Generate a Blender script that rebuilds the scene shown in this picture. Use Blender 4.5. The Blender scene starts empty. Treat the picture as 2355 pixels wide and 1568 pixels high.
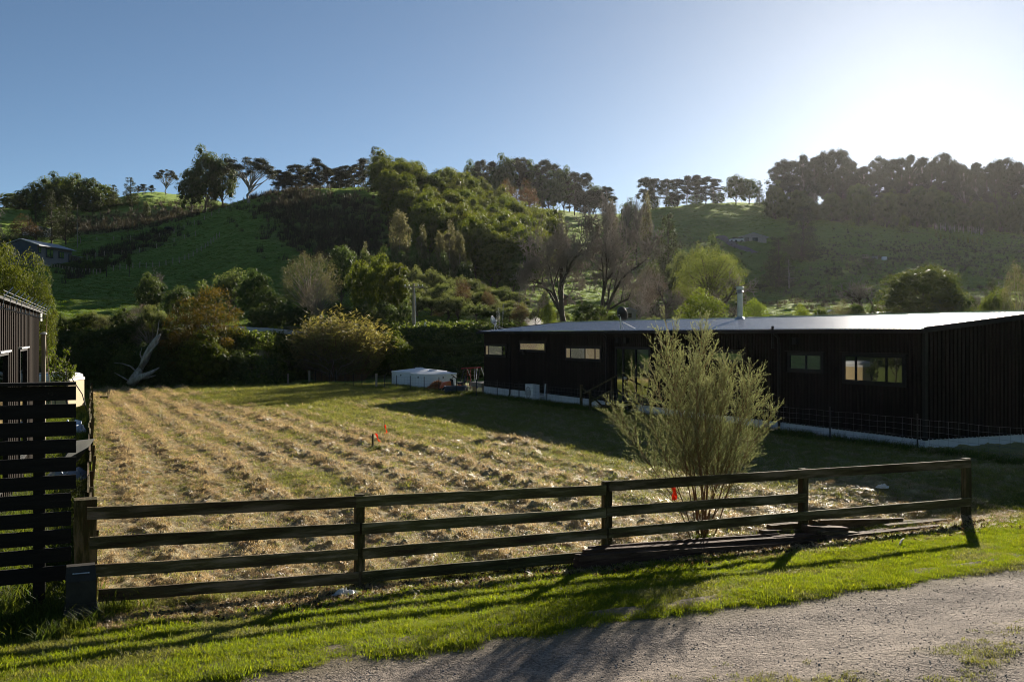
import bpy, math, random
import numpy as np
from mathutils import Vector, Matrix, Euler

# ------------------------------------------------------------------ camera, sky, sun, exposure
SC = bpy.context.scene
COL = SC.collection
F, CX, CY, H = 2289.0, 1177.0, 769.0, 3.06          # focal length, principal point and horizon in photo units, eye height
SUN_AZ, SUN_EL = math.radians(22.6), math.radians(15.4)
cam_data = bpy.data.cameras.new('camera')
cam = bpy.data.objects.new('camera', cam_data)
COL.objects.link(cam)
cam.location = (0, 0, H)
cam.rotation_euler = (math.radians(90), 0, 0)
cam_data.sensor_width = 36.0
cam_data.lens = 36.0 * F / 2354.0
cam_data.shift_y = -15.0 / 2354.0
cam_data.clip_start = 0.1
cam_data.clip_end = 4000
SC.camera = cam
world = bpy.data.worlds.new('World')
SC.world = world
world.use_nodes = True
wn = world.node_tree
wn.nodes.clear()
sky = wn.nodes.new('ShaderNodeTexSky')
sky.sky_type = 'NISHITA'
sky.sun_disc = False
sky.sun_elevation = SUN_EL
sky.sun_rotation = SUN_AZ
sky.altitude = 3500
sky.air_density = 0.8
sky.dust_density = 2.9
sky.ozone_density = 2.5
bg = wn.nodes.new('ShaderNodeBackground')
bg.inputs['Strength'].default_value = 0.05
wo = wn.nodes.new('ShaderNodeOutputWorld')
tint = wn.nodes.new('ShaderNodeMix'); tint.data_type = 'RGBA'; tint.blend_type = 'MULTIPLY'; tint.inputs['Factor'].default_value = 1.0
tint.inputs['B'].default_value = (0.98, 0.97, 0.86, 1)
wn.links.new(sky.outputs[0], tint.inputs['A'])
wn.links.new(tint.outputs['Result'], bg.inputs[0])
wn.links.new(bg.outputs[0], wo.inputs[0])
sun_data = bpy.data.lights.new('sun', 'SUN')
sun_data.energy = 5.0
sun_data.angle = math.radians(0.55)
sun_data.color = (1.0, 0.90, 0.76)
sun = bpy.data.objects.new('sun', sun_data)
COL.objects.link(sun)
sdir = Vector((math.sin(SUN_AZ) * math.cos(SUN_EL), math.cos(SUN_AZ) * math.cos(SUN_EL), math.sin(SUN_EL)))
sun.rotation_euler = sdir.to_track_quat('Z', 'Y').to_euler()
sun.location = (30, 60, 60)
SC.view_settings.view_transform = 'Standard'
SC.view_settings.look = 'None'
SC.view_settings.exposure = 1.3
SC.view_settings.gamma = 1.0
SC.view_settings.use_curve_mapping = False
SC.render.engine = 'CYCLES'
cy = SC.cycles
cy.max_bounces = 6
cy.diffuse_bounces = 3
cy.glossy_bounces = 3
cy.transmission_bounces = 3
cy.transparent_max_bounces = 6
cy.volume_bounces = 0
cy.caustics_reflective = False
cy.caustics_refractive = False
cy.use_denoising = True
cy.filter_width = 1.0
cy.sample_clamp_indirect = 6.0

rnd = random.Random(7)
rng = np.random.default_rng(11)

# ------------------------------------------------------------------ helpers
def W(x, y, Y):
    """photo point at depth Y -> world"""
    return Vector(((x - CX) * Y / F, Y, H - (y - CY) * Y / F))

def tag(o, label=None, cat=None, group=None, kind=None):
    if label: o['label'] = label
    if cat: o['category'] = cat
    if group: o['group'] = group
    if kind: o['kind'] = kind
    return o

def empty(name, loc, label=None, cat=None, group=None):
    o = bpy.data.objects.new(name, None)
    o.empty_display_size = 0.2
    o.location = loc
    COL.objects.link(o)
    return tag(o, label, cat, group)

def wloc(o):
    v = Vector((0, 0, 0))
    while o is not None:
        v += o.location
        o = o.parent
    return v

def mesh_np(name, V, Fq, mat=None, smooth=False):
    """V (n,3); Fq list of arrays (m,k) of equal k per array"""
    me = bpy.data.meshes.new(name)
    V = np.asarray(V, dtype=np.float32)
    if not isinstance(Fq, list): Fq = [Fq]
    Fq = [np.asarray(f, dtype=np.int32) for f in Fq if len(f)]
    loops = np.concatenate([f.ravel() for f in Fq])
    tot = np.concatenate([np.full(len(f), f.shape[1], dtype=np.int32) for f in Fq])
    start = np.concatenate([[0], np.cumsum(tot)[:-1]]).astype(np.int32)
    me.vertices.add(len(V)); me.vertices.foreach_set('co', V.ravel())
    me.loops.add(len(loops)); me.loops.foreach_set('vertex_index', loops)
    me.polygons.add(len(tot)); me.polygons.foreach_set('loop_start', start)
    me.polygons.foreach_set('loop_total', tot)
    if smooth: me.polygons.foreach_set('use_smooth', np.ones(len(tot), dtype=bool))
    me.update(calc_edges=True)
    if mat: me.materials.append(mat)
    return me

def link(name, me, parent=None, loc=None):
    o = bpy.data.objects.new(name, me)
    COL.objects.link(o)
    if parent is not None: o.parent = parent
    if loc is not None: o.location = loc
    return o

class MB:
    """collects shapes in world coordinates, builds ONE mesh object"""
    def __init__(s): s.v = []; s.f = {3: [], 4: []}; s.big = []; s.n = 0
    def add(s, V, faces):
        for f in faces:
            g = [i + s.n for i in f]
            if len(g) in (3, 4): s.f[len(g)].append(g)
            else: s.big.append(g)
        s.v.extend([tuple(p) for p in V]); s.n += len(V)
        return s
    def hexa(s, P):     # 8 corners: bottom 4 ccw, top 4
        return s.add(P, [(3, 2, 1, 0), (4, 5, 6, 7), (0, 1, 5, 4), (1, 2, 6, 5), (2, 3, 7, 6), (3, 0, 4, 7)])
    def box(s, c, size, ax=None, ay=None, az=None):
        ax = Vector(ax or (1, 0, 0)); ay = Vector(ay or (0, 1, 0)); az = Vector(az or (0, 0, 1))
        c = Vector(c); a, b, h = ax * size[0] / 2, ay * size[1] / 2, az * size[2] / 2
        return s.hexa([c - a - b - h, c + a - b - h, c + a + b - h, c - a + b - h, c - a - b + h, c + a - b + h, c + a + b + h, c - a + b + h])
    def beam(s, p, q, w, h, up=(0, 0, 1), n=1, jit=0.0, seed=0):
        """board from p to q; w across, h along up; n segments with slight waviness"""
        p = Vector(p); q = Vector(q); d = (q - p).normalized(); side = d.cross(Vector(up)).normalized(); u = side.cross(d).normalized()
        r = random.Random(seed); V = []
        for i in range(n + 1):
            c = p.lerp(q, i / n) + u * r.uniform(-jit, jit) + side * r.uniform(-jit, jit)
            for a, b in ((-1, -1), (1, -1), (1, 1), (-1, 1)): V.append(c + side * (a * w / 2) + u * (b * h / 2))
        fs = [(0, 1, 2, 3), tuple(4 * n + k for k in (3, 2, 1, 0))]
        for i in range(n):
            for k in range(4): fs.append((4 * i + k, 4 * i + 4 + k, 4 * i + 4 + (k + 1) % 4, 4 * i + (k + 1) % 4))
        return s.add(V, fs)
    def tube(s, pts, rad, sides=6, cap=True):
        pts = [Vector(p) for p in pts]; n = len(pts)
        if not hasattr(rad, '__len__'): rad = [rad] * n
        V = []; ref = Vector((0.31, 0.2, 0.93))
        for i, p in enumerate(pts):
            d = (pts[min(i + 1, n - 1)] - pts[max(i - 1, 0)]).normalized()
            a = d.cross(ref)
            if a.length < 1e-3: a = d.cross(Vector((1, 0, 0)))
            a.normalize(); b = d.cross(a)
            for k in range(sides):
                t = 2 * math.pi * k / sides
                V.append(p + (a * math.cos(t) + b * math.sin(t)) * rad[i])
        fs = []
        for i in range(n - 1):
            for k in range(sides):
                k2 = (k + 1) % sides
                fs.append((i * sides + k, i * sides + k2, (i + 1) * sides + k2, (i + 1) * sides + k))
        if cap:
            fs.append(tuple(range(sides - 1, -1, -1))); fs.append(tuple((n - 1) * sides + k for k in range(sides)))
        return s.add(V, fs)
    def lathe(s, c, prof, sides=24, axis=(0, 0, 1)):
        az = Vector(axis).normalized(); ax = az.orthogonal().normalized(); ay = az.cross(ax); c = Vector(c); V = []
        for r, z in prof:
            for k in range(sides):
                t = 2 * math.pi * k / sides
                V.append(c + ax * (r * math.cos(t)) + ay * (r * math.sin(t)) + az * z)
        fs = []
        for i in range(len(prof) - 1):
            for k in range(sides):
                k2 = (k + 1) % sides
                fs.append((i * sides + k, i * sides + k2, (i + 1) * sides + k2, (i + 1) * sides + k))
        fs.append(tuple(range(sides - 1, -1, -1))); fs.append(tuple((len(prof) - 1) * sides + k for k in range(sides)))
        return s.add(V, fs)
    def build(s, name, mat, parent=None, origin=None, smooth=False, label=None):
        o = Vector(origin) if origin is not None else wloc(parent)
        me = bpy.data.meshes.new(name)
        me.from_pydata([tuple(Vector(p) - o) for p in s.v], [], s.f[3] + s.f[4] + s.big)
        me.materials.append(mat)
        if smooth:
            me.polygons.foreach_set('use_smooth', np.ones(len(me.polygons), dtype=bool))
        me.update()
        ob = link(name, me, parent)
        if origin is not None and parent is None: ob.location = o
        elif origin is not None: ob.location = o - wloc(parent)
        if label: ob['label'] = label
        return ob

def thing1(mb, name, mat, origin, label, cat, group=None, smooth=False):
    """a thing that is one mesh"""
    o = mb.build(name, mat, None, origin, smooth)
    return tag(o, label, cat, group)

# ------------------------------------------------------------------ materials
def nd(nt, t, **kw):
    n = nt.nodes.new(t)
    for k, v in kw.items(): setattr(n, k, v)
    return n

def mk(name, c1, c2=None, scale=3.0, rough=0.8, metal=0.0, spec=0.3, bump=0.0, bscale=20.0, transl=0.0, tcol=None,
       stretch=None, rand=0.0, c3=None, detail=4.0, lo=0.35, hi=0.65, world_co=False, coat=0.0, sheen=0.0):
    m = bpy.data.materials.new(name); m.use_nodes = True
    nt = m.node_tree; nt.nodes.clear(); L = nt.links.new
    out = nd(nt, 'ShaderNodeOutputMaterial'); b = nd(nt, 'ShaderNodeBsdfPrincipled')
    b.inputs['Roughness'].default_value = rough; b.inputs['Metallic'].default_value = metal
    b.inputs['Specular IOR Level'].default_value = spec
    if coat: b.inputs['Coat Weight'].default_value = coat
    if sheen: b.inputs['Sheen Weight'].default_value = sheen
    if world_co:
        g = nd(nt, 'ShaderNodeNewGeometry'); co = g.outputs['Position']
    else:
        g = nd(nt, 'ShaderNodeTexCoord'); co = g.outputs['Object']
    if stretch:
        mp = nd(nt, 'ShaderNodeMapping'); mp.inputs['Scale'].default_value = stretch; L(co, mp.inputs['Vector']); co = mp.outputs[0]
    col = None
    if c2 is not None:
        n = nd(nt, 'ShaderNodeTexNoise'); n.inputs['Scale'].default_value = scale; n.inputs['Detail'].default_value = detail
        n.inputs['Roughness'].default_value = 0.62
        L(co, n.inputs['Vector'])
        r = nd(nt, 'ShaderNodeValToRGB'); e = r.color_ramp.elements
        e[0].position = lo; e[1].position = hi
        e[0].color = (*c1, 1); e[1].color = (*c2, 1)
        if c3 is not None:
            x = e.new((lo + hi) / 2); x.color = (*c3, 1)
        L(n.outputs['Fac'], r.inputs[0]); col = r.outputs[0]
    if rand:
        oi = nd(nt, 'ShaderNodeObjectInfo')
        hsv = nd(nt, 'ShaderNodeHueSaturation')
        mr = nd(nt, 'ShaderNodeMapRange'); mr.inputs['To Min'].default_value = 1 - rand; mr.inputs['To Max'].default_value = 1 + rand
        L(oi.outputs['Random'], mr.inputs['Value']); L(mr.outputs[0], hsv.inputs['Value'])
        mr2 = nd(nt, 'ShaderNodeMapRange'); mr2.inputs['To Min'].default_value = 0.5 - rand * 0.09; mr2.inputs['To Max'].default_value = 0.5 + rand * 0.06
        mu = nd(nt, 'ShaderNodeMath', operation='MULTIPLY'); mu.inputs[1].default_value = 7.31
        fr = nd(nt, 'ShaderNodeMath', operation='FRACT')
        L(oi.outputs['Random'], mu.inputs[0]); L(mu.outputs[0], fr.inputs[0]); L(fr.outputs[0], mr2.inputs['Value']); L(mr2.outputs[0], hsv.inputs['Hue'])
        if col is not None: L(col, hsv.inputs['Color'])
        else: hsv.inputs['Color'].default_value = (*c1, 1)
        col = hsv.outputs[0]
    if col is not None: L(col, b.inputs['Base Color'])
    else: b.inputs['Base Color'].default_value = (*c1, 1)
    if bump:
        n2 = nd(nt, 'ShaderNodeTexNoise'); n2.inputs['Scale'].default_value = bscale; n2.inputs['Detail'].default_value = 5
        L(co, n2.inputs['Vector'])
        bm = nd(nt, 'ShaderNodeBump'); bm.inputs['Strength'].default_value = bump; bm.inputs['Distance'].default_value = 0.05
        L(n2.outputs['Fac'], bm.inputs['Height']); L(bm.outputs[0], b.inputs['Normal'])
    last = b.outputs[0]
    if transl:
        t = nd(nt, 'ShaderNodeBsdfTranslucent')
        if tcol is not None and col is not None:
            mx = nd(nt, 'ShaderNodeMix', data_type='RGBA', blend_type='MULTIPLY'); mx.inputs['Factor'].default_value = 1
            L(col, mx.inputs['A']); mx.inputs['B'].default_value = (*tcol, 1); L(mx.outputs['Result'], t.inputs['Color'])
        elif tcol is not None: t.inputs['Color'].default_value = tuple(a * k for a, k in zip(c1, tcol)) + (1,)
        elif col is not None: L(col, t.inputs['Color'])
        else: t.inputs['Color'].default_value = (*c1, 1)
        ms = nd(nt, 'ShaderNodeMixShader'); ms.inputs[0].default_value = transl
        L(last, ms.inputs[1]); L(t.outputs[0], ms.inputs[2]); last = ms.outputs[0]
    L(last, out.inputs['Surface'])
    return m

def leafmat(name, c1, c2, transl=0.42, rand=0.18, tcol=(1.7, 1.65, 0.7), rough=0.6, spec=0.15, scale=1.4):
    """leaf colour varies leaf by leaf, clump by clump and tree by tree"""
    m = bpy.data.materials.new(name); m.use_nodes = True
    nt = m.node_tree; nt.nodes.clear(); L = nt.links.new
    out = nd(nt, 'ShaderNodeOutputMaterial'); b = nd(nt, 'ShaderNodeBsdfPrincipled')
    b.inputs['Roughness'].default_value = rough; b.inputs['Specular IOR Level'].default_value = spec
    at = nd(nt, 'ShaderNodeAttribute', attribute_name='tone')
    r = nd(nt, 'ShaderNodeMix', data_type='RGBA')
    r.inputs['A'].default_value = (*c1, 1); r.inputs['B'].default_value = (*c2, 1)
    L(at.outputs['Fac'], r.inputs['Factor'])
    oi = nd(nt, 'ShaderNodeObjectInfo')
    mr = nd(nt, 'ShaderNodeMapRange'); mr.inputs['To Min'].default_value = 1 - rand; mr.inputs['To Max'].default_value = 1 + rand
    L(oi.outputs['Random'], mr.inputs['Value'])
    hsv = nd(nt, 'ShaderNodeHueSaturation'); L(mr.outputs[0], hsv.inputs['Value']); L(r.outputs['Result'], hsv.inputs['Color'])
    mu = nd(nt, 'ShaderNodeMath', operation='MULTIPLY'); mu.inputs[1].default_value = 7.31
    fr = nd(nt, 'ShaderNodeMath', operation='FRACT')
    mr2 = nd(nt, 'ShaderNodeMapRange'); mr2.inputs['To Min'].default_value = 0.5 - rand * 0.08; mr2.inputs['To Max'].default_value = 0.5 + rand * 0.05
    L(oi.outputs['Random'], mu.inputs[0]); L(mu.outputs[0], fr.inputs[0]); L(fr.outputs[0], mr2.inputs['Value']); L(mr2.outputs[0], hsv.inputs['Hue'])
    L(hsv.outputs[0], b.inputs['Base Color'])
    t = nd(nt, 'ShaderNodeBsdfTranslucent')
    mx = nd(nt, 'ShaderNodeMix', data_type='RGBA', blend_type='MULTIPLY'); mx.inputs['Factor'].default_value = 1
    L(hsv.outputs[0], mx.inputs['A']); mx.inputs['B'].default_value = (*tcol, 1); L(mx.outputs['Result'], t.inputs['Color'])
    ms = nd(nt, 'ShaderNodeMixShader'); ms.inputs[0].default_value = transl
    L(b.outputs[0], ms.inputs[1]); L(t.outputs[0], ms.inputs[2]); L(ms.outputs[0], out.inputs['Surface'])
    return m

M = {}
M['rail'] = mk('weathered_rail', (0.060, 0.040, 0.022), (0.25, 0.195, 0.12), 2.2, 0.9, spec=0.1, bump=0.5, bscale=30, stretch=(0.6, 0.6, 5), c3=(0.10, 0.085, 0.035), detail=8, rand=0.25)
M['post'] = mk('weathered_post', (0.06, 0.04, 0.02), (0.19, 0.145, 0.08), 3, 0.9, spec=0.1, bump=0.5, bscale=25, stretch=(4, 4, 0.6), c3=(0.06, 0.055, 0.02), detail=8, rand=0.2)
M['timber'] = mk('old_timber', (0.045, 0.027, 0.015), (0.15, 0.10, 0.06), 2.5, 0.9, spec=0.1, bump=0.5, bscale=30, stretch=(0.7, 0.7, 4), detail=8, rand=0.3)
M['black_board'] = mk('black_stained_board', (0.007, 0.0065, 0.006), (0.014, 0.012, 0.011), 4, 0.75, bump=0.3, bscale=40, stretch=(0.5, 0.5, 5), spec=0.2)
M['clad'] = mk('dark_brown_cladding', (0.005, 0.0042, 0.0036), (0.012, 0.0085, 0.006), 1.6, 0.8, bump=0.25, bscale=30, stretch=(5, 5, 0.5), spec=0.06, rand=0.3)
M['clad_left'] = mk('brown_ribbed_cladding', (0.010, 0.007, 0.0045), (0.026, 0.017, 0.010), 1.6, 0.85, spec=0.08, bump=0.2, bscale=30, stretch=(5, 5, 0.5), rand=0.25)
M['dark_trim'] = mk('dark_trim', (0.006, 0.006, 0.0065), (0.010, 0.010, 0.011), 3, 0.6, spec=0.12)
M['backing'] = mk('dark_backing', (0.003, 0.003, 0.003), None, rough=0.9, spec=0.02)
M['plinth'] = mk('pale_plinth', (0.52, 0.53, 0.54), (0.66, 0.66, 0.66), 1.2, 0.7, bump=0.15, bscale=15, detail=8)
M['roof'] = mk('dark_metal_roof', (0.60, 0.62, 0.65), (0.70, 0.72, 0.75), 0.8, 0.27, metal=0.9, spec=0.5)
M['flue'] = mk('stainless_flue', (0.40, 0.40, 0.40), (0.5, 0.5, 0.5), 4, 0.35, metal=0.6)
M['white_paint'] = mk('white_paint', (0.70, 0.71, 0.72), (0.80, 0.80, 0.79), 2, 0.5, detail=6)
M['pale_metal'] = mk('galvanised_steel', (0.42, 0.44, 0.45), (0.56, 0.57, 0.58), 5, 0.45, metal=0.5)
M['grey_plastic'] = mk('charcoal_plastic', (0.028, 0.025, 0.022), (0.050, 0.045, 0.038), 6, 0.65, spec=0.2)
M['orange_tape'] = mk('orange_tape', (0.85, 0.10, 0.03), None, rough=0.5, transl=0.5, tcol=(1.1, 1.5, 1.5))
M['white_plastic'] = mk('crumpled_white_plastic', (0.70, 0.70, 0.68), (0.82, 0.82, 0.80), 6, 0.4, transl=0.3)
M['tank'] = mk('white_tank_plastic', (0.66, 0.68, 0.70), (0.74, 0.75, 0.76), 0.9, 0.5, bump=0.05, bscale=6)
M['beige'] = mk('beige_panel', (0.55, 0.42, 0.22), (0.62, 0.48, 0.26), 1.5, 0.6)
M['red_steel'] = mk('red_steel', (0.36, 0.03, 0.03), (0.45, 0.05, 0.05), 5, 0.5)
M['dark_steel'] = mk('dark_steel', (0.02, 0.02, 0.022), (0.04, 0.038, 0.036), 6, 0.5, metal=0.3)
M['blue_plastic'] = mk('blue_plastic', (0.01, 0.05, 0.28), None, rough=0.45)
M['navy'] = mk('navy_tarp', (0.012, 0.022, 0.045), (0.03, 0.05, 0.09), 3, 0.45, bump=0.3, bscale=8)
M['orange_paint'] = mk('orange_paint', (0.75, 0.12, 0.015), None, rough=0.35, coat=0.4)
M['black_rubber'] = mk('black_rubber', (0.012, 0.012, 0.012), (0.02, 0.02, 0.02), 8, 0.7)
M['deck'] = mk('weathered_deck', (0.22, 0.19, 0.15), (0.34, 0.30, 0.25), 3, 0.8, stretch=(0.6, 5, 5))
M['pale_pole'] = mk('pale_timber_pole', (0.24, 0.20, 0.14), (0.36, 0.30, 0.22), 3, 0.8, stretch=(5, 5, 0.5))
M['wire'] = mk('fence_wire', (0.16, 0.16, 0.16), None, rough=0.5, metal=0.6)
M['guard'] = mk('galvanised_guard_rail', (0.46, 0.48, 0.50), (0.60, 0.62, 0.64), 1.5, 0.42, metal=0.3)
M['deadwood'] = mk('silver_deadwood', (0.20, 0.18, 0.165), (0.42, 0.40, 0.37), 3, 0.85, bump=0.6, bscale=8, stretch=(3, 3, 0.6), detail=8)
M['bark'] = mk('grey_brown_bark', (0.045, 0.035, 0.026), (0.10, 0.08, 0.062), 3, 0.9, bump=0.5, bscale=10)
M['bark_pale'] = mk('pale_gum_bark', (0.16, 0.14, 0.115), (0.34, 0.31, 0.27), 2, 0.8)
M['twig'] = mk('bare_twig_bark', (0.22, 0.19, 0.165), (0.42, 0.37, 0.33), 3, 0.9, transl=0.35)
M['stem'] = mk('reddish_stem', (0.13, 0.07, 0.03), (0.22, 0.13, 0.06), 9, 0.8)
M['house_blue'] = mk('blue_grey_weatherboard', (0.022, 0.040, 0.068), (0.032, 0.055, 0.088), 1, 0.7)
M['house_brick'] = mk('pale_grey_brick', (0.20, 0.19, 0.18), (0.36, 0.33, 0.31), 7, 0.85, stretch=(1, 1, 3), detail=8, bump=0.3, bscale=6)
M['house_white'] = mk('pale_render', (0.45, 0.44, 0.43), (0.54, 0.53, 0.51), 1, 0.8)
M['iron_roof'] = mk('grey_iron_roof', (0.20, 0.22, 0.25), (0.30, 0.32, 0.35), 1.2, 0.45, metal=0.3)
M['green_tank'] = mk('green_tank_plastic', (0.10, 0.19, 0.13), (0.13, 0.23, 0.16), 2, 0.6)
M['cow'] = mk('black_hide', (0.012, 0.011, 0.010), (0.02, 0.018, 0.016), 6, 0.7)
M['rust_straw'] = mk('red_brown_straw', (0.20, 0.09, 0.035), (0.36, 0.20, 0.09), 6, 0.9, transl=0.35, tcol=(1.5, 1.3, 1.0))
M['asphalt'] = mk('pale_track_gravel', (0.10, 0.095, 0.09), (0.17, 0.16, 0.15), 2.0, 0.9, world_co=True)
M['clay'] = mk('brick_red_clay', (0.20, 0.09, 0.06), (0.28, 0.14, 0.10), 8, 0.85)
M['panel_grey'] = mk('grey_panel', (0.18, 0.19, 0.18), (0.26, 0.27, 0.25), 3, 0.7)
# glass: mirrors the field and the hillside over a dim room
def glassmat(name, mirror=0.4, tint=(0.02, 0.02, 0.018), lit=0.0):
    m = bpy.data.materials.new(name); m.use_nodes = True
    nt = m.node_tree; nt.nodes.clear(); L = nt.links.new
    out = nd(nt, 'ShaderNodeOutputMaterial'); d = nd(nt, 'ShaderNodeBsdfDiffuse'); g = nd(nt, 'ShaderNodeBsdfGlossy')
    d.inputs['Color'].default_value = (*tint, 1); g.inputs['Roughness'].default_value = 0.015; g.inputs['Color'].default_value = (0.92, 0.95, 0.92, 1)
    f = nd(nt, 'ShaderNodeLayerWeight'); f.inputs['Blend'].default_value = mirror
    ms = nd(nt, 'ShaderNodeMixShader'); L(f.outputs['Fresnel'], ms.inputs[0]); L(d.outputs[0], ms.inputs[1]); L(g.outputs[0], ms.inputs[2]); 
    if lit:      # glow added to the pane in place of daylight in the room
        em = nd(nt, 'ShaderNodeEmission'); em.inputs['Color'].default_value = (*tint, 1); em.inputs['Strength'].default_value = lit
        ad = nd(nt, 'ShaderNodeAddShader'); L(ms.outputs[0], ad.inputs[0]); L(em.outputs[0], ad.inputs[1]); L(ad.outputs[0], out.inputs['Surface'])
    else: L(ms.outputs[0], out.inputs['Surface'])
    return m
M['glass'] = glassmat('window_glass', 0.25)
M['glow_pane'] = glassmat('room_glow_pane', 0.2, (0.78, 0.62, 0.38), 0.075)  # beige tone and added emission stand in for a daylit room, no real blind
M['glow_pane_grey'] = glassmat('grey_room_glow_pane', 0.2, (0.52, 0.52, 0.40), 0.05)  # greyer pane, same added room glow
# foliage
M['lf_wattle'] = leafmat('wattle_leaf', (0.035, 0.058, 0.013), (0.14, 0.165, 0.022), transl=0.4)
M['lf_dark'] = leafmat('dark_evergreen_leaf', (0.032, 0.052, 0.020), (0.085, 0.12, 0.034), transl=0.34)
M['lf_mid'] = leafmat('mid_green_leaf', (0.040, 0.066, 0.017), (0.11, 0.145, 0.03), transl=0.4)
M['lf_gum'] = leafmat('gum_leaf', (0.032, 0.040, 0.024), (0.07, 0.076, 0.040), transl=0.28, tcol=(1.3, 1.2, 0.8))
M['lf_pine'] = leafmat('pine_needle', (0.022, 0.034, 0.014), (0.06, 0.072, 0.024), transl=0.25)
M['lf_orange'] = leafmat('orange_tipped_leaf', (0.020, 0.032, 0.010), (0.17, 0.11, 0.018), tcol=(1.7, 1.4, 0.5))
M['lf_grey'] = leafmat('grey_green_leaf', (0.07, 0.075, 0.045), (0.19, 0.18, 0.11), tcol=(1.4, 1.35, 0.8))
M['lf_kanuka'] = leafmat('olive_bush_leaf', (0.035, 0.052, 0.020), (0.21, 0.225, 0.085), tcol=(1.4, 1.5, 0.8))
M['lf_willow'] = leafmat('yellow_willow_leaf', (0.10, 0.12, 0.030), (0.21, 0.22, 0.065), transl=0.5, tcol=(1.45, 1.5, 0.8))
M['lf_lime'] = leafmat('lime_leaf', (0.075, 0.11, 0.018), (0.14, 0.18, 0.03), transl=0.5)
M['lf_shrub'] = leafmat('fine_olive_leaf', (0.08, 0.10, 0.045), (0.33, 0.33, 0.20), transl=0.5, tcol=(1.35, 1.4, 0.9), rand=0.05)
M['lf_reed'] = leafmat('reed_blade', (0.06, 0.075, 0.028), (0.22, 0.205, 0.085), transl=0.45, tcol=(1.5, 1.35, 0.7))
M['lf_rust'] = leafmat('rusty_leaf', (0.05, 0.038, 0.025), (0.10, 0.070, 0.043), tcol=(1.4, 1.2, 0.7))
M['lf_twiggy'] = leafmat('budding_twig', (0.11, 0.088, 0.068), (0.24, 0.20, 0.155), transl=0.2, tcol=(1.2, 1.1, 0.9))
M['plume'] = leafmat('pampas_plume', (0.45, 0.42, 0.36), (0.6, 0.57, 0.5), transl=0.4, tcol=(1.1, 1.1, 1.0))
M['gr_verge'] = leafmat('mown_grass_blade', (0.085, 0.125, 0.010), (0.19, 0.225, 0.020), transl=0.62, tcol=(1.8, 1.75, 0.6), rand=0.22)
M['gr_hay'] = leafmat('cut_hay_strand', (0.25, 0.19, 0.105), (0.60, 0.48, 0.30), transl=0.5, tcol=(1.3, 1.2, 0.9), rough=0.4, spec=0.5, rand=0.25)
M['gr_haygreen'] = leafmat('cut_grass_strand', (0.12, 0.14, 0.035), (0.32, 0.31, 0.10), transl=0.5, tcol=(1.4, 1.4, 0.75), rand=0.25)
M['gr_tall'] = leafmat('rank_grass_blade', (0.035, 0.065, 0.012), (0.12, 0.15, 0.03), transl=0.5, tcol=(1.7, 1.6, 0.65), rand=0.25)
M['gr_hill'] = leafmat('pasture_blade', (0.045, 0.085, 0.010), (0.095, 0.14, 0.018), transl=0.5, tcol=(1.8, 1.75, 0.6), rand=0.25)
M['gr_dry'] = leafmat('dry_scrub_stalk', (0.036, 0.036, 0.022), (0.082, 0.074, 0.046), transl=0.3, tcol=(1.3, 1.15, 0.8), rand=0.25)
# ------------------------------------------------------------------ noise and terrain
def _hash(i, j, seed):
    n = (i.astype(np.int64) * 374761393 + j.astype(np.int64) * 668265263 + seed * 974634777) & 0x7fffffff
    n = ((n ^ (n >> 13)) * 1274126177) & 0x7fffffff
    return ((n ^ (n >> 16)) & 0xffff) / 65535.0

def vn(x, y, seed=0):
    x = np.asarray(x, dtype=np.float64); y = np.asarray(y, dtype=np.float64)
    i = np.floor(x); j = np.floor(y); fx = x - i; fy = y - j
    fx = fx * fx * (3 - 2 * fx); fy = fy * fy * (3 - 2 * fy)
    a = _hash(i, j, seed); b = _hash(i + 1, j, seed); c = _hash(i, j + 1, seed); d = _hash(i + 1, j + 1, seed)
    return (a + (b - a) * fx) * (1 - fy) + (c + (d - c) * fx) * fy

def fbm(x, y, seed=0, o=4, g=0.5):
    s = 0.0; amp = 1.0; t = 0.0
    for k in range(o):
        s = s + amp * vn(x * 2 ** k + 17.3 * k, y * 2 ** k - 9.1 * k, seed + k); t += amp; amp *= g
    return s / t

def sst(a, b, x):
    t = np.clip((x - a) / (b - a), 0, 1); return t * t * (3 - 2 * t)

TH = math.radians(24.3)
DV = Vector((-math.sin(TH), math.cos(TH), 0)); EV = Vector((math.cos(TH), math.sin(TH), 0)); UP = Vector((0, 0, 1))
F0 = Vector((-1.84, 12.0, 0))
def AQ(a, q, z=0.0): return F0 + EV * a + DV * q + UP * z       # a along the rail fence, q away from it into the field
def to_aq(x, y):
    rx = x - F0.x; ry = y - F0.y
    return rx * EV.x + ry * EV.y, rx * DV.x + ry * DV.y
def a_left(q): return -2.95 + 0.0244 * q

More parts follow.
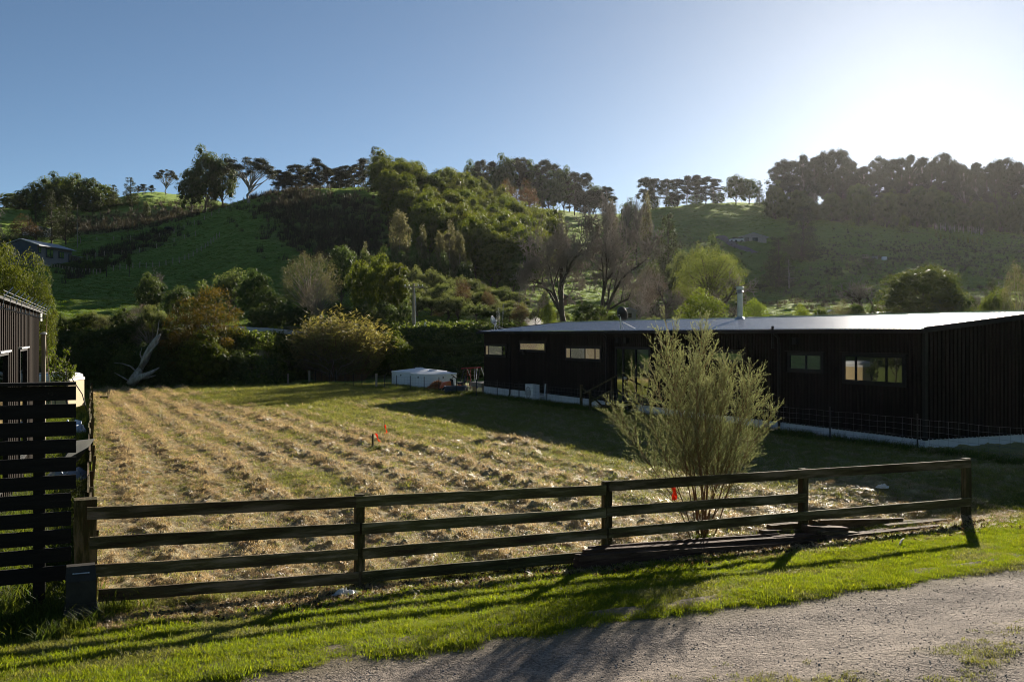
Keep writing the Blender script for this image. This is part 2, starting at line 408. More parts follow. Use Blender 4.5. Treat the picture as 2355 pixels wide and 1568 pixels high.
TX = [-900, 0, 180, 340, 480, 600, 700, 850, 950, 1100, 1250, 1400, 1480, 1600, 1750, 1900, 2100, 2354, 3200]
TY = [60, 75, 90, 110, 140, 170, 200, 230, 260, 300, 340, 400, 520]
TT = [[780, 768, 748, 715, 660, 615, 585, 560, 535, 500, 480, 490, 560],
      [780, 769, 750, 720, 670, 632, 606, 566, 538, 500, 476, 490, 560],
      [780, 769, 750, 722, 680, 645, 608, 568, 545, 512, 477, 478, 540],
      [780, 769, 752, 724, 690, 655, 610, 562, 531, 503, 458, 437, 500],
      [780, 769, 753, 725, 690, 645, 585, 525, 487, 492, 470, 455, 520],
      [780, 770, 754, 726, 690, 625, 552, 488, 451, 456, 480, 500, 560],
      [782, 771, 756, 726, 685, 617, 546, 482, 438, 441, 470, 500, 560],
      [785, 775, 760, 730, 682, 612, 542, 482, 433, 438, 470, 500, 560],
      [785, 775, 762, 734, 686, 622, 562, 502, 452, 446, 470, 500, 560],
      [785, 775, 763, 738, 690, 642, 592, 545, 502, 490, 475, 462, 520],
      [785, 775, 763, 740, 705, 667, 632, 602, 570, 545, 515, 480, 530],
      [785, 772, 760, 740, 706, 672, 642, 612, 583, 555, 525, 495, 540],
      [785, 770, 758, 740, 706, 672, 642, 612, 580, 530, 482, 480, 540],
      [785, 770, 758, 740, 715, 690, 652, 612, 570, 512, 469, 478, 530],
      [785, 770, 758, 740, 718, 692, 657, 612, 567, 510, 465, 470, 530],
      [785, 770, 758, 740, 715, 686, 642, 595, 560, 522, 495, 490, 530],
      [785, 770, 758, 738, 712, 672, 632, 602, 570, 532, 508, 500, 530],
      [785, 770, 758, 738, 706, 672, 642, 615, 586, 548, 535, 525, 550],
      [785, 770, 758, 738, 706, 672, 642, 615, 586, 548, 535, 525, 550]]
_GX = np.arange(-900, 3201, 10.0); _GY = np.arange(60, 521, 2.0)
_TZ = np.array([[H - (v - CY) * Y / F for v, Y in zip(row, TY)] for row in TT])
_t1 = np.array([np.interp(_GY, TY, r) for r in _TZ])
_TAB = np.array([np.interp(_GX, TX, _t1[:, k]) for k in range(len(_GY))]).T
def _blur(A, n, ax):
    k = np.hanning(n + 2)[1:-1]; k /= k.sum()
    P = np.concatenate([np.repeat(np.take(A, [0], ax), n // 2, ax), A, np.repeat(np.take(A, [-1], ax), n // 2, ax)], ax)
    return np.apply_along_axis(lambda v: np.convolve(v, k, 'valid'), ax, P)
_TAB = _blur(_blur(_TAB, 13, 0), 13, 1)
def ztab(px, Y):
    gx = np.clip((px + 900) / 10.0, 0, len(_GX) - 1.001); gy = np.clip((Y - 60) / 2.0, 0, len(_GY) - 1.001)
    i = gx.astype(int); j = gy.astype(int); fx = gx - i; fy = gy - j
    return (_TAB[i, j] * (1 - fx) + _TAB[i + 1, j] * fx) * (1 - fy) + (_TAB[i, j + 1] * (1 - fx) + _TAB[i + 1, j + 1] * fx) * fy

def znear(x, y):
    a, q = to_aq(x, y)
    s = -q
    up = 0.28 * sst(-0.4, 3.7, s)
    z = up - 0.0097 * np.maximum(0, y - 26.8)
    z = z + 0.42 * np.exp(-((np.minimum(x - 8.6, 0) / 3.0) ** 2 + ((y - 18.9) / 2.3) ** 2)) * sst(24, 12, x)
    return z

def zter(x, y):
    x = np.asarray(x, dtype=np.float64); y = np.asarray(y, dtype=np.float64)
    yy = np.maximum(y, 20.0); px = CX + F * x / yy
    zn = znear(x, y)
    yb = 63.5 + 14.5 * sst(560, 720, px)
    w = sst(yb + 0.5, yb + 7, y)
    dip = -1.1 * np.exp(-((y - yb - 1.0) / 1.6) ** 2) * (1 - sst(560, 700, px))
    rough = (fbm(x / 9, y / 9, 5, 4) - 0.5) * 1.6 * sst(85, 140, y)
    bank = (fbm(x / 2.2, y / 2.2, 15, 3) - 0.5) * 1.1 * np.exp(-((y - yb - 4) / 3.5) ** 2)
    return zn * (1 - w) + ztab(px, np.maximum(y, 60)) * w + dip + rough + bank
def zt(x, y): return float(zter(np.array([x]), np.array([y]))[0])
def P(x, Y):
    """photo column x at depth Y, standing on the ground"""
    X = (x - CX) * Y / F
    return Vector((X, Y, zt(X, Y)))

def grid_faces(nr, nc):
    i = np.arange(nr - 1)[:, None] * nc + np.arange(nc - 1)[None, :]
    return np.stack([i, i + 1, i + nc + 1, i + nc], -1).reshape(-1, 4)

def set_attr(me, name, val):
    at = me.attributes.new(name, 'FLOAT', 'POINT'); at.data.foreach_set('value', np.asarray(val, dtype=np.float32).ravel())

# ---- hillside terrain (one sheet from the end of the field to beyond the ridges)
yr = np.concatenate([np.linspace(40, 60, 24)[:-1], 60 * np.exp(np.linspace(0, math.log(520 / 60.0), 370))])
xr = np.linspace(-420, 2800, 560)
YY, PX = np.meshgrid(yr, xr, indexing='ij')
XX = (PX - CX) * YY / F
ZZ = zter(XX, YY)
aa, qq = to_aq(XX, YY)
infield = (qq > -1) & (qq < 55.0) & (aa > a_left(qq) - 0.6) & (aa < 24.0)
PYv = CY - (ZZ - H) * F / YY
ter = (np.abs(np.sin((ZZ * 1.35 + 3.0 * fbm(XX / 14, YY / 14, 31, 3)) * math.pi)) - 0.5) * 0.30 + (fbm(XX / 1.7, YY / 1.7, 41, 3) - 0.5) * 0.75
ZZ = ZZ + ter * sst(82, 110, YY)
ZZ = np.where(infield, ZZ - 0.09, ZZ)
def blob(px, py, cx, cy, rx, ry, th=0.0):
    c, s = math.cos(th), math.sin(th); u = (px - cx) * c + (py - cy) * s; v = -(px - cx) * s + (py - cy) * c
    return np.exp(-((u / rx) ** 4 + (v / ry) ** 4))
nz = fbm(XX / 11, YY / 11, 51, 4)
scrub = blob(PX, PYv, 745, 518, 150, 78, 0.22) * (YY > 150) + blob(PX, PYv, 300, 528, 170, 46, -0.1) * (YY > 262) \
    + 0.55 * blob(PX, PYv, 2180, 590, 330, 52) * (YY > 170) + 0.5 * blob(PX, PYv, 280, 582, 130, 22, -0.35) + 0.5 * blob(PX, PYv, 1560, 610, 120, 60) \
    + 0.2 * blob(PX, PYv, 1900, 690, 260, 60) + 0.2 * blob(PX, PYv, 2250, 690, 240, 60)
scrub = np.clip(scrub + (nz - 0.55) * 1.3 * (scrub > 0.08), 0, 1)
earth = np.exp(-((YY - (66.5 + 14.5 * sst(560, 720, PX))) / 3.0) ** 2) * (fbm(XX / 3, YY / 3, 61, 3) > 0.42)
earth = np.clip(earth + 0.9 * blob(PX, YY, 255, 67, 70, 4) + 0.8 * blob(PX, YY, 620, 68, 90, 6), 0, 1)
me = mesh_np('hillside', np.stack([XX, YY, ZZ], -1).reshape(-1, 3), grid_faces(*XX.shape), None, True)
set_attr(me, 'scrub', scrub); set_attr(me, 'earth', earth)

def hillmat():
    m = bpy.data.materials.new('pasture_hillside'); m.use_nodes = True; nt = m.node_tree; nt.nodes.clear(); L = nt.links.new
    out = nd(nt, 'ShaderNodeOutputMaterial'); b = nd(nt, 'ShaderNodeBsdfPrincipled'); b.inputs['Roughness'].default_value = 0.9
    b.inputs['Specular IOR Level'].default_value = 0.15; b.inputs['Sheen Weight'].default_value = 0.35; b.inputs['Sheen Roughness'].default_value = 0.4
    b.inputs['Sheen Tint'].default_value = (0.45, 0.6, 0.12, 1)
    g = nd(nt, 'ShaderNodeNewGeometry')
    def noise(sc, det=5):
        n = nd(nt, 'ShaderNodeTexNoise'); n.inputs['Scale'].default_value = sc; n.inputs['Detail'].default_value = det; n.inputs['Roughness'].default_value = 0.65
        L(g.outputs['Position'], n.inputs['Vector']); return n.outputs['Fac']
    def ramp(src, cs):
        r = nd(nt, 'ShaderNodeValToRGB'); e = r.color_ramp.elements
        while len(e) < len(cs): e.new(0.5)
        for k, (p, c) in enumerate(cs): e[k].position = p; e[k].color = (*c, 1)
        L(src, r.inputs[0]); return r.outputs[0]
    def mix(f, a, c):
        x = nd(nt, 'ShaderNodeMix', data_type='RGBA'); L(f, x.inputs['Factor']); L(a, x.inputs['A']); L(c, x.inputs['B']); return x.outputs['Result']
    def attr(n): 
        a = nd(nt, 'ShaderNodeAttribute', attribute_name=n); return a.outputs['Fac']
    grass = ramp(noise(0.22, 8), [(0.3, (0.045, 0.085, 0.016)), (0.5, (0.065, 0.125, 0.018)), (0.7, (0.10, 0.135, 0.035))])
    brown = ramp(noise(0.7, 8), [(0.3, (0.035, 0.032, 0.017)), (0.55, (0.075, 0.060, 0.035)), (0.75, (0.06, 0.065, 0.025))])
    soil = ramp(noise(0.9, 8), [(0.3, (0.05, 0.040, 0.030)), (0.7, (0.15, 0.12, 0.095))])
    c = mix(attr('scrub'), grass, brown); c = mix(attr('earth'), c, soil)
    L(c, b.inputs['Base Color'])
    bm = nd(nt, 'ShaderNodeBump'); bm.inputs['Strength'].default_value = 0.7; bm.inputs['Distance'].default_value = 0.35
    L(noise(1.6, 6), bm.inputs['Height']); L(bm.outputs[0], b.inputs['Normal']); L(b.outputs[0], out.inputs['Surface'])
    return m
me.materials.append(hillmat())
tag(link('hillside', me), kind='structure')

# ---- ground under and around everything near
gx = np.linspace(-90, 120, 106); gy = np.linspace(-40, 40.4, 68)
GYY, GXX = np.meshgrid(gy, gx, indexing='ij')
ga, gq = to_aq(GXX, GYY)
GZ = znear(GXX, GYY) - 0.10 + (fbm(GXX / 2, GYY / 2, 3) - 0.5) * 0.05
me = mesh_np('ground', np.stack([GXX, GYY, GZ], -1).reshape(-1, 3), grid_faces(*GXX.shape),
             mk('rough_ground', (0.05, 0.055, 0.018), (0.11, 0.09, 0.05), 1.2, 0.95, bump=0.5, bscale=6, world_co=True, c3=(0.05, 0.085, 0.016)), True)
tag(link('ground', me), kind='structure')

# ---- the land round the view: hills left, right and behind, seen in glass and from a step aside
def far_land(name, cond, xs, ys):
    YYf, XXf = np.meshgrid(ys, xs, indexing='ij')
    d_ = np.maximum(np.maximum(-XXf - 45 - 0.60 * np.maximum(YYf, 0), XXf - 60 - 0.66 * np.maximum(YYf, 0)), -YYf - 70)
    Zf = -0.3 + 34 * sst(0, 190, d_) + (fbm(XXf / 40, YYf / 40, 121, 4) - 0.5) * 10 * sst(0, 60, d_)
    Zf = np.where(YYf > 30, np.maximum(zter(XXf, YYf), Zf) - 0.3, Zf)
    Fq = grid_faces(*XXf.shape); keep = cond(XXf, YYf).ravel()[Fq].all(1)
    m2 = mesh_np(name, np.stack([XXf, YYf, Zf], -1).reshape(-1, 3), Fq[keep], me.materials[0] if False else bpy.data.materials['pasture_hillside'], True)
    set_attr(m2, 'scrub', np.clip(fbm(XXf / 25, YYf / 25, 131, 3) * 2.4 - 0.9, 0, 1)); set_attr(m2, 'earth', np.zeros(XXf.shape)); return tag(link(name, m2), kind='structure')
far_land('left_hillside', lambda X, Y: ((X < -0.66 * Y) & (Y > 37)) | (X < -86), np.linspace(-420, -24, 90), np.linspace(-90, 420, 120))
far_land('right_hillside', lambda X, Y: ((X > 0.68 * Y) & (Y > 37)) | (X > 116), np.linspace(24, 480, 90), np.linspace(-90, 500, 120))
far_land('back_hillside', lambda X, Y: Y < -39, np.linspace(-420, 480, 80), np.linspace(-260, -38, 30))

# ---- the mown field
nq, na = 560, 600
qv = np.linspace(0, 1, nq) ** 1.35 * 54.4 - 0.25
av = np.linspace(0, 1, na)
QQ, TT_ = np.meshgrid(qv, av, indexing='ij')
AA = a_left(QQ) + TT_ * (24.0 - a_left(QQ))
FX = F0.x + AA * EV.x + QQ * DV.x; FY = F0.y + AA * EV.y + QQ * DV.y
def field_green(a, q):
    """0 dry cut hay .. 1 short green grass"""
    n = fbm(a / 3.1, q / 5.0, 71, 3)
    g = sst(6.0, 11.5, a + 0.10 * q + (n - 0.5) * 7.0) * 0.75 + sst(30, 44, q + (n - 0.5) * 12) * sst(1.0, 9.0, a) * 0.8 + 0.75 * sst(0.6, -0.3, q - 0.15)
    g = g + 0.5 * sst(0.52, 0.68, fbm(a / 1.6, q / 4.5, 73, 3)) * sst(4.0, 0.0, np.abs(a - 1.5 - 0.05 * q) )
    return np.clip(g + (n - 0.5) * 0.45 - 0.06, 0, 1)
FG = field_green(AA, QQ)
def field_bumps(a, q):
    wr = 0.55 * (fbm(a / 2.5, q / 6, 81, 2) - 0.5)
    rows = np.sin((a + wr) * 2 * math.pi / 1.05) * 0.5 + 0.5; rows = rows ** 1.6
    dense = 0.65 + 0.5 * sst(0.35, 0.65, fbm(a / 1.1, q / 3.5, 83, 3))
    cl = fbm(a / 0.105, q / 0.17, 85, 3, 0.6)
    ridge = np.clip((cl - 0.44) * 3.8, 0, 1.5)
    return (0.035 * rows + ridge * 0.075 * dense * (0.45 + 0.8 * rows) + 0.02 * fbm(a / 0.09, q / 0.09, 87, 2))
bump = field_bumps(AA, QQ) * (1 - 0.62 * FG)
edge = sst(0, 0.25, QQ + 0.25) 
FZ = znear(FX, FY) + (fbm(FX / 5, FY / 5, 89, 3) - 0.5) * 0.10 + bump * edge - 0.02
me = mesh_np('field', np.stack([FX, FY, FZ], -1).reshape(-1, 3), grid_faces(nq, na), None, True)
set_attr(me, 'green', FG); set_attr(me, 'tuft', np.clip(bump / 0.09, 0, 1))
def fieldmat():
    m = bpy.data.materials.new('cut_hay_field'); m.use_nodes = True; nt = m.node_tree; nt.nodes.clear(); L = nt.links.new
    out = nd(nt, 'ShaderNodeOutputMaterial'); b = nd(nt, 'ShaderNodeBsdfPrincipled'); b.inputs['Roughness'].default_value = 0.9; b.inputs['Specular IOR Level'].default_value = 0.15
    b.inputs['Sheen Weight'].default_value = 0.3; b.inputs['Sheen Roughness'].default_value = 0.5; b.inputs['Sheen Tint'].default_value = (0.75, 0.65, 0.35, 1)
    g = nd(nt, 'ShaderNodeNewGeometry')
    def noise(sc, det=6):
        n = nd(nt, 'ShaderNodeTexNoise'); n.inputs['Scale'].default_value = sc; n.inputs['Detail'].default_value = det; n.inputs['Roughness'].default_value = 0.7
        L(g.outputs['Position'], n.inputs['Vector']); return n.outputs['Fac']
    def ramp(src, cs):
        r = nd(nt, 'ShaderNodeValToRGB'); e = r.color_ramp.elements
        while len(e) < len(cs): e.new(0.5)
        for k, (p, c) in enumerate(cs): e[k].position = p; e[k].color = (*c, 1)
        L(src, r.inputs[0]); return r.outputs[0]
    hay = ramp(noise(9, 8), [(0.3, (0.18, 0.14, 0.07)), (0.5, (0.35, 0.29, 0.16)), (0.7, (0.55, 0.47, 0.28))])
    gr = ramp(noise(7, 8), [(0.3, (0.085, 0.11, 0.022)), (0.5, (0.16, 0.185, 0.045)), (0.7, (0.30, 0.27, 0.11))])
    a = nd(nt, 'ShaderNodeAttribute', attribute_name='green')
    stub = ramp(noise(14, 6), [(0.3, (0.10, 0.078, 0.042)), (0.6, (0.20, 0.15, 0.085)), (0.8, (0.15, 0.155, 0.06))])
    tf = nd(nt, 'ShaderNodeAttribute', attribute_name='tuft'); mrt = nd(nt, 'ShaderNodeMapRange'); mrt.inputs['From Min'].default_value = 0.12; mrt.inputs['From Max'].default_value = 0.6; L(tf.outputs['Fac'], mrt.inputs['Value'])
    hs_ = nd(nt, 'ShaderNodeMix', data_type='RGBA'); L(mrt.outputs[0], hs_.inputs['Factor']); L(stub, hs_.inputs['A']); L(hay, hs_.inputs['B']); hay = hs_.outputs['Result']
    x = nd(nt, 'ShaderNodeMix', data_type='RGBA'); L(a.outputs['Fac'], x.inputs['Factor']); L(hay, x.inputs['A']); L(gr, x.inputs['B'])
    L(x.outputs['Result'], b.inputs['Base Color'])
    bm = nd(nt, 'ShaderNodeBump'); bm.inputs['Strength'].default_value = 0.8; bm.inputs['Distance'].default_value = 0.05
    L(noise(22, 5), bm.inputs['Height']); L(bm.outputs[0], b.inputs['Normal']); L(b.outputs[0], out.inputs['Surface'])
    return m
me.materials.append(fieldmat())
tag(link('field', me), kind='structure')
def zfield(a, q):
    x = F0.x + a * EV.x + q * DV.x; y = F0.y + a * EV.y + q * DV.y
    return znear(x, y) + (fbm(x / 5, y / 5, 89, 3) - 0.5) * 0.10 + field_bumps(a, q) * (1 - 0.62 * field_green(a, q)) * sst(0, 0.25, q + 0.25) - 0.02

# ---- grass verge and gravel road
def s_edge(a): return 3.46 + 0.34 * (fbm(a / 1.6, a * 0 + 3.3, 91, 4) - 0.5) + 0.10 * (vn(a / 0.22, a * 0, 92) - 0.5)
va = np.linspace(-9, 22, 420); vt = np.linspace(0, 1, 70)
VT, VA = np.meshgrid(vt, va, indexing='ij')
VS = -0.28 + VT * (s_edge(VA) + 0.28)
VX = F0.x + VA * EV.x - VS * DV.x; VY = F0.y + VA * EV.y - VS * DV.y
VZ = znear(VX, VY) + 0.012 + (fbm(VX / 0.5, VY / 0.5, 93, 3) - 0.5) * 0.05 - 0.05 * sst(0.965, 1.0, VT)
me = mesh_np('grass_verge', np.stack([VX, VY, VZ], -1).reshape(-1, 3), grid_faces(70, 420)[:, ::-1],
             mk('verge_turf', (0.06, 0.075, 0.012), (0.14, 0.14, 0.035), 9, 0.95, bump=0.6, bscale=30, world_co=True, c3=(0.085, 0.11, 0.016)), True)
tag(link('grass_verge', me), kind='structure')
ra = np.linspace(-16, 24, 340); rs = np.linspace(2.9, 15.5, 150)
RS, RA = np.meshgrid(rs, ra, indexing='ij')
RX = F0.x + RA * EV.x - RS * DV.x; RY = F0.y + RA * EV.y - RS * DV.y
def zroad(a, s):
    return 0.276 + 0.035 * np.exp(-((s - 5.5) / 0.45) ** 2) - 0.02 * np.exp(-((s - 4.3) / 0.4) ** 2) + (fbm(a / 0.5, s / 0.35, 95, 4) - 0.5) * 0.045
RZ = zroad(RA, RS)
strip = np.exp(-((RS - 5.55) / 0.38) ** 2) * sst(0.35, 0.6, fbm(RA / 0.8, RS / 0.5, 97, 3)) + 0.6 * sst(3.9, 3.4, RS)
me = mesh_np('gravel_road', np.stack([RX, RY, RZ], -1).reshape(-1, 3), grid_faces(150, 340)[:, ::-1], None, True)
set_attr(me, 'strip', np.clip(strip, 0, 1))
def roadmat():
    m = bpy.data.materials.new('gravel_surface'); m.use_nodes = True; nt = m.node_tree; nt.nodes.clear(); L = nt.links.new
    out = nd(nt, 'ShaderNodeOutputMaterial'); b = nd(nt, 'ShaderNodeBsdfPrincipled'); b.inputs['Roughness'].default_value = 0.95; b.inputs['Specular IOR Level'].default_value = 0.08
    g = nd(nt, 'ShaderNodeNewGeometry')
    v = nd(nt, 'ShaderNodeTexVoronoi'); v.inputs['Scale'].default_value = 55; L(g.outputs['Position'], v.inputs['Vector'])
    n = nd(nt, 'ShaderNodeTexNoise'); n.inputs['Scale'].default_value = 2.2; n.inputs['Detail'].default_value = 9; n.inputs['Roughness'].default_value = 0.7; L(g.outputs['Position'], n.inputs['Vector'])
    r = nd(nt, 'ShaderNodeValToRGB'); e = r.color_ramp.elements; e[0].position = 0.3; e[0].color = (0.15, 0.122, 0.10, 1); e[1].position = 0.72; e[1].color = (0.32, 0.265, 0.215, 1)
    L(n.outputs['Fac'], r.inputs[0])
    hs = nd(nt, 'ShaderNodeHueSaturation'); L(r.outputs[0], hs.inputs['Color'])
    sp = nd(nt, 'ShaderNodeSeparateColor'); L(v.outputs['Color'], sp.inputs[0])
    mr = nd(nt, 'ShaderNodeMapRange'); mr.inputs['To Min'].default_value = 0.55; mr.inputs['To Max'].default_value = 1.4; L(sp.outputs[0], mr.inputs['Value']); L(mr.outputs[0], hs.inputs['Value'])
    a = nd(nt, 'ShaderNodeAttribute', attribute_name='strip')
    x = nd(nt, 'ShaderNodeMix', data_type='RGBA'); L(a.outputs['Fac'], x.inputs['Factor']); L(hs.outputs[0], x.inputs['A']); x.inputs['B'].default_value = (0.14, 0.115, 0.06, 1)
    L(x.outputs['Result'], b.inputs['Base Color'])
    bm = nd(nt, 'ShaderNodeBump'); bm.inputs['Strength'].default_value = 0.55; bm.inputs['Distance'].default_value = 0.012; bm.invert = True
    L(v.outputs['Distance'], bm.inputs['Height'])
    bm2 = nd(nt, 'ShaderNodeBump'); bm2.inputs['Strength'].default_value = 0.5; bm2.inputs['Distance'].default_value = 0.03
    n3 = nd(nt, 'ShaderNodeTexNoise'); n3.inputs['Scale'].default_value = 18; n3.inputs['Detail'].default_value = 6; L(g.outputs['Position'], n3.inputs['Vector'])
    L(n3.outputs['Fac'], bm2.inputs['Height']); L(bm.outputs[0], bm2.inputs['Normal']); L(bm2.outputs[0], b.inputs['Normal']); L(b.outputs[0], out.inputs['Surface'])
    return m
me.materials.append(roadmat())
tag(link('gravel_road', me), kind='structure')

# ---- scattering of uncountable stuff (grass, hay, gravel)
def hidden_collection(name, objs):
    c = bpy.data.collections.new(name)
    for o in objs: c.objects.link(o)
    return c
def scatter(name, pos, rot, scl, coll):
    n = len(pos)
    me = bpy.data.meshes.new(name); me.vertices.add(n); me.vertices.foreach_set('co', np.asarray(pos, dtype=np.float32).ravel())
    k = len(coll.objects)
    a = me.attributes.new('rot', 'FLOAT_VECTOR', 'POINT'); a.data.foreach_set('vector', np.asarray(rot, dtype=np.float32).ravel())
    a = me.attributes.new('scl', 'FLOAT_VECTOR', 'POINT'); a.data.foreach_set('vector', np.asarray(scl, dtype=np.float32).ravel())
    a = me.attributes.new('idx', 'INT', 'POINT'); a.data.foreach_set('value', rng.integers(0, k, n).astype(np.int32))
    o = link(name, me)
    ng = bpy.data.node_groups.new(name + '_nodes', 'GeometryNodeTree')
    ng.interface.new_socket('Geometry', in_out='INPUT', socket_type='NodeSocketGeometry'); ng.interface.new_socket('Geometry', in_out='OUTPUT', socket_type='NodeSocketGeometry')
    N = ng.nodes.new; L = ng.links.new
    gi = N('NodeGroupInput'); go = N('NodeGroupOutput'); ip = N('GeometryNodeInstanceOnPoints'); ci = N('GeometryNodeCollectionInfo')
    ci.inputs['Collection'].default_value = coll; ci.inputs['Separate Children'].default_value = True; ci.inputs['Reset Children'].default_value = True
    def na(nm, t):
        x = N('GeometryNodeInputNamedAttribute'); x.data_type = t; x.inputs['Name'].default_value = nm; return x.outputs['Attribute']
    L(gi.outputs[0], ip.inputs['Points']); L(ci.outputs[0], ip.inputs['Instance']); ip.inputs['Pick Instance'].default_value = True
    L(na('idx', 'INT'), ip.inputs['Instance Index']); L(na('rot', 'FLOAT_VECTOR'), ip.inputs['Rotation']); L(na('scl', 'FLOAT_VECTOR'), ip.inputs['Scale'])
    L(ip.outputs[0], go.inputs[0])
    md = o.modifiers.new('scatter', 'NODES'); md.node_group = ng
    return tag(o, kind='stuff')

def blades(n, rad, h0, h1, w, lean, flat=0.0, r=None):
    """tuft of n bent blades; returns verts, tri/quads, tone per vertex"""
    r = r or rng
    a = r.uniform(0, 2 * math.pi, n); rr = rad * np.sqrt(r.uniform(0, 1, n)); b = np.stack([rr * np.cos(a), rr * np.sin(a), np.zeros(n)], -1)
    az = r.uniform(0, 2 * math.pi, n); ln = r.uniform(0.2, 1, n) * lean; hh = r.uniform(h0, h1, n)
    dirv = np.stack([np.cos(az) * np.sin(ln), np.sin(az) * np.sin(ln), np.cos(ln)], -1)
    side = np.stack([-np.sin(az), np.cos(az), np.zeros(n)], -1) * (w * r.uniform(0.7, 1.3, n))[:, None]
    droop = np.stack([np.cos(az), np.sin(az), -0.6 * np.ones(n)], -1) * (hh * lean * 0.35)[:, None]
    b[:, 2] += r.uniform(0, 1, n) * flat
    mid = b + dirv * (hh * 0.55)[:, None]; tip = b + dirv * hh[:, None] + droop
    V = np.stack([b - side, b + side, mid + side * 0.8, mid - side * 0.8, tip], 1).reshape(-1, 3)
    k = np.arange(n)[:, None] * 5
    Q = k + np.array([[0, 1, 2, 3]]); T = k + np.array([[3, 2, 4]])
    tone = np.repeat(np.clip(r.beta(1.6, 1.8, n), 0, 1), 5)
    return V, [Q, T], tone
def tuft_objs(name, cnt, mat, *a):
    out = []
    for k in range(cnt):
        V, Fq, t = blades(*a)
        me = mesh_np(name, V, Fq, mat); set_attr(me, 'tone', t)
        out.append(bpy.data.objects.new(name, me))
    return out
# ------------------------------------------------------------------ plants: prototypes
def unit(v): return v / np.maximum(np.linalg.norm(v, axis=-1, keepdims=True), 1e-9)

def segmesh(S, sides=3):
    """S (n,8): p0 p1 r0 r1 -> open tapered prisms"""
    S = np.asarray(S, dtype=np.float64); p0, p1, r0, r1 = S[:, 0:3], S[:, 3:6], S[:, 6:7], S[:, 7:8]
    d = unit(p1 - p0); ref = np.where(np.abs(d[:, 2:3]) > 0.9, np.array([[1.0, 0, 0]]), np.array([[0, 0, 1.0]]))
    a = unit(np.cross(d, ref)); b = np.cross(d, a); R0 = []; R1 = []
    for k in range(sides):
        t = 2 * math.pi * k / sides; o = a * math.cos(t) + b * math.sin(t)
        R0.append(p0 + o * r0); R1.append(p1 + o * r1)
    V = np.stack(R0 + R1, 1).reshape(-1, 3)
    k0 = np.arange(len(S))[:, None] * 2 * sides
    Q = [k0 + np.array([[k, (k + 1) % sides, sides + (k + 1) % sides, sides + k]]) for k in range(sides)]
    return V, np.concatenate(Q)

def leafcloud(c, r, sq, n, size, r_=None, shell=0.45, asp=0.55, outward=0.5, hang=0.0, tonez=0.0, dome=0.0, jit=0.22, tb=1.0, core=0.0):
    """leaf quads in ellipsoidal clumps: c (k,3), r (k,), sq (k,) vertical stretch"""
    g = r_ or rng; k = len(c); N = k * n
    d = unit(g.normal(size=(N, 3)))
    if dome: d[:, 2] = np.where((d[:, 2] < 0) & (g.uniform(size=N) < dome), -d[:, 2], d[:, 2])
    cc = np.repeat(c, n, 0); rr = np.repeat(r, n)[:, None]; s = np.repeat(sq, n)[:, None]
    rad = shell + (1 - shell) * g.uniform(0, 1, (N, 1)) ** 0.6
    rad = rad * (1 + jit * g.normal(size=(N, 1)))
    off = d * rad * rr; off[:, 2:3] *= s
    p = cc + off
    nrm = unit(d * outward + g.normal(size=(N, 3)) * 0.6)
    ax = unit(np.cross(nrm, g.normal(size=(N, 3)))); 
    if hang: ax = unit(ax * (1 - hang) + np.array([[0, 0, -1.0]]) * hang)
    bx = unit(np.cross(nrm, ax))
    L = size * g.uniform(0.6, 1.35, (N, 1)); w = L * asp
    V = np.stack([p - ax * L * 0.5, p + bx * w * 0.5 + ax * L * 0.05, p + ax * L * 0.5, p - bx * w * 0.5 + ax * L * 0.05], 1).reshape(-1, 3)
    Q = np.arange(N * 4).reshape(-1, 4)
    ct = np.repeat(g.uniform(0, 1, k), n)
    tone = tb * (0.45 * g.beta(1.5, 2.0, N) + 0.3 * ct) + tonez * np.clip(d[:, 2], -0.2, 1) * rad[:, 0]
    T = np.repeat(np.clip(tone, 0, 1), 4)
    if core:      # opaque blob added in each clump, blocks light as dense inner foliage would
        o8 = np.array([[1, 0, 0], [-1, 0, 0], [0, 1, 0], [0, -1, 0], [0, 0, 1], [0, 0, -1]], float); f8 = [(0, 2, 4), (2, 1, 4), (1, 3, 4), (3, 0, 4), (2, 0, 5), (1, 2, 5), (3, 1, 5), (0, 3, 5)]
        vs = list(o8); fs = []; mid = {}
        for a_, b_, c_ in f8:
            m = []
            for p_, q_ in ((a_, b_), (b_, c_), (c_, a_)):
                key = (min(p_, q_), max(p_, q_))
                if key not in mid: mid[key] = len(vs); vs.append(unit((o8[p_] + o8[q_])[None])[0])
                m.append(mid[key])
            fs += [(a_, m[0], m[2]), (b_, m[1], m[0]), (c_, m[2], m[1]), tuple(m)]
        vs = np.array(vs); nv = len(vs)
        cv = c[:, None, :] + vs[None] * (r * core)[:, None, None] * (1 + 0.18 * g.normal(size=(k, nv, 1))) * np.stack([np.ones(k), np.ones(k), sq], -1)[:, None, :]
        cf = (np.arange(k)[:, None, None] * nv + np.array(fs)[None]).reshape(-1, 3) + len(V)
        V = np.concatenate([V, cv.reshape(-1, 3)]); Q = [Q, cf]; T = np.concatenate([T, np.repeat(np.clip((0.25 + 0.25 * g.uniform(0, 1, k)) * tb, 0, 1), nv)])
    return V, Q, T

class Proto:
    def __init__(s, trunk, crown, h, w): s.trunk, s.crown, s.h, s.w = trunk, crown, h, w

def curve_segs(p, q, r0, r1, n=4, sag=0.0, wob=0.02, g=None):
    g = g or rng; p = np.array(p, float); q = np.array(q, float); out = []; prev = p; L = np.linalg.norm(q - p)
    for i in range(1, n + 1):
        t = i / n; x = p + (q - p) * t; x[2] += sag * L * math.sin(math.pi * t); 
        if i < n: x = x + g.normal(size=3) * wob * L
        out.append([*prev, *x, r0 + (r1 - r0) * (t - 1 / n), r0 + (r1 - r0) * t]); prev = x
    return out

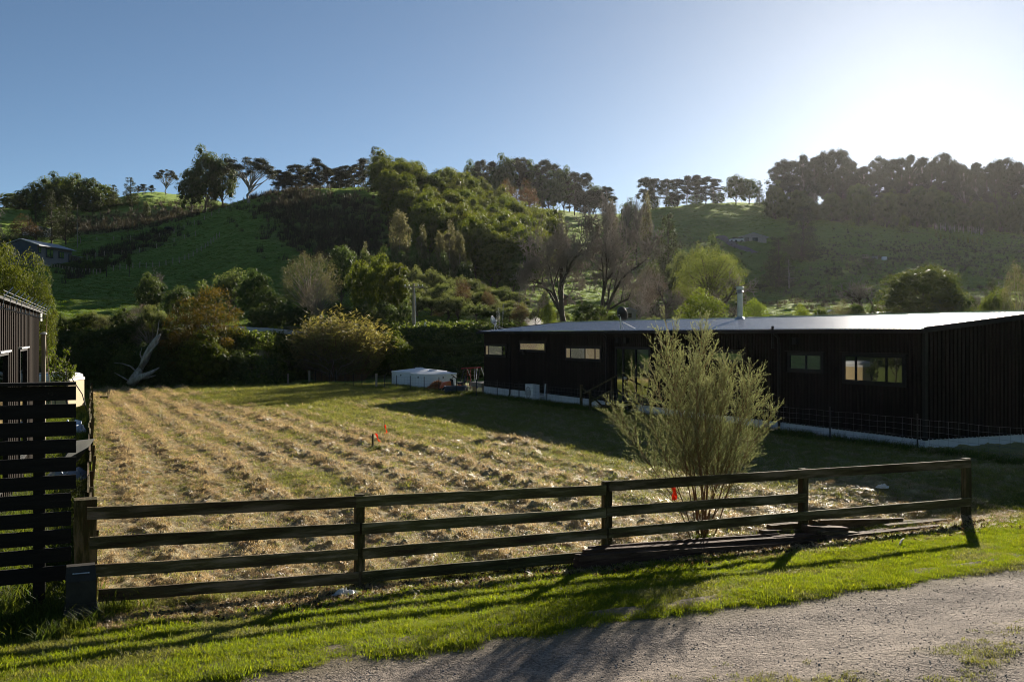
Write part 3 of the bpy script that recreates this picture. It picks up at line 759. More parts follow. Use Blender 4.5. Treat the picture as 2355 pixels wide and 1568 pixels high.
def mkproto(c, r, sq, n, size, lmat, bmat, trunk_top=0.5, tr=0.02, limbs=10, seed=0, base_r=None, w=1.0, **kw):
    g = np.random.default_rng(seed + 100)
    c = np.asarray(c, float); r = np.asarray(r, float); sq = np.asarray(sq, float)
    V, Q, t = leafcloud(c, r, sq, n, size, g, **kw)
    crown = mesh_np('crown', V, Q, lmat); set_attr(crown, 'tone', t)
    S = []; prev = np.array([0, 0, -0.03]); pts = []
    for i in range(5):
        z = trunk_top * (i + 1) / 5; x = np.array([g.normal() * 0.012, g.normal() * 0.012, z]); pts.append(x)
        S.append([*prev, *x, tr * (1.25 - i * 0.16), tr * (1.25 - (i + 1) * 0.16)]); prev = x
    idx = g.permutation(len(c))[:limbs]
    for i in idx:
        z0 = min(trunk_top, max(0.12, c[i][2] - 0.12 - 0.5 * np.hypot(c[i][0], c[i][1])))
        k = min(4, int(z0 / trunk_top * 5)); b = pts[k] * (z0 / max(pts[k][2], 1e-3)); b[2] = z0
        S += curve_segs(b, c[i], tr * 0.5, tr * 0.1, 4, 0.06, 0.03, g)
    V, Q = segmesh(S, 5)
    return Proto(mesh_np('trunk', V, Q, bmat, True), crown, 1.0, w)

def ell_clumps(k, rx, rz, zc, cr, g, jit=0.15, zmin=-0.7, inner=0.15):
    i = np.arange(k) + 0.5; ph = i * 2.399963; z = 1 - 2 * i / k; z = zmin + (z + 1) / 2 * (1 - zmin)
    rho = np.sqrt(np.maximum(0, 1 - z * z)); c = np.stack([rho * np.cos(ph), rho * np.sin(ph), z], -1)
    c *= (1 - inner * g.uniform(0, 1, (k, 1)) ** 2) * (1 + jit * g.normal(size=(k, 1)))
    c *= np.array([[rx, rx, rz]]); c[:, 2] += zc
    return c, cr * g.uniform(0.7, 1.35, k), g.uniform(0.7, 1.0, k)

PR = {}
def G(s): return np.random.default_rng(s)
# tall gums: bare lower trunk, umbrella clumps with sky between
PR['gum'] = []
for s in range(5):
    g = G(20 + s); k = 46; z = np.sort(0.97 - 0.62 * g.uniform(0, 1, k) ** 1.35); ang = g.uniform(0, 6.28, k); rr = g.uniform(0.02, 0.25, k) * np.minimum(1.15, 2.1 * (1.03 - z) ** 0.62) * (0.8 + 0.35 * np.sin(z * 21 + s))
    c = np.stack([rr * np.cos(ang), rr * np.sin(ang), z], -1); r = g.uniform(0.045, 0.085, k)
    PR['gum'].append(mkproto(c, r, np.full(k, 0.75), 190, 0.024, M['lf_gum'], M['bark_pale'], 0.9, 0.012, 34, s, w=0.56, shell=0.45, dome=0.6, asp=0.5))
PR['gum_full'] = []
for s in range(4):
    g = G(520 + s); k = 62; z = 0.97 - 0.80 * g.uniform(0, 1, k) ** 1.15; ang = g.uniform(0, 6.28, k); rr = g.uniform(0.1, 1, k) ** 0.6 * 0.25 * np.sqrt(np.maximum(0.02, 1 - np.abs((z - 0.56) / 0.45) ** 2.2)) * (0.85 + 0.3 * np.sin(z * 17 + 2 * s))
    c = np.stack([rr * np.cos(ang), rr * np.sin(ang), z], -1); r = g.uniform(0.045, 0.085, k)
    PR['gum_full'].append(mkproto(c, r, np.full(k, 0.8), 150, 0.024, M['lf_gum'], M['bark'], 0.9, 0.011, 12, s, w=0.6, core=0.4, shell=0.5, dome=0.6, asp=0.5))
# wide spreading gum with pale forking limbs
g = G(31); k = 40; ang = g.uniform(0, 6.28, k); rr = 0.5 * np.sqrt(g.uniform(0.02, 1, k)); z = 0.52 + 0.4 * (1 - (rr / 0.55) ** 2) * g.uniform(0.45, 1.0, k) + 0.02
c = np.stack([rr * np.cos(ang), rr * np.sin(ang), z], -1)
PR['wide_gum'] = [mkproto(c, g.uniform(0.07, 0.11, k), np.full(k, 0.6), 300, 0.022, M['lf_gum'], M['bark_pale'], 0.3, 0.026, 26, 5, w=1.12, shell=0.4, dome=0.6)]
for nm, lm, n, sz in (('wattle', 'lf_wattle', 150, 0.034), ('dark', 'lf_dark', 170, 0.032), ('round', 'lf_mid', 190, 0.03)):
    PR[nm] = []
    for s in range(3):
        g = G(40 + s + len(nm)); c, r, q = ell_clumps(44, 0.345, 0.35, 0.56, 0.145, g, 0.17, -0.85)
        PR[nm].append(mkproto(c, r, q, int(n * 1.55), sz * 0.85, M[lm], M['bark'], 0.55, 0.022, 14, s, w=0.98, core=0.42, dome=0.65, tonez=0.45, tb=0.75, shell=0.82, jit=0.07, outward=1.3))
PR['leafy'] = []
for s in range(2):
    g = G(57 + s); c, r, q = ell_clumps(60, 0.38, 0.38, 0.55, 0.12, g, 0.16, -0.9)
    PR['leafy'].append(mkproto(c, r, q, 460, 0.018, M['lf_wattle'], M['bark'], 0.5, 0.022, 26, s, w=1.0, dome=0.55, tonez=0.3, shell=0.7, jit=0.12, outward=0.8))
PR['pine'] = []
for s in range(2):
    g = G(60 + s); cs = []; rs_ = []
    for z in np.linspace(0.24, 0.97, 15):
        R = 0.26 * (1.03 - z) ** 0.75 + 0.01; m = max(3, int(9 * (1.1 - z)))
        for a in range(m):
            t = 6.28 * a / m + g.uniform(0, 1); q = R * g.uniform(0.45, 1.15)
            cs.append([q * math.cos(t), q * math.sin(t), z - 0.06 * q / 0.26 + g.normal() * 0.012]); rs_.append(0.035 + 0.24 * R)
    PR['pine'].append(mkproto(cs, rs_, np.full(len(cs), 0.55), 95, 0.028, M['lf_pine'], M['bark'], 0.95, 0.014, 30, s, w=0.58, asp=0.3))
PR['macro'] = []
for s in range(2):
    g = G(65 + s); cs = []; rs_ = []
    for z in np.linspace(0.08, 0.96, 15):
        R = 0.33 * (1.05 - z) ** 0.55 * g.uniform(0.8, 1.1) + 0.01; m = max(3, int(12 * (1.1 - z)))
        for a in range(m):
            t = 6.28 * a / m + g.uniform(0, 1); q = R * g.uniform(0.4, 1.1)
            cs.append([q * math.cos(t), q * math.sin(t), z - 0.03 * q / 0.3 + g.normal() * 0.015]); rs_.append(0.045 + 0.2 * R)
    PR['macro'].append(mkproto(cs, rs_, np.full(len(cs), 0.5), 95, 0.028, M['lf_pine'], M['bark'], 0.95, 0.016, 20, s, w=0.72, asp=0.35))
PR['column'] = []
for s in range(2):
    g = G(70 + s); c, r, q = ell_clumps(46, 0.13, 0.44, 0.53, 0.065, g, 0.12, -0.95)
    PR['column'].append(mkproto(c, r, q * 1.2, 170, 0.024, M['lf_grey'], M['bark_pale'], 0.9, 0.012, 16, s, w=0.38, tonez=0.3))
g = G(75); c, r, q = ell_clumps(90, 0.44, 0.40, 0.56, 0.10, g, 0.09, -0.55, 0.25)
PR['willow'] = [mkproto(c, r, q * 1.1, 240, 0.022, M['lf_willow'], M['bark'], 0.35, 0.03, 40, 3, w=1.06, asp=0.28, hang=0.35, tonez=0.2)]
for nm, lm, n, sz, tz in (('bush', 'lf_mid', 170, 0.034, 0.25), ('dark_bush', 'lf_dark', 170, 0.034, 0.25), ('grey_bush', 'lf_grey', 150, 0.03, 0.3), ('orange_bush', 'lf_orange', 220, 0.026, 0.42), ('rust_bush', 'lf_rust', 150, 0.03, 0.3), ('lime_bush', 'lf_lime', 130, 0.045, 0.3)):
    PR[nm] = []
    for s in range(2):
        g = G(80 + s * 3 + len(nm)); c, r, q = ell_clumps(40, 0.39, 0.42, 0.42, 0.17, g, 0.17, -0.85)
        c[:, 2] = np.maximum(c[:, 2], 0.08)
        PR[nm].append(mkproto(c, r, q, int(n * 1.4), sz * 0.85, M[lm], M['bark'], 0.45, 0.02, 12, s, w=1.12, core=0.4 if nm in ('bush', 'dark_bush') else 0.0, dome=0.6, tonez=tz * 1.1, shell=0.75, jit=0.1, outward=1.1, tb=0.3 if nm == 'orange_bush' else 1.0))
PR['kanuka'] = []
for s in range(3):
    g = G(95 + s); k = 40; ang = g.uniform(0, 6.28, k); rr = 0.42 * np.sqrt(g.uniform(0, 1, k)); z = 0.22 + 0.56 * np.sqrt(np.maximum(0, 1 - (rr / 0.47) ** 2)) * g.uniform(0.55, 1.05, k)
    c = np.stack([rr * np.cos(ang), rr * np.sin(ang), z], -1)
    PR['kanuka'].append(mkproto(c, g.uniform(0.07, 0.11, k), g.uniform(1.3, 2.2, k), 210, 0.028, M['lf_kanuka'], M['bark'], 0.3, 0.02, 14, s, w=1.0, asp=0.4, dome=0.4, tonez=0.6, tb=0.6, shell=0.75, jit=0.1, outward=1.0, core=0.35))
# bare winter trees
def bare(seed, levels=5, spread=0.62, trunk=0.34, tr=0.024, kids=(4, 5), fork=0, up=0.12, twigs=True, ratio=0.62):
    g = np.random.default_rng(seed); S = []
    def grow(p, d, L, r, lv):
        n = 3 if lv < 3 else 2; pts = [p]
        for i in range(n):
            d = unit(d + g.normal(size=3) * 0.14 + np.array([0, 0, up * (0.6 if lv < 2 else 0.3)])); q = p + d * L / n
            S.append([*p, *q, r * (1 - 0.42 * i / n), r * (1 - 0.42 * (i + 1) / n)]); p = q; pts.append(p)
        if lv >= levels: return
        m = int(g.integers(kids[0], kids[1] + 1))
        for k in range(m):
            t = g.uniform(0.35, 1.0) if k else 1.0; b = pts[min(n, max(1, int(round(t * n))))]
            side = unit(np.cross(d, g.normal(size=3))); nd_ = unit(d * g.uniform(0.5, 0.9) + side * spread * g.uniform(0.7, 1.4))
            grow(b, nd_, L * ratio * g.uniform(0.75, 1.2), max(r * 0.52 * g.uniform(0.8, 1.1), 0.0014), lv + 1)
    grow(np.array([0, 0, -0.02]), np.array([0, 0, 1.0]), trunk, tr, 0)
    if fork: grow(np.array([0.01, 0, 0.03]), unit(np.array([0.75, 0.1, 0.8])), trunk * 1.05, tr * 0.8, 0)
    S = np.array(S); hmax = max(S[:, 5].max(), 0.1); S[:, :8] /= hmax
    rr = np.percentile(np.hypot(S[:, 3], S[:, 4]), 88)
    big = S[:, 6] > 0.006
    V1, Q1 = segmesh(S[big], 6); V2, Q2 = segmesh(S[~big], 3)
    return Proto(mesh_np('trunk', V1, Q1, M['bark'], True), mesh_np('crown', V2, Q2, M['twig']), 1.0, 2 * rr)
PR['bare'] = [bare(201, 6, 0.60, 0.34, 0.021, (4, 5), up=0.13), bare(205, 6, 0.62, 0.32, 0.020, (4, 4), fork=1, up=0.13)]
PR['bare_small'] = [bare(211, 4, 0.75, 0.22, 0.02, (4, 5), up=0.06, ratio=0.66), bare(212, 4, 0.8, 0.18, 0.02, (4, 6), up=0.05, ratio=0.68)]
PR['bare_column'] = [bare(221, 4, 0.3, 0.42, 0.016, (5, 6), up=0.35, ratio=0.55)]
PR['bare_pine'] = []
g = G(230); S = curve_segs([0, 0, 0], [0.01, 0, 1], 0.014, 0.003, 6, 0, 0.004, g)
for z in np.linspace(0.25, 0.97, 34):
    t = g.uniform(0, 6.28); L = 0.2 * (1.1 - z) * g.uniform(0.5, 1.2)
    S += curve_segs([0, 0, z], [L * math.cos(t), L * math.sin(t), z + g.uniform(-0.02, 0.04)], 0.004, 0.001, 3, -0.1, 0.04, g)
V, Q = segmesh(S[:6], 5); V2, Q2 = segmesh(S[6:], 3)
PR['bare_pine'] = [Proto(mesh_np('trunk', V, Q, M['bark_pale'], True), mesh_np('crown', V2, Q2, M['twig']), 1.0, 0.3)]
# budding twiggy tree (pale)
g = G(240); c, r, q = ell_clumps(60, 0.42, 0.40, 0.55, 0.12, g, 0.15, -0.6)
PR['twiggy'] = [mkproto(c, r, q, 150, 0.03, M['lf_grey'], M['twig'], 0.3, 0.02, 50, 9, w=1.1, asp=0.2, outward=0.0, shell=0.2, tonez=0.2),
                mkproto(c, r, q, 110, 0.03, M['lf_twiggy'], M['twig'], 0.3, 0.02, 50, 10, w=1.1, asp=0.18, outward=0.0, shell=0.2)]
# giant reed clump
def reeds(seed, n=2600):
    g = np.random.default_rng(seed); ang = g.uniform(0, 6.28, n); rr = 0.3 * np.sqrt(g.uniform(0, 1, n)); b = np.stack([rr * np.cos(ang), rr * np.sin(ang), g.uniform(0, 0.1, n)], -1)
    lean = rr / 0.3 * g.uniform(0.1, 0.85, n); hh = g.uniform(0.45, 1.0, n) * (1 - 0.25 * rr / 0.3)
    d = np.stack([np.cos(ang) * np.sin(lean), np.sin(ang) * np.sin(lean), np.cos(lean)], -1)
    st = []; Vs = []; ts = []
    for j in range(7):
        t = g.uniform(0.25, 1.0, n)[:, None]; p = b + d * hh[:, None] * t
        az = g.uniform(0, 6.28, n); o = unit(np.stack([np.cos(az), np.sin(az), g.uniform(0.2, 1.4, n)], -1)); L = g.uniform(0.05, 0.11, n)[:, None]
        sd = np.stack([-np.sin(az), np.cos(az), np.zeros(n)], -1) * 0.0055
        Vs.append(np.stack([p - sd, p + sd, p + o * L + np.array([0, 0, -0.02]), p + o * L * 0.5 - sd], 1)); ts.append(np.repeat(np.clip(t[:, 0] * 0.6 + g.uniform(0, 0.4, n), 0, 1), 4))
    V = np.concatenate(Vs).reshape(-1, 3); crown = mesh_np('foliage', V, np.arange(len(V)).reshape(-1, 4), M['lf_reed']); set_attr(crown, 'tone', np.concatenate(ts))
    S = np.concatenate([b, b + d * hh[:, None] * 0.9, np.full((n, 1), 0.004), np.full((n, 1), 0.0015)], 1)[::3]
    V, Q = segmesh(S, 3)
    return Proto(mesh_np('stem', V, Q, M['stem']), crown, 1.0, 1.15)
PR['reed'] = [reeds(250)]
# flax / rank sword-leaved clump, pampas
def sword(seed, n, w, lean, mat, plume=0):
    g = np.random.default_rng(seed); V, Fq, t = blades(n, 0.12, 0.6, 1.0, w, lean, 0, g)
    f = mesh_np('foliage', V, Fq, mat); set_attr(f, 'tone', t)
    p2 = None
    if plume:
        c = np.stack([g.normal(size=plume) * 0.2, g.normal(size=plume) * 0.2, g.uniform(0.85, 1.2, plume)], -1)
        V, Q, t = leafcloud(c, np.full(plume, 0.06), np.full(plume, 3.2), 60, 0.07, g, asp=0.3); p2 = mesh_np('plume', V, Q, M['plume']); set_attr(p2, 'tone', t)
    return Proto(p2, f, 1.0, 1.2)
PR['sword'] = [sword(260, 90, 0.02, 0.9, M['gr_tall'])]
PR['pampas'] = [sword(261, 90, 0.012, 1.0, M['gr_tall'], 7)]
# small cabbage-tree like heads
g = G(270); c = np.array([[0, 0, 0.72], [0.12, 0.05, 0.6], [-0.1, 0.06, 0.63]])
PR['cabbage'] = [mkproto(c, np.array([0.2, 0.16, 0.16]), np.array([1., 1., 1.]), 160, 0.2, M['lf_dark'], M['bark'], 0.6, 0.03, 3, 4, w=0.6, shell=0.2, asp=0.08, outward=-0.2)]

NPL = [0]
def plant(kind, name, label, cat, x, Y, ytop, wpx, group=None, var=None, sink=0.06, hmin=0.4):
    pr = PR[kind][(NPL[0] if var is None else var) % len(PR[kind])]; NPL[0] += 1
    b = P(x, Y); top = H - (ytop - CY) * Y / F; h = max(top - b.z, hmin)
    b.z -= sink * h * 0.5
    r = empty(name, b, label, cat, group); r.rotation_euler = (0, 0, rnd.uniform(0, 6.28)); s = wpx * Y / F / pr.w
    r.scale = (s, s, (h + sink * h * 0.5) / pr.h)
    if pr.trunk: link(pr.trunk.name.split('.')[0], pr.trunk, r)
    link(pr.crown.name.split('.')[0], pr.crown, r)
    return r
# ------------------------------------------------------------------ trees and bushes, far to near
# --- left skyline
for i, (x, yt, w) in enumerate([(28, 446, 60), (60, 437, 55), (100, 416, 60), (135, 404, 62), (170, 405, 62), (205, 411, 58), (238, 425, 55)]):
    plant('dark' if i % 2 else 'wattle', 'dark_pine', 'dark pine in the dense row on the far left skyline', 'tree', x, 335 - 6 * (i % 3), yt, w * 1.3, 'pines on the far left skyline', sink=0.7)
plant('macro', 'spire_conifer', 'small dark conifer with a pointed tip standing alone on the left skyline', 'tree', 300, 330, 408, 44)
plant('macro', 'spire_conifer', 'slim dark conifer at the right end of the far left pine row', 'tree', 262, 330, 424, 34)
plant('pine', 'pine_tree', 'tall brownish pine with bare lower trunk above the blue house', 'tree', 118, 235, 436, 60)
plant('pine', 'pine_tree', 'olive pine with bare lower trunk beside the green water tank', 'tree', 152, 232, 452, 62)
plant('pine', 'pine_tree', 'dark green pine behind the pale render house', 'tree', 82, 240, 444, 58)
plant('bare_pine', 'dead_pine', 'thin dead pine pole right of the olive pines', 'tree', 178, 228, 470, 22)
plant('bare_small', 'bare_tree', 'bare grey tree cut by the left edge, above the blue house', 'tree', 2, 205, 440, 90)
plant('rust_bush', 'rust_shrub', 'rusty brown bare shrub in front of the pale render house', 'shrub', 52, 212, 498, 95)
plant('dark_bush', 'dark_shrub', 'dark shrub just behind the ridge of the blue house', 'shrub', 25, 206, 535, 60)
# --- far brown hill
for x, yt, w in [(330, 424, 26), (349, 426, 24), (318, 428, 20)]:
    plant('gum', 'gum_tree', 'small thin gum on the brown hilltop left of the spreading gum', 'tree', x, 385, yt, w, 'small gums on the brown hilltop')
plant('wide_gum', 'gum_tree', 'open crowned gum on the brown hilltop beside the dark tree mass', 'tree', 381, 380, 384, 58)
for x, yt, w, l in [(440, 392, 72, 'dark gum at the left foot of the dark tree mass on the ridge'), (474, 346, 88, 'tallest dark gum of the dark mass left of the spreading gum'), (512, 362, 78, 'dark gum behind the left side of the spreading gum')]:
    plant('dark', 'dark_gum', l, 'tree', x, 300, yt, w)
plant('wide_gum', 'spreading_gum', 'big spreading gum with pale forked limbs on the green ridge', 'tree', 571, 252, 352, 142, var=0)
for x, Y, yt, w, l in [(337, 300, 462, 18, 'small dark bush high on the brown hillside'), (398, 290, 503, 26, 'dark bush beside the path on the brown hillside'), (410, 320, 478, 22, 'dark bush below the brown hilltop'), (500, 300, 470, 24, 'dark bush below the dark gums')]:
    plant('dark_bush', 'hill_bush', l, 'bush', x, Y, yt, w)
plant('rust_bush', 'orange_shrub', 'orange brown shrub at the fence below the dark gums', 'shrub', 487, 262, 446, 34)
plant('rust_bush', 'orange_shrub', 'low pale brown shrub right of the orange shrub', 'shrub', 517, 258, 466, 24)
# --- gums along the grassy crest
for i, (x, yt, w) in enumerate([(655, 396, 34), (680, 380, 44), (705, 388, 40), (727, 366, 38), (750, 386, 42), (772, 388, 40), (795, 382, 42), (815, 380, 40), (835, 366, 46), (668, 402, 36), (715, 398, 36), (780, 398, 38), (640, 392, 40)]):
    plant('gum_full' if i % 4 else 'gum', 'gum_tree', 'gum in the open row along the grassy crest left of the wooded spur', 'tree', x, 300 + 9 * (i % 3), yt, w * 1.5, 'gums along the grassy crest')
plant('macro', 'wind_pine', 'dark windswept pine at the top left corner of the wooded spur', 'tree', 862, 262, 338, 60)
# --- wooded spur
TOPX = [840, 870, 900, 950, 1000, 1050, 1100, 1150, 1200, 1250, 1300]; TOPY = [352, 340, 341, 352, 364, 386, 402, 421, 441, 466, 500]
g = G(300); placed = []
for x, Y in [(px_, Y_) for Y_ in (258, 246, 234, 222, 210, 198, 186, 175, 164) for px_ in range(850, 1300, 30)]:
    x = x + g.uniform(-13, 13); Y = Y + g.uniform(-4, 4)
    left = np.interp(Y, [160, 185, 215, 262], [1040, 960, 905, 855]); right = np.interp(Y, [160, 185, 215, 262], [1225, 1255, 1275, 1290])
    if x < left or x > right: continue
    b = P(x, Y); hh = g.uniform(8.0, 11.5)
    yt = CY - (b.z + hh - H) * F / Y
    yt = max(yt, np.interp(x, TOPX, TOPY) + g.uniform(-2, 6))
    plant('wattle', 'wattle_tree', 'yellow green tree in the dense wood covering the spur', 'tree', x, Y, yt, g.uniform(62, 84) * 230 / Y, 'trees of the wooded spur')
for x, Y, yt, w in [(1195, 158, 585, 70), (1180, 150, 605, 55), (1228, 160, 545, 62)]:
    plant('round', 'wattle_tree', 'yellow green tree at the lower right foot of the wooded spur', 'tree', x, Y, yt, w, 'trees at the foot of the spur')
# --- gums behind the spur
for i, (x, yt, w) in enumerate([(1085, 376, 48), (1108, 370, 50), (1132, 374, 46), (1160, 360, 52), (1186, 366, 48), (1205, 366, 50), (1228, 376, 46), (1248, 370, 52), (1272, 380, 48), (1296, 388, 46), (1322, 398, 50), (1343, 400, 46), (1366, 426, 44), (1392, 430, 50), (1215, 392, 60), (1262, 402, 60), (1310, 420, 60), (1355, 440, 60), (1150, 390, 60), (1404, 452, 40)]):
    plant('gum_full' if i % 3 else 'dark', 'tall_gum', 'tall dark gum on the ridge behind the wooded spur', 'tree', x, 395 - 6 * (i % 4), yt, w * 1.25, 'tall gums behind the wooded spur')
plant('rust_bush', 'rusty_tree', 'round rusty brown tree above the right shoulder of the wooded spur', 'tree', 1166, 300, 413, 60)
plant('rust_bush', 'rusty_tree', 'orange brown tree beside the rusty tree above the wooded spur', 'tree', 1214, 300, 420, 62)
# --- poplars and dark conifers in the gap
for x, yt, w, l in [(1408, 436, 44, 'leftmost bare poplar in the gap between the ridges'), (1432, 450, 40, 'bare poplar in the gap with yellowish lower branches'), (1462, 448, 40, 'bare poplar at the left foot of the right hill')]:
    plant('bare_column', 'bare_poplar', l, 'tree', x, 225, yt, w)
plant('dark', 'round_gum', 'round dark gum between the bare poplars', 'tree', 1446, 260, 462, 52)
plant('column', 'pale_poplar', 'pale brown poplar at the left end of the right hill grass', 'tree', 1486, 238, 455, 30)
plant('column', 'pale_poplar', 'olive poplar behind the right bare tree', 'tree', 1404, 235, 462, 34)
plant('macro', 'dark_conifer', 'dark broad conifer standing below the right hill crest', 'tree', 1536, 178, 491, 88)
plant('macro', 'dark_conifer', 'tall dark conifer under the left end of the right gum wood', 'tree', 1846, 232, 470, 100)
plant('macro', 'dark_conifer', 'dark conifer right of the hillside house', 'tree', 1790, 190, 545, 92)
plant('bare_pine', 'dead_pine', 'pale dead tree beside the dark conifer right of the hillside house', 'tree', 1814, 186, 596, 50)
# --- right skyline
for i, (x, yt, w) in enumerate([(1484, 410, 40), (1505, 412, 44), (1532, 413, 46), (1558, 414, 44), (1580, 406, 40), (1600, 404, 44), (1622, 408, 46), (1640, 412, 40)]):
    plant('gum' if i % 3 else 'gum_full', 'gum_tree', 'gum in the spaced row on the middle of the skyline', 'tree', x, 340 + 5 * (i % 3), yt, w * 1.35, 'gums in the middle skyline row')
for x, yt, w, l in [(1692, 404, 58, 'left one of the two rounded gums between the skyline row and the gum wood'), (1722, 412, 54, 'right one of the two rounded gums between the skyline row and the gum wood')]:
    plant('dark', 'round_gum', l, 'tree', x, 338, yt, w)
plant('macro', 'spire_conifer', 'small pointed conifer on the skyline left of the gum wood', 'tree', 1746, 336, 415, 26)
for i, (x, yt, w) in enumerate([(1785, 390, 46), (1802, 374, 48), (1822, 364, 52), (1846, 353, 52), (1872, 356, 50), (1895, 352, 48), (1915, 350, 52), (1937, 348, 54), (1960, 370, 50), (1985, 390, 46), (2022, 368, 50), (2048, 365, 52), (2072, 372, 48), (2092, 355, 48), (2118, 365, 54), (2142, 378, 48), (2166, 360, 56), (2190, 372, 54), (2215, 384, 46), (2242, 369, 56), (2268, 384, 50), (2290, 378, 50), (2314, 374, 54), (2342, 376, 56), (2375, 372, 56), (2410, 378, 56)]):
    plant('gum_full' if i % 5 < 3 else 'gum', 'tall_gum', 'tall gum in the wood along the right skyline', 'tree', x, 322 + 7 * (i % 3), yt + rnd.uniform(-7, 10), w * rnd.uniform(1.2, 1.5), 'gums of the right skyline wood')
for i, x in enumerate(list(range(1800, 2420, 26))):
    plant('gum_full', 'tall_gum', 'gum standing deeper in the right skyline wood', 'tree', x + rnd.uniform(-8, 8), 352 + rnd.uniform(-6, 10), 396 + rnd.uniform(-22, 20), 66, 'inner gums of the right skyline wood')
for i, x in enumerate(list(range(1790, 2430, 23))):
    plant('dark', 'understorey_tree', 'low dark tree under the gums of the right skyline wood', 'tree', x + rnd.uniform(-9, 9), 311 + rnd.uniform(-6, 16), 448 + rnd.uniform(-26, 22) + (8 if x > 2000 else 0), 60, 'dark understorey of the right skyline wood', sink=0.5)
for x, yt, w in [(1500, 448, 40), (1545, 446, 44), (1600, 446, 46), (1650, 440, 40)]:
    plant('dark_bush', 'crest_bush', 'dark bush under the middle skyline gums', 'bush', x, 345, yt, w, 'bushes under the middle skyline gums')
plant('bush', 'hill_bush', 'pale green bush at the lower edge of the right gum wood', 'bush', 2078, 300, 492, 30)
for i in range(11):
    plant('pampas', 'pampas_tuft', 'pale plumed pampas tuft in the row below the right gum wood', 'plant', 2152 + i * 10.5, 285 - i * 0.8, 521 + i * 1.1, 11, 'pampas row below the right gum wood')
# --- middle distance, centre
plant('column', 'grey_poplar', 'tallest pale grey poplar in front of the wooded spur', 'tree', 920, 150, 487, 52)
for x, yt, w, l in [(970, 531, 32, 'short golden poplar left of the poplar cluster'), (1011, 534, 28, 'left narrow poplar of the golden cluster'), (1034, 522, 40, 'tallest golden poplar of the cluster below the wooded spur'), (1057, 536, 32, 'right poplar of the golden cluster below the wooded spur')]:
    plant('column', 'golden_poplar', l, 'tree', x, 145, yt, w)
plant('column', 'grey_poplar', 'small pale poplar above the dark round trees', 'tree', 840, 128, 570, 26)
for i, (x, yt, w) in enumerate([(885, 572, 60), (920, 575, 60), (955, 578, 60), (990, 580, 56), (1020, 585, 50), (1070, 600, 50)]):
    plant('dark_bush', 'dark_shrub', 'dark shrub at the feet of the poplars', 'shrub', x, 138, yt, w, 'dark shrubs below the poplars')
g = G(310)
for i, (x, yt) in enumerate([(930, 612), (960, 608), (990, 615), (1020, 622), (1050, 630), (1085, 640), (1120, 650), (1150, 660), (1180, 672), (945, 640), (975, 645), (1010, 650), (1045, 658), (1080, 665), (1115, 672), (1150, 685), (1185, 692), (955, 672), (990, 676), (1025, 672), (1060, 682), (1100, 690), (1135, 700), (1168, 706), (1196, 705)]):
    plant('kanuka', 'olive_bush', 'olive bush with pale tips in the scrub below the wooded spur', 'bush', x + g.uniform(-8, 8), 131 - 1.25 * i + g.uniform(-2, 2), yt + g.uniform(-6, 6) - 4, g.uniform(66, 92), 'olive scrub below the wooded spur')
for x, yt, w in [(1062, 640, 44), (1120, 662, 40), (1010, 690, 40), (1075, 702, 40)]:
    plant('rust_bush', 'rust_shrub', 'rusty shrub among the olive scrub below the wooded spur', 'shrub', x, 112, yt, w, 'rusty shrubs in the olive scrub')
plant('rust_bush', 'rust_shrub', 'orange brown shrub at the bend of the gravel track', 'shrub', 1196, 92, 694, 46)
for x, Y, yt, w, l in [(785, 118, 567, 90, 'dark green rounded tree above the grey twiggy tree'), (838, 110, 584, 76, 'dark rounded tree right of the dark tree above the twiggy tree')]:
    plant('dark', 'dark_tree', l, 'tree', x, Y, yt, w)
for x, Y, yt, w, l in [(838, 96, 606, 74, 'left dark lime tipped tree behind the power pole'), (872, 94, 598, 74, 'middle dark lime tipped tree behind the power pole'), (908, 92, 606, 76, 'right dark lime tipped tree beside the power pole')]:
    plant('wattle', 'lime_tipped_tree', l, 'tree', x, Y, yt, w * 1.1)
plant('twiggy', 'twiggy_tree', 'pale grey twiggy tree above the guard rail', 'tree', 712, 96, 583, 150, var=0)
plant('twiggy', 'twiggy_tree', 'purple grey twiggy shrub under the pale twiggy tree', 'tree', 735, 90, 640, 110, var=1)
plant('kanuka', 'lime_topped_bush', 'large dark bush with lime green top left of the twiggy tree', 'bush', 525, 97, 606, 150)
plant('dark', 'dark_tree', 'dark tree right below the lime topped bush', 'tree', 585, 92, 625, 90)
plant('bare_small', 'bare_shrub', 'round bare brownish shrub on the lower green slope', 'shrub', 352, 132, 612, 50)
plant('dark', 'dark_tree', 'dark tree in front of the round bare shrub', 'tree', 345, 104, 634, 70)
plant('dark_bush', 'dark_shrub', 'dark shrub right of the dark tree on the lower slope', 'shrub', 410, 100, 655, 80)
plant('dark_bush', 'dark_shrub', 'dark shrub under the lime topped bush', 'shrub', 470, 98, 650, 80)
for x, Y, yt, w in [(620, 88, 660, 90), (660, 86, 690, 80), (780, 88, 690, 80), (600, 84, 700, 80), (690, 84, 700, 70), (835, 86, 690, 80), (885, 88, 690, 70), (930, 88, 690, 50)]:
    plant('dark_bush', 'dark_shrub', 'dark shrub in the shade above the road', 'shrub', x, Y, yt, w, 'dark shrubs above the road')
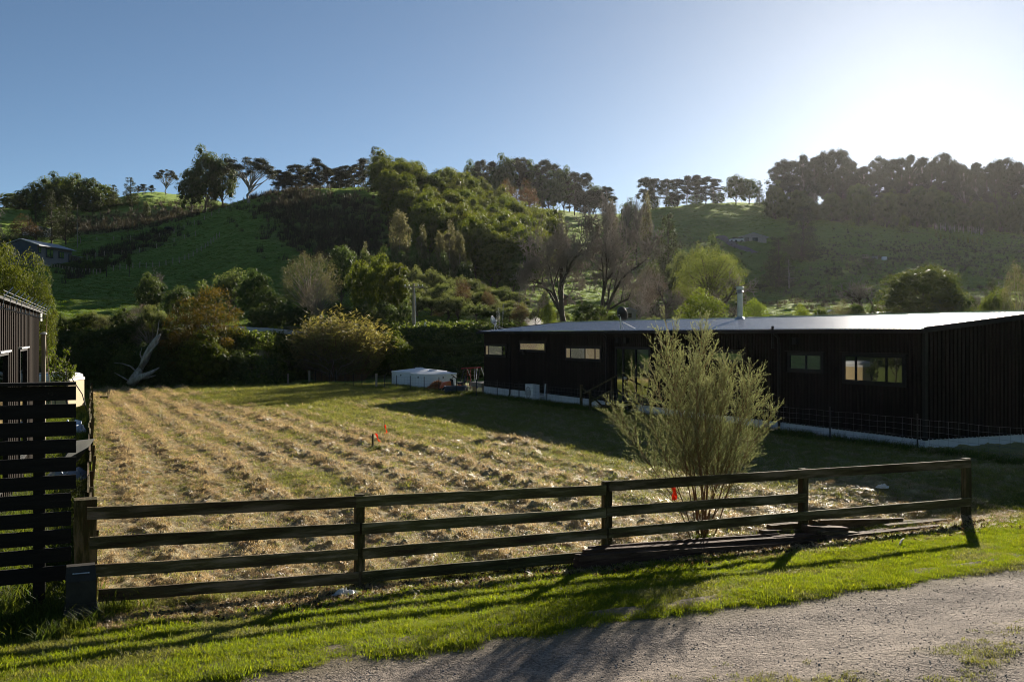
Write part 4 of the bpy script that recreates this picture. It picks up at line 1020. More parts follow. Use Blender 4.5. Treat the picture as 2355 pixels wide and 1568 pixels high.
# --- the stream bank at the end of the field
for i, x in enumerate(range(90, 470, 30)):
    plant('dark_bush' if i % 3 else 'twiggy', 'bank_scrub', 'dark scrub on the steep stream bank under the road', 'bush', x, 68.2 + (i % 3) * 0.7, 752 + (i * 37 % 40), 78, 'scrub on the steep stream bank', var=(i % 2 if i % 3 else 1))
plant('orange_bush', 'orange_tipped_tree', 'tall rounded tree with orange tipped crown at the end of the field', 'tree', 490, 67.5, 660, 145)
plant('orange_bush', 'orange_tipped_tree', 'lower dark tree with scattered orange tips beside the dead log', 'tree', 432, 66, 700, 130)
plant('wattle', 'bank_tree', 'dark green tree filling the foot of the orange tipped tree', 'tree', 470, 65.2, 770, 120)
g = G(320)
BK = [(110, 712, 'bush'), (150, 722, 'kanuka'), (188, 716, 'bush'), (218, 708, 'kanuka'), (250, 724, 'grey_bush'), (285, 706, 'dark_bush'), (320, 700, 'twiggy'), (352, 690, 'kanuka'), (385, 720, 'dark_bush'), (300, 735, 'dark_bush'), (245, 752, 'dark_bush'), (200, 755, 'dark_bush'), (160, 760, 'dark_bush'), (120, 762, 'dark_bush'), (340, 745, 'twiggy')]
for i, (x, yt, kd) in enumerate(BK):
    plant(kd, 'bank_bush', 'bush in the dark scrub on the stream bank left of the dead log', 'bush', x, 70.5 - 0.22 * i, yt, g.uniform(62, 90), 'scrub on the left stream bank')
for i, x in enumerate(range(95, 548, 34)):
    plant('dark_bush', 'bank_bush', 'low dark bush at the foot of the stream bank', 'bush', x + g.uniform(-8, 8), 65.3 + g.uniform(0, 1.2) + 13 * min(1, max(0, (x - 560) / 150)), 800 + g.uniform(-22, 20) + (14 if x > 560 else 0), g.uniform(56, 84), 'low bushes at the foot of the bank')
plant('sword', 'sword_clump', 'pale green sword leaved clump on the bank above the dead log', 'plant', 345, 69, 700, 38)
plant('reed', 'reed_clump', 'big yellow green reed clump beside the guard rail', 'plant', 782, 76, 706, 215)
plant('twiggy', 'reed_skirt', 'dead brown undergrowth spilling below the reed clump', 'bush', 770, 74.5, 790, 190, var=1)
plant('wattle', 'ivy_bush', 'glossy green bush right of the reed clump', 'bush', 902, 78, 770, 84)
plant('lime_bush', 'lime_shrub', 'lime green shrub between the glossy bush and the bank', 'shrub', 925, 78.5, 805, 60)
plant('grey_bush', 'grey_shrub', 'pale grey shrub behind the glossy green bush', 'shrub', 885, 81, 762, 60)
for i, (x, yt, w, kd) in enumerate([(955, 783, 66, 'bush'), (985, 788, 60, 'round'), (1015, 790, 60, 'bush'), (1045, 790, 60, 'round'), (1075, 788, 62, 'bush'), (1105, 784, 62, 'bush'), (970, 816, 66, 'bush'), (1010, 818, 66, 'dark_bush'), (1050, 818, 66, 'bush'), (1090, 814, 66, 'dark_bush'), (890, 818, 74, 'bush'), (850, 812, 74, 'dark_bush'), (700, 806, 74, 'dark_bush'), (660, 816, 64, 'grey_bush'), (955, 838, 60, 'dark_bush'), (1000, 840, 60, 'bush'), (1040, 842, 60, 'dark_bush'), (1085, 840, 60, 'bush'), (920, 836, 60, 'dark_bush'), (800, 830, 80, 'dark_bush')]):
    plant(kd, 'creeper_bush', 'creeper covered bush on the bank behind the white tanks', 'bush', x, 82 - (1.3 if i > 5 else 0) - (1.2 if i > 13 else 0), yt, w * 1.2, 'creeper covered bank behind the tanks')
plant('kanuka', 'bank_bush', 'rounded bush on the bank left of the house roof', 'bush', 1078, 84, 760, 70)
plant('sword', 'sword_clump', 'yellow green grassy clump on the bank left of the house roof', 'plant', 1064, 84, 752, 36)
plant('pampas', 'pampas_tuft', 'pale plumed tuft behind the far satellite dish', 'plant', 1150, 82, 726, 30)
# --- behind the long black house
plant('bare', 'bare_tree', 'left one of the two big bare trees behind the house, with straight trunk', 'tree', 1303, 96, 476, 205, var=0)
plant('bare', 'bare_tree', 'right one of the two big bare trees, with forked leaning trunk', 'tree', 1378, 93, 468, 240, var=1)
plant('bush', 'hedge_bush', 'green bush at the foot of the left bare tree', 'bush', 1350, 84, 692, 90)
plant('bush', 'hedge_bush', 'low green bush left of the near satellite dish', 'bush', 1405, 82, 712, 60)
plant('kanuka', 'hedge_bush', 'low yellow green bush right of the small shed', 'bush', 1500, 84, 722, 60)
plant('lime_bush', 'lime_shrub', 'lime green shrub beside the gravel track', 'shrub', 1262, 92, 690, 40)
for x, yt, w in [(1250, 655, 34), (1232, 700, 40), (1290, 705, 50)]:
    plant('kanuka', 'track_bush', 'pale bush beside the gravel track', 'bush', x, 98, yt, w, 'bushes beside the gravel track')
plant('willow', 'willow_tree', 'rounded yellow green willow above the house roof', 'tree', 1634, 117, 577, 172)
plant('bare_small', 'bare_tree', 'bare grey tree in front of the yellow willow', 'tree', 1655, 100, 612, 130)
plant('lime_bush', 'yellow_shrub', 'yellow green rounded shrub left of the chimney flue', 'shrub', 1612, 88, 668, 118)
plant('lime_bush', 'yellow_shrub', 'yellow green shrub right of the chimney flue', 'shrub', 1736, 86, 686, 62)
for i, (x, Y, yt, w) in enumerate([(1490, 120, 610, 90), (1530, 118, 625, 80), (1470, 110, 650, 90), (1515, 105, 668, 90), (1560, 104, 680, 80), (1450, 104, 690, 80), (1580, 125, 640, 70)]):
    plant('bare_small' if i % 2 else 'twiggy', 'bare_shrub', 'bare brown shrub between the big bare trees and the willow', 'shrub', x, Y, yt, w, 'bare scrub left of the willow', var=i if i % 2 else 1)
for i, (x, Y, yt, w) in enumerate([(1500, 150, 600, 60), (1570, 150, 560, 60), (1600, 155, 540, 60), (1640, 158, 545, 60), (1560, 160, 575, 70), (1670, 160, 560, 50)]):
    plant('kanuka' if i % 3 else 'dark_bush', 'hill_bush', 'scrubby bush on the slope below the hillside house', 'bush', x, Y, yt, w, 'bushes below the hillside house')
for x, yt, w, kd, l in [(1842, 698, 46, 'lime_bush', 'small golden shrub showing over the roof right of the flue'), (1888, 704, 44, 'bush', 'small green shrub showing over the roof beside the gable'), (1872, 712, 30, 'kanuka', 'small olive shrub between the golden shrub and the gable'), (1932, 694, 60, 'grey_bush', 'pale green shrub just right of the small gable'), (1968, 700, 44, 'round', 'glossy shrub showing over the roof right of the pale shrub'), (1985, 712, 36, 'bush', 'low shrub under the cabbage tree')]:
    plant(kd, 'roofline_shrub', l, 'shrub', x, 84, yt, w)
plant('cabbage', 'cabbage_tree', 'dark spiky headed tree showing over the roof beside the glare', 'tree', 2006, 82, 690, 44)
plant('bare_small', 'bare_tree', 'bare tree with glinting twigs left of the big dark tree', 'tree', 1992, 92, 632, 130)
plant('round', 'big_dark_tree', 'big dark rounded tree behind the roof near the right edge', 'tree', 2120, 84, 616, 205)
plant('dark', 'dark_tree', 'dark tree on the right shoulder of the big rounded tree', 'tree', 2178, 83, 655, 110)
plant('bare_small', 'bare_tree', 'hazy bare tree between the big dark tree and the right edge', 'tree', 2262, 110, 636, 110)
plant('round', 'green_shrub', 'bright green shrub above the roof near the right edge', 'shrub', 2284, 80, 672, 90)
plant('macro', 'small_pine', 'small flat topped pine above the bright green shrub', 'tree', 2280, 96, 640, 50)
plant('bush', 'green_shrub', 'low green shrub right of the big rounded tree', 'shrub', 2226, 82, 700, 60)
plant('twiggy', 'pale_tree', 'pale green twiggy tree cut by the right edge', 'tree', 2345, 76, 612, 110, var=0)
# --- left: big tree over the neighbour's roof, saplings
plant('leafy', 'broad_tree', 'broad sunlit leafy tree behind the neighbour\'s ribbed wall', 'tree', 8, 58, 562, 165)
plant('leafy', 'broad_tree', 'leafy tree on the right side of the broad sunlit tree', 'tree', 88, 59, 632, 86)
for x, Y, yt, w, kd, l in [(55, 205, 600, 40, 'dark_bush', 'dark shrub below the blue house near the left edge'), (140, 192, 605, 40, 'dark_bush', 'dark shrub below the front wall of the blue house'), (170, 190, 600, 34, 'dark_bush', 'dark shrub below the right end of the blue house'), (200, 186, 596, 34, 'bush', 'shrub right of the blue house beside the vine stakes'), (232, 186, 594, 30, 'dark_bush', 'dark shrub on the slope right of the vine stakes'), (297, 178, 578, 18, 'cabbage', 'small spiky headed plant on the slope right of the blue house'), (245, 180, 582, 18, 'cabbage', 'small dark spiky plant near the right end of the blue house')]:
    plant(kd, 'slope_shrub', l, 'shrub', x, Y, yt, w)
# ------------------------------------------------------------------ the long black house
A0 = Vector((11.12, 26.8, 0.0)); HL = 30.87
class Wall:
    def __init__(s, A): s.A = A
    def at(s, t, w, z): return s.A + DV * t + EV * w + UP * z
    def t(s, x):
        u = (x - CX) / F; return (s.A.x - s.A.y * u) / (-DV.x + DV.y * u)
    def z(s, x, y):
        Y = s.A.y + DV.y * s.t(x); return H - (y - CY) * Y / F
HW = Wall(A0); HP = HW.at
house = empty('long_house', A0 + UP * -0.4, 'long low black clad house with pale plinth and low metal roof', 'house')
def wbox(mb, wl, t0, t1, w0, w1, z0, z1):
    return mb.hexa([wl.at(t0, w0, z0), wl.at(t1, w0, z0), wl.at(t1, w1, z0), wl.at(t0, w1, z0), wl.at(t0, w0, z1), wl.at(t1, w0, z1), wl.at(t1, w1, z1), wl.at(t0, w1, z1)])
RW, RZ0, PITCH = 10.2, 3.215, 0.1
def roof_z(w): return RZ0 + PITCH * (w + 0.18) if w < RW / 2 else RZ0 + PITCH * (RW - w + 0.18)
mb = MB(); wbox(mb, HW, 0.02, HL - 0.02, 0.02, RW - 0.02, -0.7, 0.235); mb.build('plinth', M['plinth'], house)
mb = MB(); wbox(mb, HW, 0.03, HL - 0.03, 0.03, RW - 0.03, 0.236, 3.15); mb.build('wall', M['backing'], house)
mb = MB()
mb.add([HP(0.03, 0.03, 3.15), HP(0.03, RW - 0.03, 3.15), HP(0.03, RW / 2, roof_z(RW / 2) - 0.06), HP(0.1, 0.03, 3.15), HP(0.1, RW - 0.03, 3.15), HP(0.1, RW / 2, roof_z(RW / 2) - 0.06)], [(0, 1, 2), (5, 4, 3), (0, 3, 4, 1), (1, 4, 5, 2), (2, 5, 3, 0)])
mb.build('gable', M['backing'], house)
WIN = [  # photo x0 x1 y0 y1, mullions, hood
    (1117, 1162, 796, 815.5, (1123.7, 1154.8)), (1196, 1252.5, 790, 804, ()), (1302, 1379.5, 801.5, 824, (1312, 1345.5, 1368.5)),
    (1640, 1706, 812, 827, (1672,)), (1817, 1887.5, 817.5, 848, (1853.5,)), (1943, 2075, 821.5, 876, (1968, 2038))]
holes = []
for x0, x1, y0, y1, mu in WIN:
    ta, tb = sorted((HW.t(x0), HW.t(x1))); xm = (x0 + x1) / 2; z0, z1 = HW.z(xm, y1), HW.z(xm, y0)
    holes.append((ta - 0.12, tb + 0.12, z0 - 0.13, z1 + 0.10))
    mb = MB(); f = 0.055
    for (a, b, c, d) in ((ta - f, tb + f, z1, z1 + f), (ta - f, tb + f, z0 - f, z0)): wbox(mb, HW, a, b, -0.03, 0.02, c, d)
    for m_ in [ta, tb]: wbox(mb, HW, m_ - f if m_ == ta else m_, m_ if m_ == ta else m_ + f, -0.029, 0.02, z0, z1)
    ts = sorted(HW.t(v) for v in mu)
    for m_ in ts: wbox(mb, HW, m_ - f / 2, m_ + f / 2, -0.028, 0.02, z0, z1)
    wob = mb.build('window', M['dark_trim'], house)
    mb = MB()
    for (a, b, c, d) in ((ta - 0.12, tb + 0.12, z1 + f, z1 + 0.10), (ta - 0.12, tb + 0.12, z0 - 0.13, z0 - f), (ta - 0.12, ta - f, z0 - f, z1 + f), (tb + f, tb + 0.12, z0 - f, z1 + f)): wbox(mb, HW, a, b, -0.022, 0.02, c, d)
    mb.build('surround', M['dark_trim'], wob)
    mb = MB(); wbox(mb, HW, ta - 0.2, tb + 0.2, -0.075, 0.0, z1 + 0.115, z1 + 0.13); mb.build('hood', M['dark_trim'], wob)
    e = [ta] + ts + [tb]
    for k in range(len(e) - 1):
        lo = e[k] + (f / 2 if k else 0); hi = e[k + 1] - (f / 2 if k < len(e) - 2 else 0)
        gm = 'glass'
        if x0 in (1196, 1302): gm = ('glow_pane', 'glow_pane', 'glow_pane_grey', 'glow_pane')[k]      # e runs from right to left in the photo
        if x0 == 1117: gm = ('glass', 'glow_pane_grey', 'glow_pane')[k]
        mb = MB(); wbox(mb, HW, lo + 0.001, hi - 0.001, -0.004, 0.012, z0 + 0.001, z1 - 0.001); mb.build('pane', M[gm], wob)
# glazed door with side lights
td0, td1 = sorted((HW.t(1418), HW.t(1492))); zd1 = HW.z(1450, 803); holes.append((td0 - 0.12, td1 + 0.12, 0.0, zd1 + 0.1))
dm1, dm2 = HW.t(1433), HW.t(1462); dm1, dm2 = sorted((dm1, dm2))
mb = MB()
wbox(mb, HW, td0 - 0.12, td1 + 0.12, -0.03, 0.02, zd1, zd1 + 0.1); wbox(mb, HW, td0 - 0.12, td1 + 0.12, -0.03, 0.02, 0.236, 0.33)
for a, b in ((td0 - 0.12, td0), (dm1 - 0.06, dm1 + 0.06), (dm2 - 0.06, dm2 + 0.06), (td1, td1 + 0.12)): wbox(mb, HW, a, b, -0.029, 0.02, 0.33, zd1)
door = mb.build('door', M['dark_trim'], house)
for a, b in ((td0, dm1 - 0.06), (dm1 + 0.06, dm2 - 0.06), (dm2 + 0.06, td1)):
    mb = MB(); wbox(mb, HW, a + 0.001, b - 0.001, -0.004, 0.012, 0.331, zd1 - 0.001); mb.build('pane', M['glass'], door)
mb = MB(); wbox(mb, HW, dm2 - 0.16, dm2 - 0.13, -0.06, -0.02, 1.2, 1.32); mb.build('handle', M['pale_metal'], door)
# cladding boards, each its own piece, cut round the openings
PB = 0.15; share = {}
def clad_board(t0, t1, z0, z1):
    key = (round(z1 - z0, 3), round(t1 - t0, 3))
    if key not in share:
        b = MB(); h = z1 - z0; wd = t1 - t0; pts = []
        for zz in (0, h): pts += [DV * 0.0 + UP * zz, DV * 0.018 - EV * 0.026 + UP * zz, DV * (wd - 0.018) - EV * 0.026 + UP * zz, DV * wd + UP * zz]
        b.add(pts, [(0, 1, 5, 4), (1, 2, 6, 5), (2, 3, 7, 6), (0, 3, 2, 1), (4, 5, 6, 7)])
        me_ = bpy.data.meshes.new('cladding_board'); me_.from_pydata([tuple(v) for v in b.v], [], b.f[3] + b.f[4]); me_.materials.append(M['clad']); share[key] = me_
    link('cladding_board', share[key], house, HP(t0, 0.0285, z0) - house.location)
for k in range(int(HL / PB)):
    t0, t1 = k * PB + 0.012, (k + 1) * PB - 0.012; segs = [(0.215, 3.13)]
    for a, b, c, d in holes:
        if t1 > a and t0 < b:
            segs = [s2 for s_ in segs for s2 in (((s_[0], min(s_[1], c)), (max(s_[0], d), s_[1])) if s_[0] < d and s_[1] > c else (s_,)) if s2[1] - s2[0] > 0.04]
    for z0, z1 in segs: clad_board(t0, t1, z0, z1)
for k in range(int(RW / PB)):      # gable end boards
    w0, w1 = k * PB + 0.012, (k + 1) * PB - 0.012
    b = MB(); pts = []
    for z0_ in (0, 1):
        for ww, tt in ((w0, 0.03), (w0 + 0.02, 0.0), (w1 - 0.02, 0.0), (w1, 0.03)): pts.append(HP(tt, ww, 0.215 if z0_ == 0 else roof_z(ww) - 0.10))
    b.add(pts, [(0, 4, 5, 1), (1, 5, 6, 2), (2, 6, 7, 3), (0, 1, 2, 3), (4, 7, 6, 5)]); b.build('cladding_board', M['clad'], house)
mb = MB(); wbox(mb, HW, -0.035, 0.06, -0.035, 0.06, 0.21, 3.12); mb.build('corner_flashing', M['dark_trim'], house)
# ribbed roof: front slope and back slope
def roof_slope(w0, w1, z0, z1):
    n = int((HL + 0.4) / 0.19); V = []
    for i in range(n):
        t = -0.2 + i * 0.19
        for dt, dz in ((0, 0), (0.12, 0), (0.135, 0.022), (0.175, 0.022)):
            V += [HP(t + dt, w0, z0 + dz), HP(t + dt, w1, z1 + dz)]
    m_ = len(V) // 2; V = [tuple(v) for v in V]
    b = MB(); b.add(V, [(2 * i, 2 * i + 1, 2 * i + 3, 2 * i + 2) for i in range(m_ - 1)]); return b
roof_slope(-0.2, RW / 2, RZ0, roof_z(RW / 2)).build('roof', M['roof'], house)
roof_slope(RW + 0.2, RW / 2, RZ0, roof_z(RW / 2)).build('roof', M['roof'], house)
mb = MB(); mb.beam(HP(-0.22, RW / 2, roof_z(RW / 2) + 0.03), HP(HL + 0.2, RW / 2, roof_z(RW / 2) + 0.03), 0.36, 0.035); mb.build('ridge_cap', M['roof'], house)
mb = MB(); mb.beam(HP(-0.24, -0.27, 3.15), HP(HL + 0.24, -0.27, 3.15), 0.12, 0.11); mb.build('gutter', M['dark_trim'], house)
mb = MB(); mb.beam(HP(0, -0.1, 3.12), HP(HL, -0.1, 3.12), 0.22, 0.03); mb.build('soffit', M['backing'], house)
for tt in (-0.2, HL + 0.2):
    mb = MB(); mb.beam(HP(tt, -0.24, RZ0 - 0.03), HP(tt, RW / 2, roof_z(RW / 2) - 0.03), 0.05, 0.16); mb.beam(HP(tt, RW / 2, roof_z(RW / 2) - 0.03), HP(tt, RW + 0.24, RZ0 - 0.03), 0.05, 0.16); mb.build('barge_board', M['dark_trim'], house)
for x in (1175, 1397, 1795):
    t = HW.t(x); mb = MB(); mb.tube([HP(t, -0.27, 3.1), HP(t, -0.10, 2.95), HP(t, -0.075, 2.7), HP(t, -0.075, 0.0), HP(t, -0.12, -0.12)], 0.042, 8); mb.build('downpipe', M['dark_trim'], house)
t = HW.t(1783); mb = MB(); mb.tube([HP(t, -0.12, 2.6), HP(t, -0.12, 3.33)], 0.045, 8); mb.build('vent_pipe', M['dark_trim'], house)
for x, y in ((1833, 785), (1443, 783), (1424, 783), (1207, 810)):
    t = HW.t(x); z = HW.z(x, y); mb = MB(); wbox(mb, HW, t - 0.09, t + 0.09, -0.14, 0.0, z - 0.1, z + 0.1); wbox(mb, HW, t - 0.11, t + 0.11, -0.16, 0.0, z + 0.1, z + 0.125); mb.build('vent_cover', M['dark_trim'], house)
# flue on the ridge
u = (1701 - CX) / F; wr = 4.6; tf = (A0.x + EV.x * wr - u * (A0.y + EV.y * wr)) / (-DV.x + DV.y * u); fb = HP(tf, wr, roof_z(wr) - 0.05)
mb = MB(); mb.lathe(fb, [(0.3, 0), (0.14, 0.14), (0.118, 0.16), (0.118, 1.12), (0.10, 1.125), (0.10, 1.13)], 20); fl = mb.build('flue', M['flue'], house, smooth=False)
mb = MB(); mb.lathe(fb, [(0.085, 1.131), (0.16, 1.20), (0.085, 1.27), (0.15, 1.272), (0.15, 1.40), (0.13, 1.42)], 20); mb.build('cowl', M['flue'], fl)
for i in range(4):
    mb = MB(); a = i * math.pi / 2; mb.box(fb + Vector((0.12 * math.cos(a), 0.12 * math.sin(a), 1.24)), (0.012, 0.012, 0.1)); mb.build('bracket', M['dark_steel'], fl)
# ---- things on and beside the house
def dish(x, y, t, w, rad, mat, label, face):
    c = W(x, y, HP(t, w, 0).y); base = HP(t, w, roof_z(w)); ax = Vector(face).normalized()
    r = empty('satellite_dish', base, label, 'satellite dish', 'satellite dishes on the house roof')
    mb = MB(); mb.lathe(c - ax * 0.10 * rad, [(0.02, 0.0), (rad * 0.45, 0.035 * rad / 0.3), (rad * 0.8, 0.11 * rad / 0.3), (rad, 0.19 * rad / 0.3), (rad * 0.985, 0.2 * rad / 0.3), (rad * 0.78, 0.13 * rad / 0.3), (rad * 0.4, 0.05 * rad / 0.3), (0.01, 0.02)], 24, ax); mb.build('reflector', mat, r, smooth=True)
    mb = MB(); f = c + ax * rad * 1.25 - UP * rad * 0.3; mb.tube([c - ax * 0.1 * rad - UP * rad * 0.8, f], 0.016, 5); arm = mb.build('feed_arm', M['dark_steel'], r)
    mb = MB(); mb.tube([f, f - ax * 0.12], 0.035, 8); mb.build('feed_horn', M['white_paint'], arm)
    mb = MB(); mb.tube([base, Vector((base.x, base.y, c.z)), c - ax * 0.06], 0.022, 6); mb.build('mast', M['pale_metal'], r)
    for k, (dt, dw) in enumerate(((0.35, 0.35), (-0.45, 0.45))):
        mb = MB(); q = HP(t + dt, w + dw, roof_z(w + dw) + 0.02); mb.tube([q, base + UP * (c.z - base.z) * 0.6], 0.013, 5); mb.build('strut', M['pale_metal'], r)
dish(1130, 739, 30.1, 0.35, 0.27, M['pale_metal'], 'small pale wire dish on the far end of the house roof', (0.8, -0.35, 0.35))
dish(1424.5, 724, HW.t(1424), 0.05, 0.31, M['dark_steel'], 'larger dark grey dish with strut legs on the middle of the roof eave', (0.75, 0.55, 0.3))
th = HW.t(1243); gh = znear(*HP(th, -0.4, 0).xy)
r = empty('heat_pump', HP(th, -0.45, gh), 'pale heat pump unit standing against the black house wall', 'heat pump')
mb = MB(); wbox(mb, HW, th - 0.44, th + 0.44, -0.62, -0.28, gh + 0.08, gh + 0.86); mb.build('casing', M['white_paint'], r)
mb = MB(); c = HP(th + 0.12, -0.625, gh + 0.46)
for q in (0.28, 0.21, 0.14, 0.07):
    n = 24; mb.tube([c + (DV * math.cos(6.2832 * k / n) + UP * math.sin(6.2832 * k / n)) * q for k in range(n + 1)], 0.009, 4)
mb.build('fan_grille', M['grey_plastic'], r)
mb = MB(); wbox(mb, HW, th - 0.42, th + 0.42, -0.6, -0.3, gh - 0.05, gh + 0.08); mb.build('foot', M['grey_plastic'], r)
mb = MB(); mb.tube([HP(th - 0.5, -0.3, gh + 0.3), HP(th - 0.62, -0.1, gh + 0.3), HP(th - 0.62, -0.05, gh + 0.9)], 0.035, 6); mb.build('pipe', M['white_paint'], r)
# timber steps at the glazed door
ts_ = HW.t(1445); gs = znear(*HP(ts_, -1, 0).xy)
r = empty('timber_steps', HP(ts_, -0.6, gs), 'timber steps with handrail at the glazed door of the house', 'steps')
for k in range(3):
    mb = MB(); wbox(mb, HW, ts_ - 0.75, ts_ + 0.75, -0.45 - 0.3 * (k + 1), -0.45 - 0.3 * k + 0.02 if k else -0.05, gs + 0.42 - 0.17 * k, gs + 0.46 - 0.17 * k); mb.build('tread', M['post'], r)
for s_ in (-0.72, 0.72):
    mb = MB(); mb.beam(HP(ts_ + s_, -0.1, gs + 0.33), HP(ts_ + s_, -1.5, gs - 0.08), 0.045, 0.2); mb.build('stringer', M['post'], r)
for w_, z_ in ((-0.35, 1.35), (-1.4, 0.85)):
    mb = MB(); mb.beam(HP(ts_ + 0.72, w_, gs - 0.1), HP(ts_ + 0.72, w_, gs + z_), 0.09, 0.09, EV); mb.build('post', M['post'], r)
mb = MB(); mb.beam(HP(ts_ + 0.72, -0.1, gs + 1.5), HP(ts_ + 0.72, -1.65, gs + 0.78), 0.12, 0.045); mb.build('handrail', M['post'], r)
mb = MB(); mb.beam(HP(ts_ + 0.72, -0.3, gs + 0.9), HP(ts_ + 0.72, -1.4, gs + 0.42), 0.04, 0.09); mb.build('lower_rail', M['post'], r)
# deck past the far end
gd = znear(*HP(32, -0.2, 0).xy)
r = empty('timber_deck', HP(32, 0.5, gd), 'pale timber deck platform at the far end of the house', 'deck')
for k in range(9):
    mb = MB(); wbox(mb, HW, HL + 0.12 + 0.2 * k, HL + 0.30 + 0.2 * k, -0.1, 3.0, gd + 0.62, gd + 0.66); mb.build('deck_board', M['deck'], r)
mb = MB(); wbox(mb, HW, HL + 0.1, HL + 1.95, -0.08, -0.04, gd + 0.42, gd + 0.618); mb.build('fascia', M['deck'], r)
for t_ in (HL + 0.3, HL + 1.7):
    mb = MB(); wbox(mb, HW, t_, t_ + 0.15, 0.1, 0.25, gd - 0.2, gd + 0.6); mb.build('leg', M['deck'], r)
for k in range(3):
    mb = MB(); t_ = HL - 1.2 + 0.5 * k; mb.beam(HP(t_, -0.7 - 0.05 * k, gd + 0.06 + 0.06 * k), HP(t_ + 2.4, -0.65, gd + 0.06 + 0.06 * k), 0.2, 0.05)
    thing1(mb, 'loose_plank', M['deck'], HP(t_, -0.7, gd), ['lowest grey plank lying at the far corner of the house', 'middle grey plank lying at the far corner of the house', 'topmost grey plank lying at the far corner of the house'][k], 'plank', 'planks at the far corner of the house')

# ---- netting fence along the house and round the tanks
def Fpt(t, w): p = HP(t, w, 0); p.z = znear(p.x, p.y) - 0.0; return p
def pxg(x, Y): p = Vector(((x - CX) * Y / F, Y, 0)); p.z = znear(p.x, p.y); return p
line = [Fpt(-6, -0.8), Fpt(29.2, -0.8), pxg(1049, 54.3), pxg(943, 58), pxg(865, 61), pxg(711, 69.5)]
seg = [(line[i + 1] - line[i]).length for i in range(len(line) - 1)]; tot = sum(seg)
def along(s_):
    for i, L_ in enumerate(seg):
        if s_ <= L_ or i == len(seg) - 1:
            p = line[i].lerp(line[i + 1], min(1, s_ / L_)); p.z = znear(p.x, p.y); return p
        s_ -= L_
r = empty('netting_fence', line[1], 'wire netting fence on thin posts along the house and past the white tanks', 'fence')
def fpost(p, name, mat, rad, h, lean=0):
    mb = MB(); mb.tube([p - UP * 0.15, p + UP * h + Vector((lean, 0, 0))], rad, 6); mb.build(name, mat, r)
for x in (1143, 1193, 1257, 1420, 1766, 1908, 2109):
    u = (x - CX) / F; B = HP(0, -0.8, 0); t_ = (B.x - u * B.y) / (-DV.x + DV.y * u); fpost(Fpt(t_, -0.8), 'steel_post', M['dark_steel'], 0.022, 0.98)
for x, Y in ((1095, 52.2), (1049, 54.3), (1009, 55.7), (975, 56.9), (943, 58.0), (912, 59.1), (884, 60.2), (832, 62.4), (812, 63.4), (793, 64.5), (772, 65.6), (757, 66.5), (740, 67.6), (725, 68.6)):
    fpost(pxg(x, Y), 'steel_post', M['dark_steel'], 0.022, 0.95)
for x, Y, h_ in ((865, 61, 1.0), (711, 69.5, 0.95), (662, 71, 0.7)): fpost(pxg(x, Y), 'wooden_post', M['pale_pole'], 0.07, h_)
u = (1336 - CX) / F; B = HP(0, -0.8, 0); t_ = (B.x - u * B.y) / (-DV.x + DV.y * u); pw = Fpt(t_, -0.8); fpost(pw, 'wooden_post', M['post'], 0.065, 1.05)
mb = MB(); mb.tube([pw + UP * 0.95, Fpt(t_ - 2.6, -0.8) - UP * 0.05], 0.04, 6); mb.build('brace', M['post'], r)
N_ = 120
for k in range(6):
    mb = MB(); pts = [along(tot * i / N_) + UP * (0.08 + 0.155 * k + 0.01 * math.sin(i * 1.7 + k)) for i in range(N_ + 1)]; mb.tube(pts, 0.0032, 3, False); mb.build('wire', M['wire'], r)
mb = MB(); n = int(tot / 0.3)
for i in range(n): p = along(tot * i / n); mb.tube([p + UP * 0.08, p + UP * 0.85], 0.0026, 3, False)
o = mb.build('netting', M['wire'], r); o['kind'] = 'stuff'

# ------------------------------------------------------------------ white tanks, garden things
def tank(x, Y, rad, yrim, yapex, label):
    b = pxg(x, Y); b.z -= 0.05; zr = H - (yrim - CY) * (Y - rad) / F - b.z; za = H - (yapex - CY) * Y / F - b.z
    r = empty('water_tank', b, label, 'water tank', 'white water tanks')
    mb = MB(); mb.lathe(b, [(rad, -0.1), (rad, zr - 0.09), (rad + 0.02, zr - 0.085), (rad + 0.02, zr - 0.03)], 48); mb.build('tank_wall', M['tank'], r, smooth=False)
    mb = MB(); mb.lathe(b, [(rad + 0.03, zr - 0.029), (rad + 0.03, zr), (rad * 0.5, (zr + za) / 2 + 0.02), (0.28, za), (0.27, za + 0.05), (0.02, za + 0.06)], 48); mb.build('lid', M['tank'], r, smooth=False)
    for da in (-0.62, 0.5):
        dv = Vector((math.sin(da), -math.cos(da), 0)); mb = MB(); c = b + dv * (rad - 0.01) + UP * (zr - 0.22); mb.lathe(c, [(0.045, 0), (0.045, 0.05), (0.02, 0.05)], 10, dv); mb.build('outlet', M['grey_plastic'], r)
    return r
tank(964, 67.2, 1.85, 855.5, 846.5, 'left white round tank, partly hidden behind the other tank')
rt = tank(996.5, 63.6, 1.47, 860, 851.5, 'right white round tank, in front of the other tank')
b = pxg(958.5, 62.6); mb = MB(); mb.tube([b, b + UP * 0.82], 0.05, 8); thing1(mb, 'drain_pipe', M['panel_grey'], b, 'upright grey pipe in front of the join of the two white tanks', 'pipe')
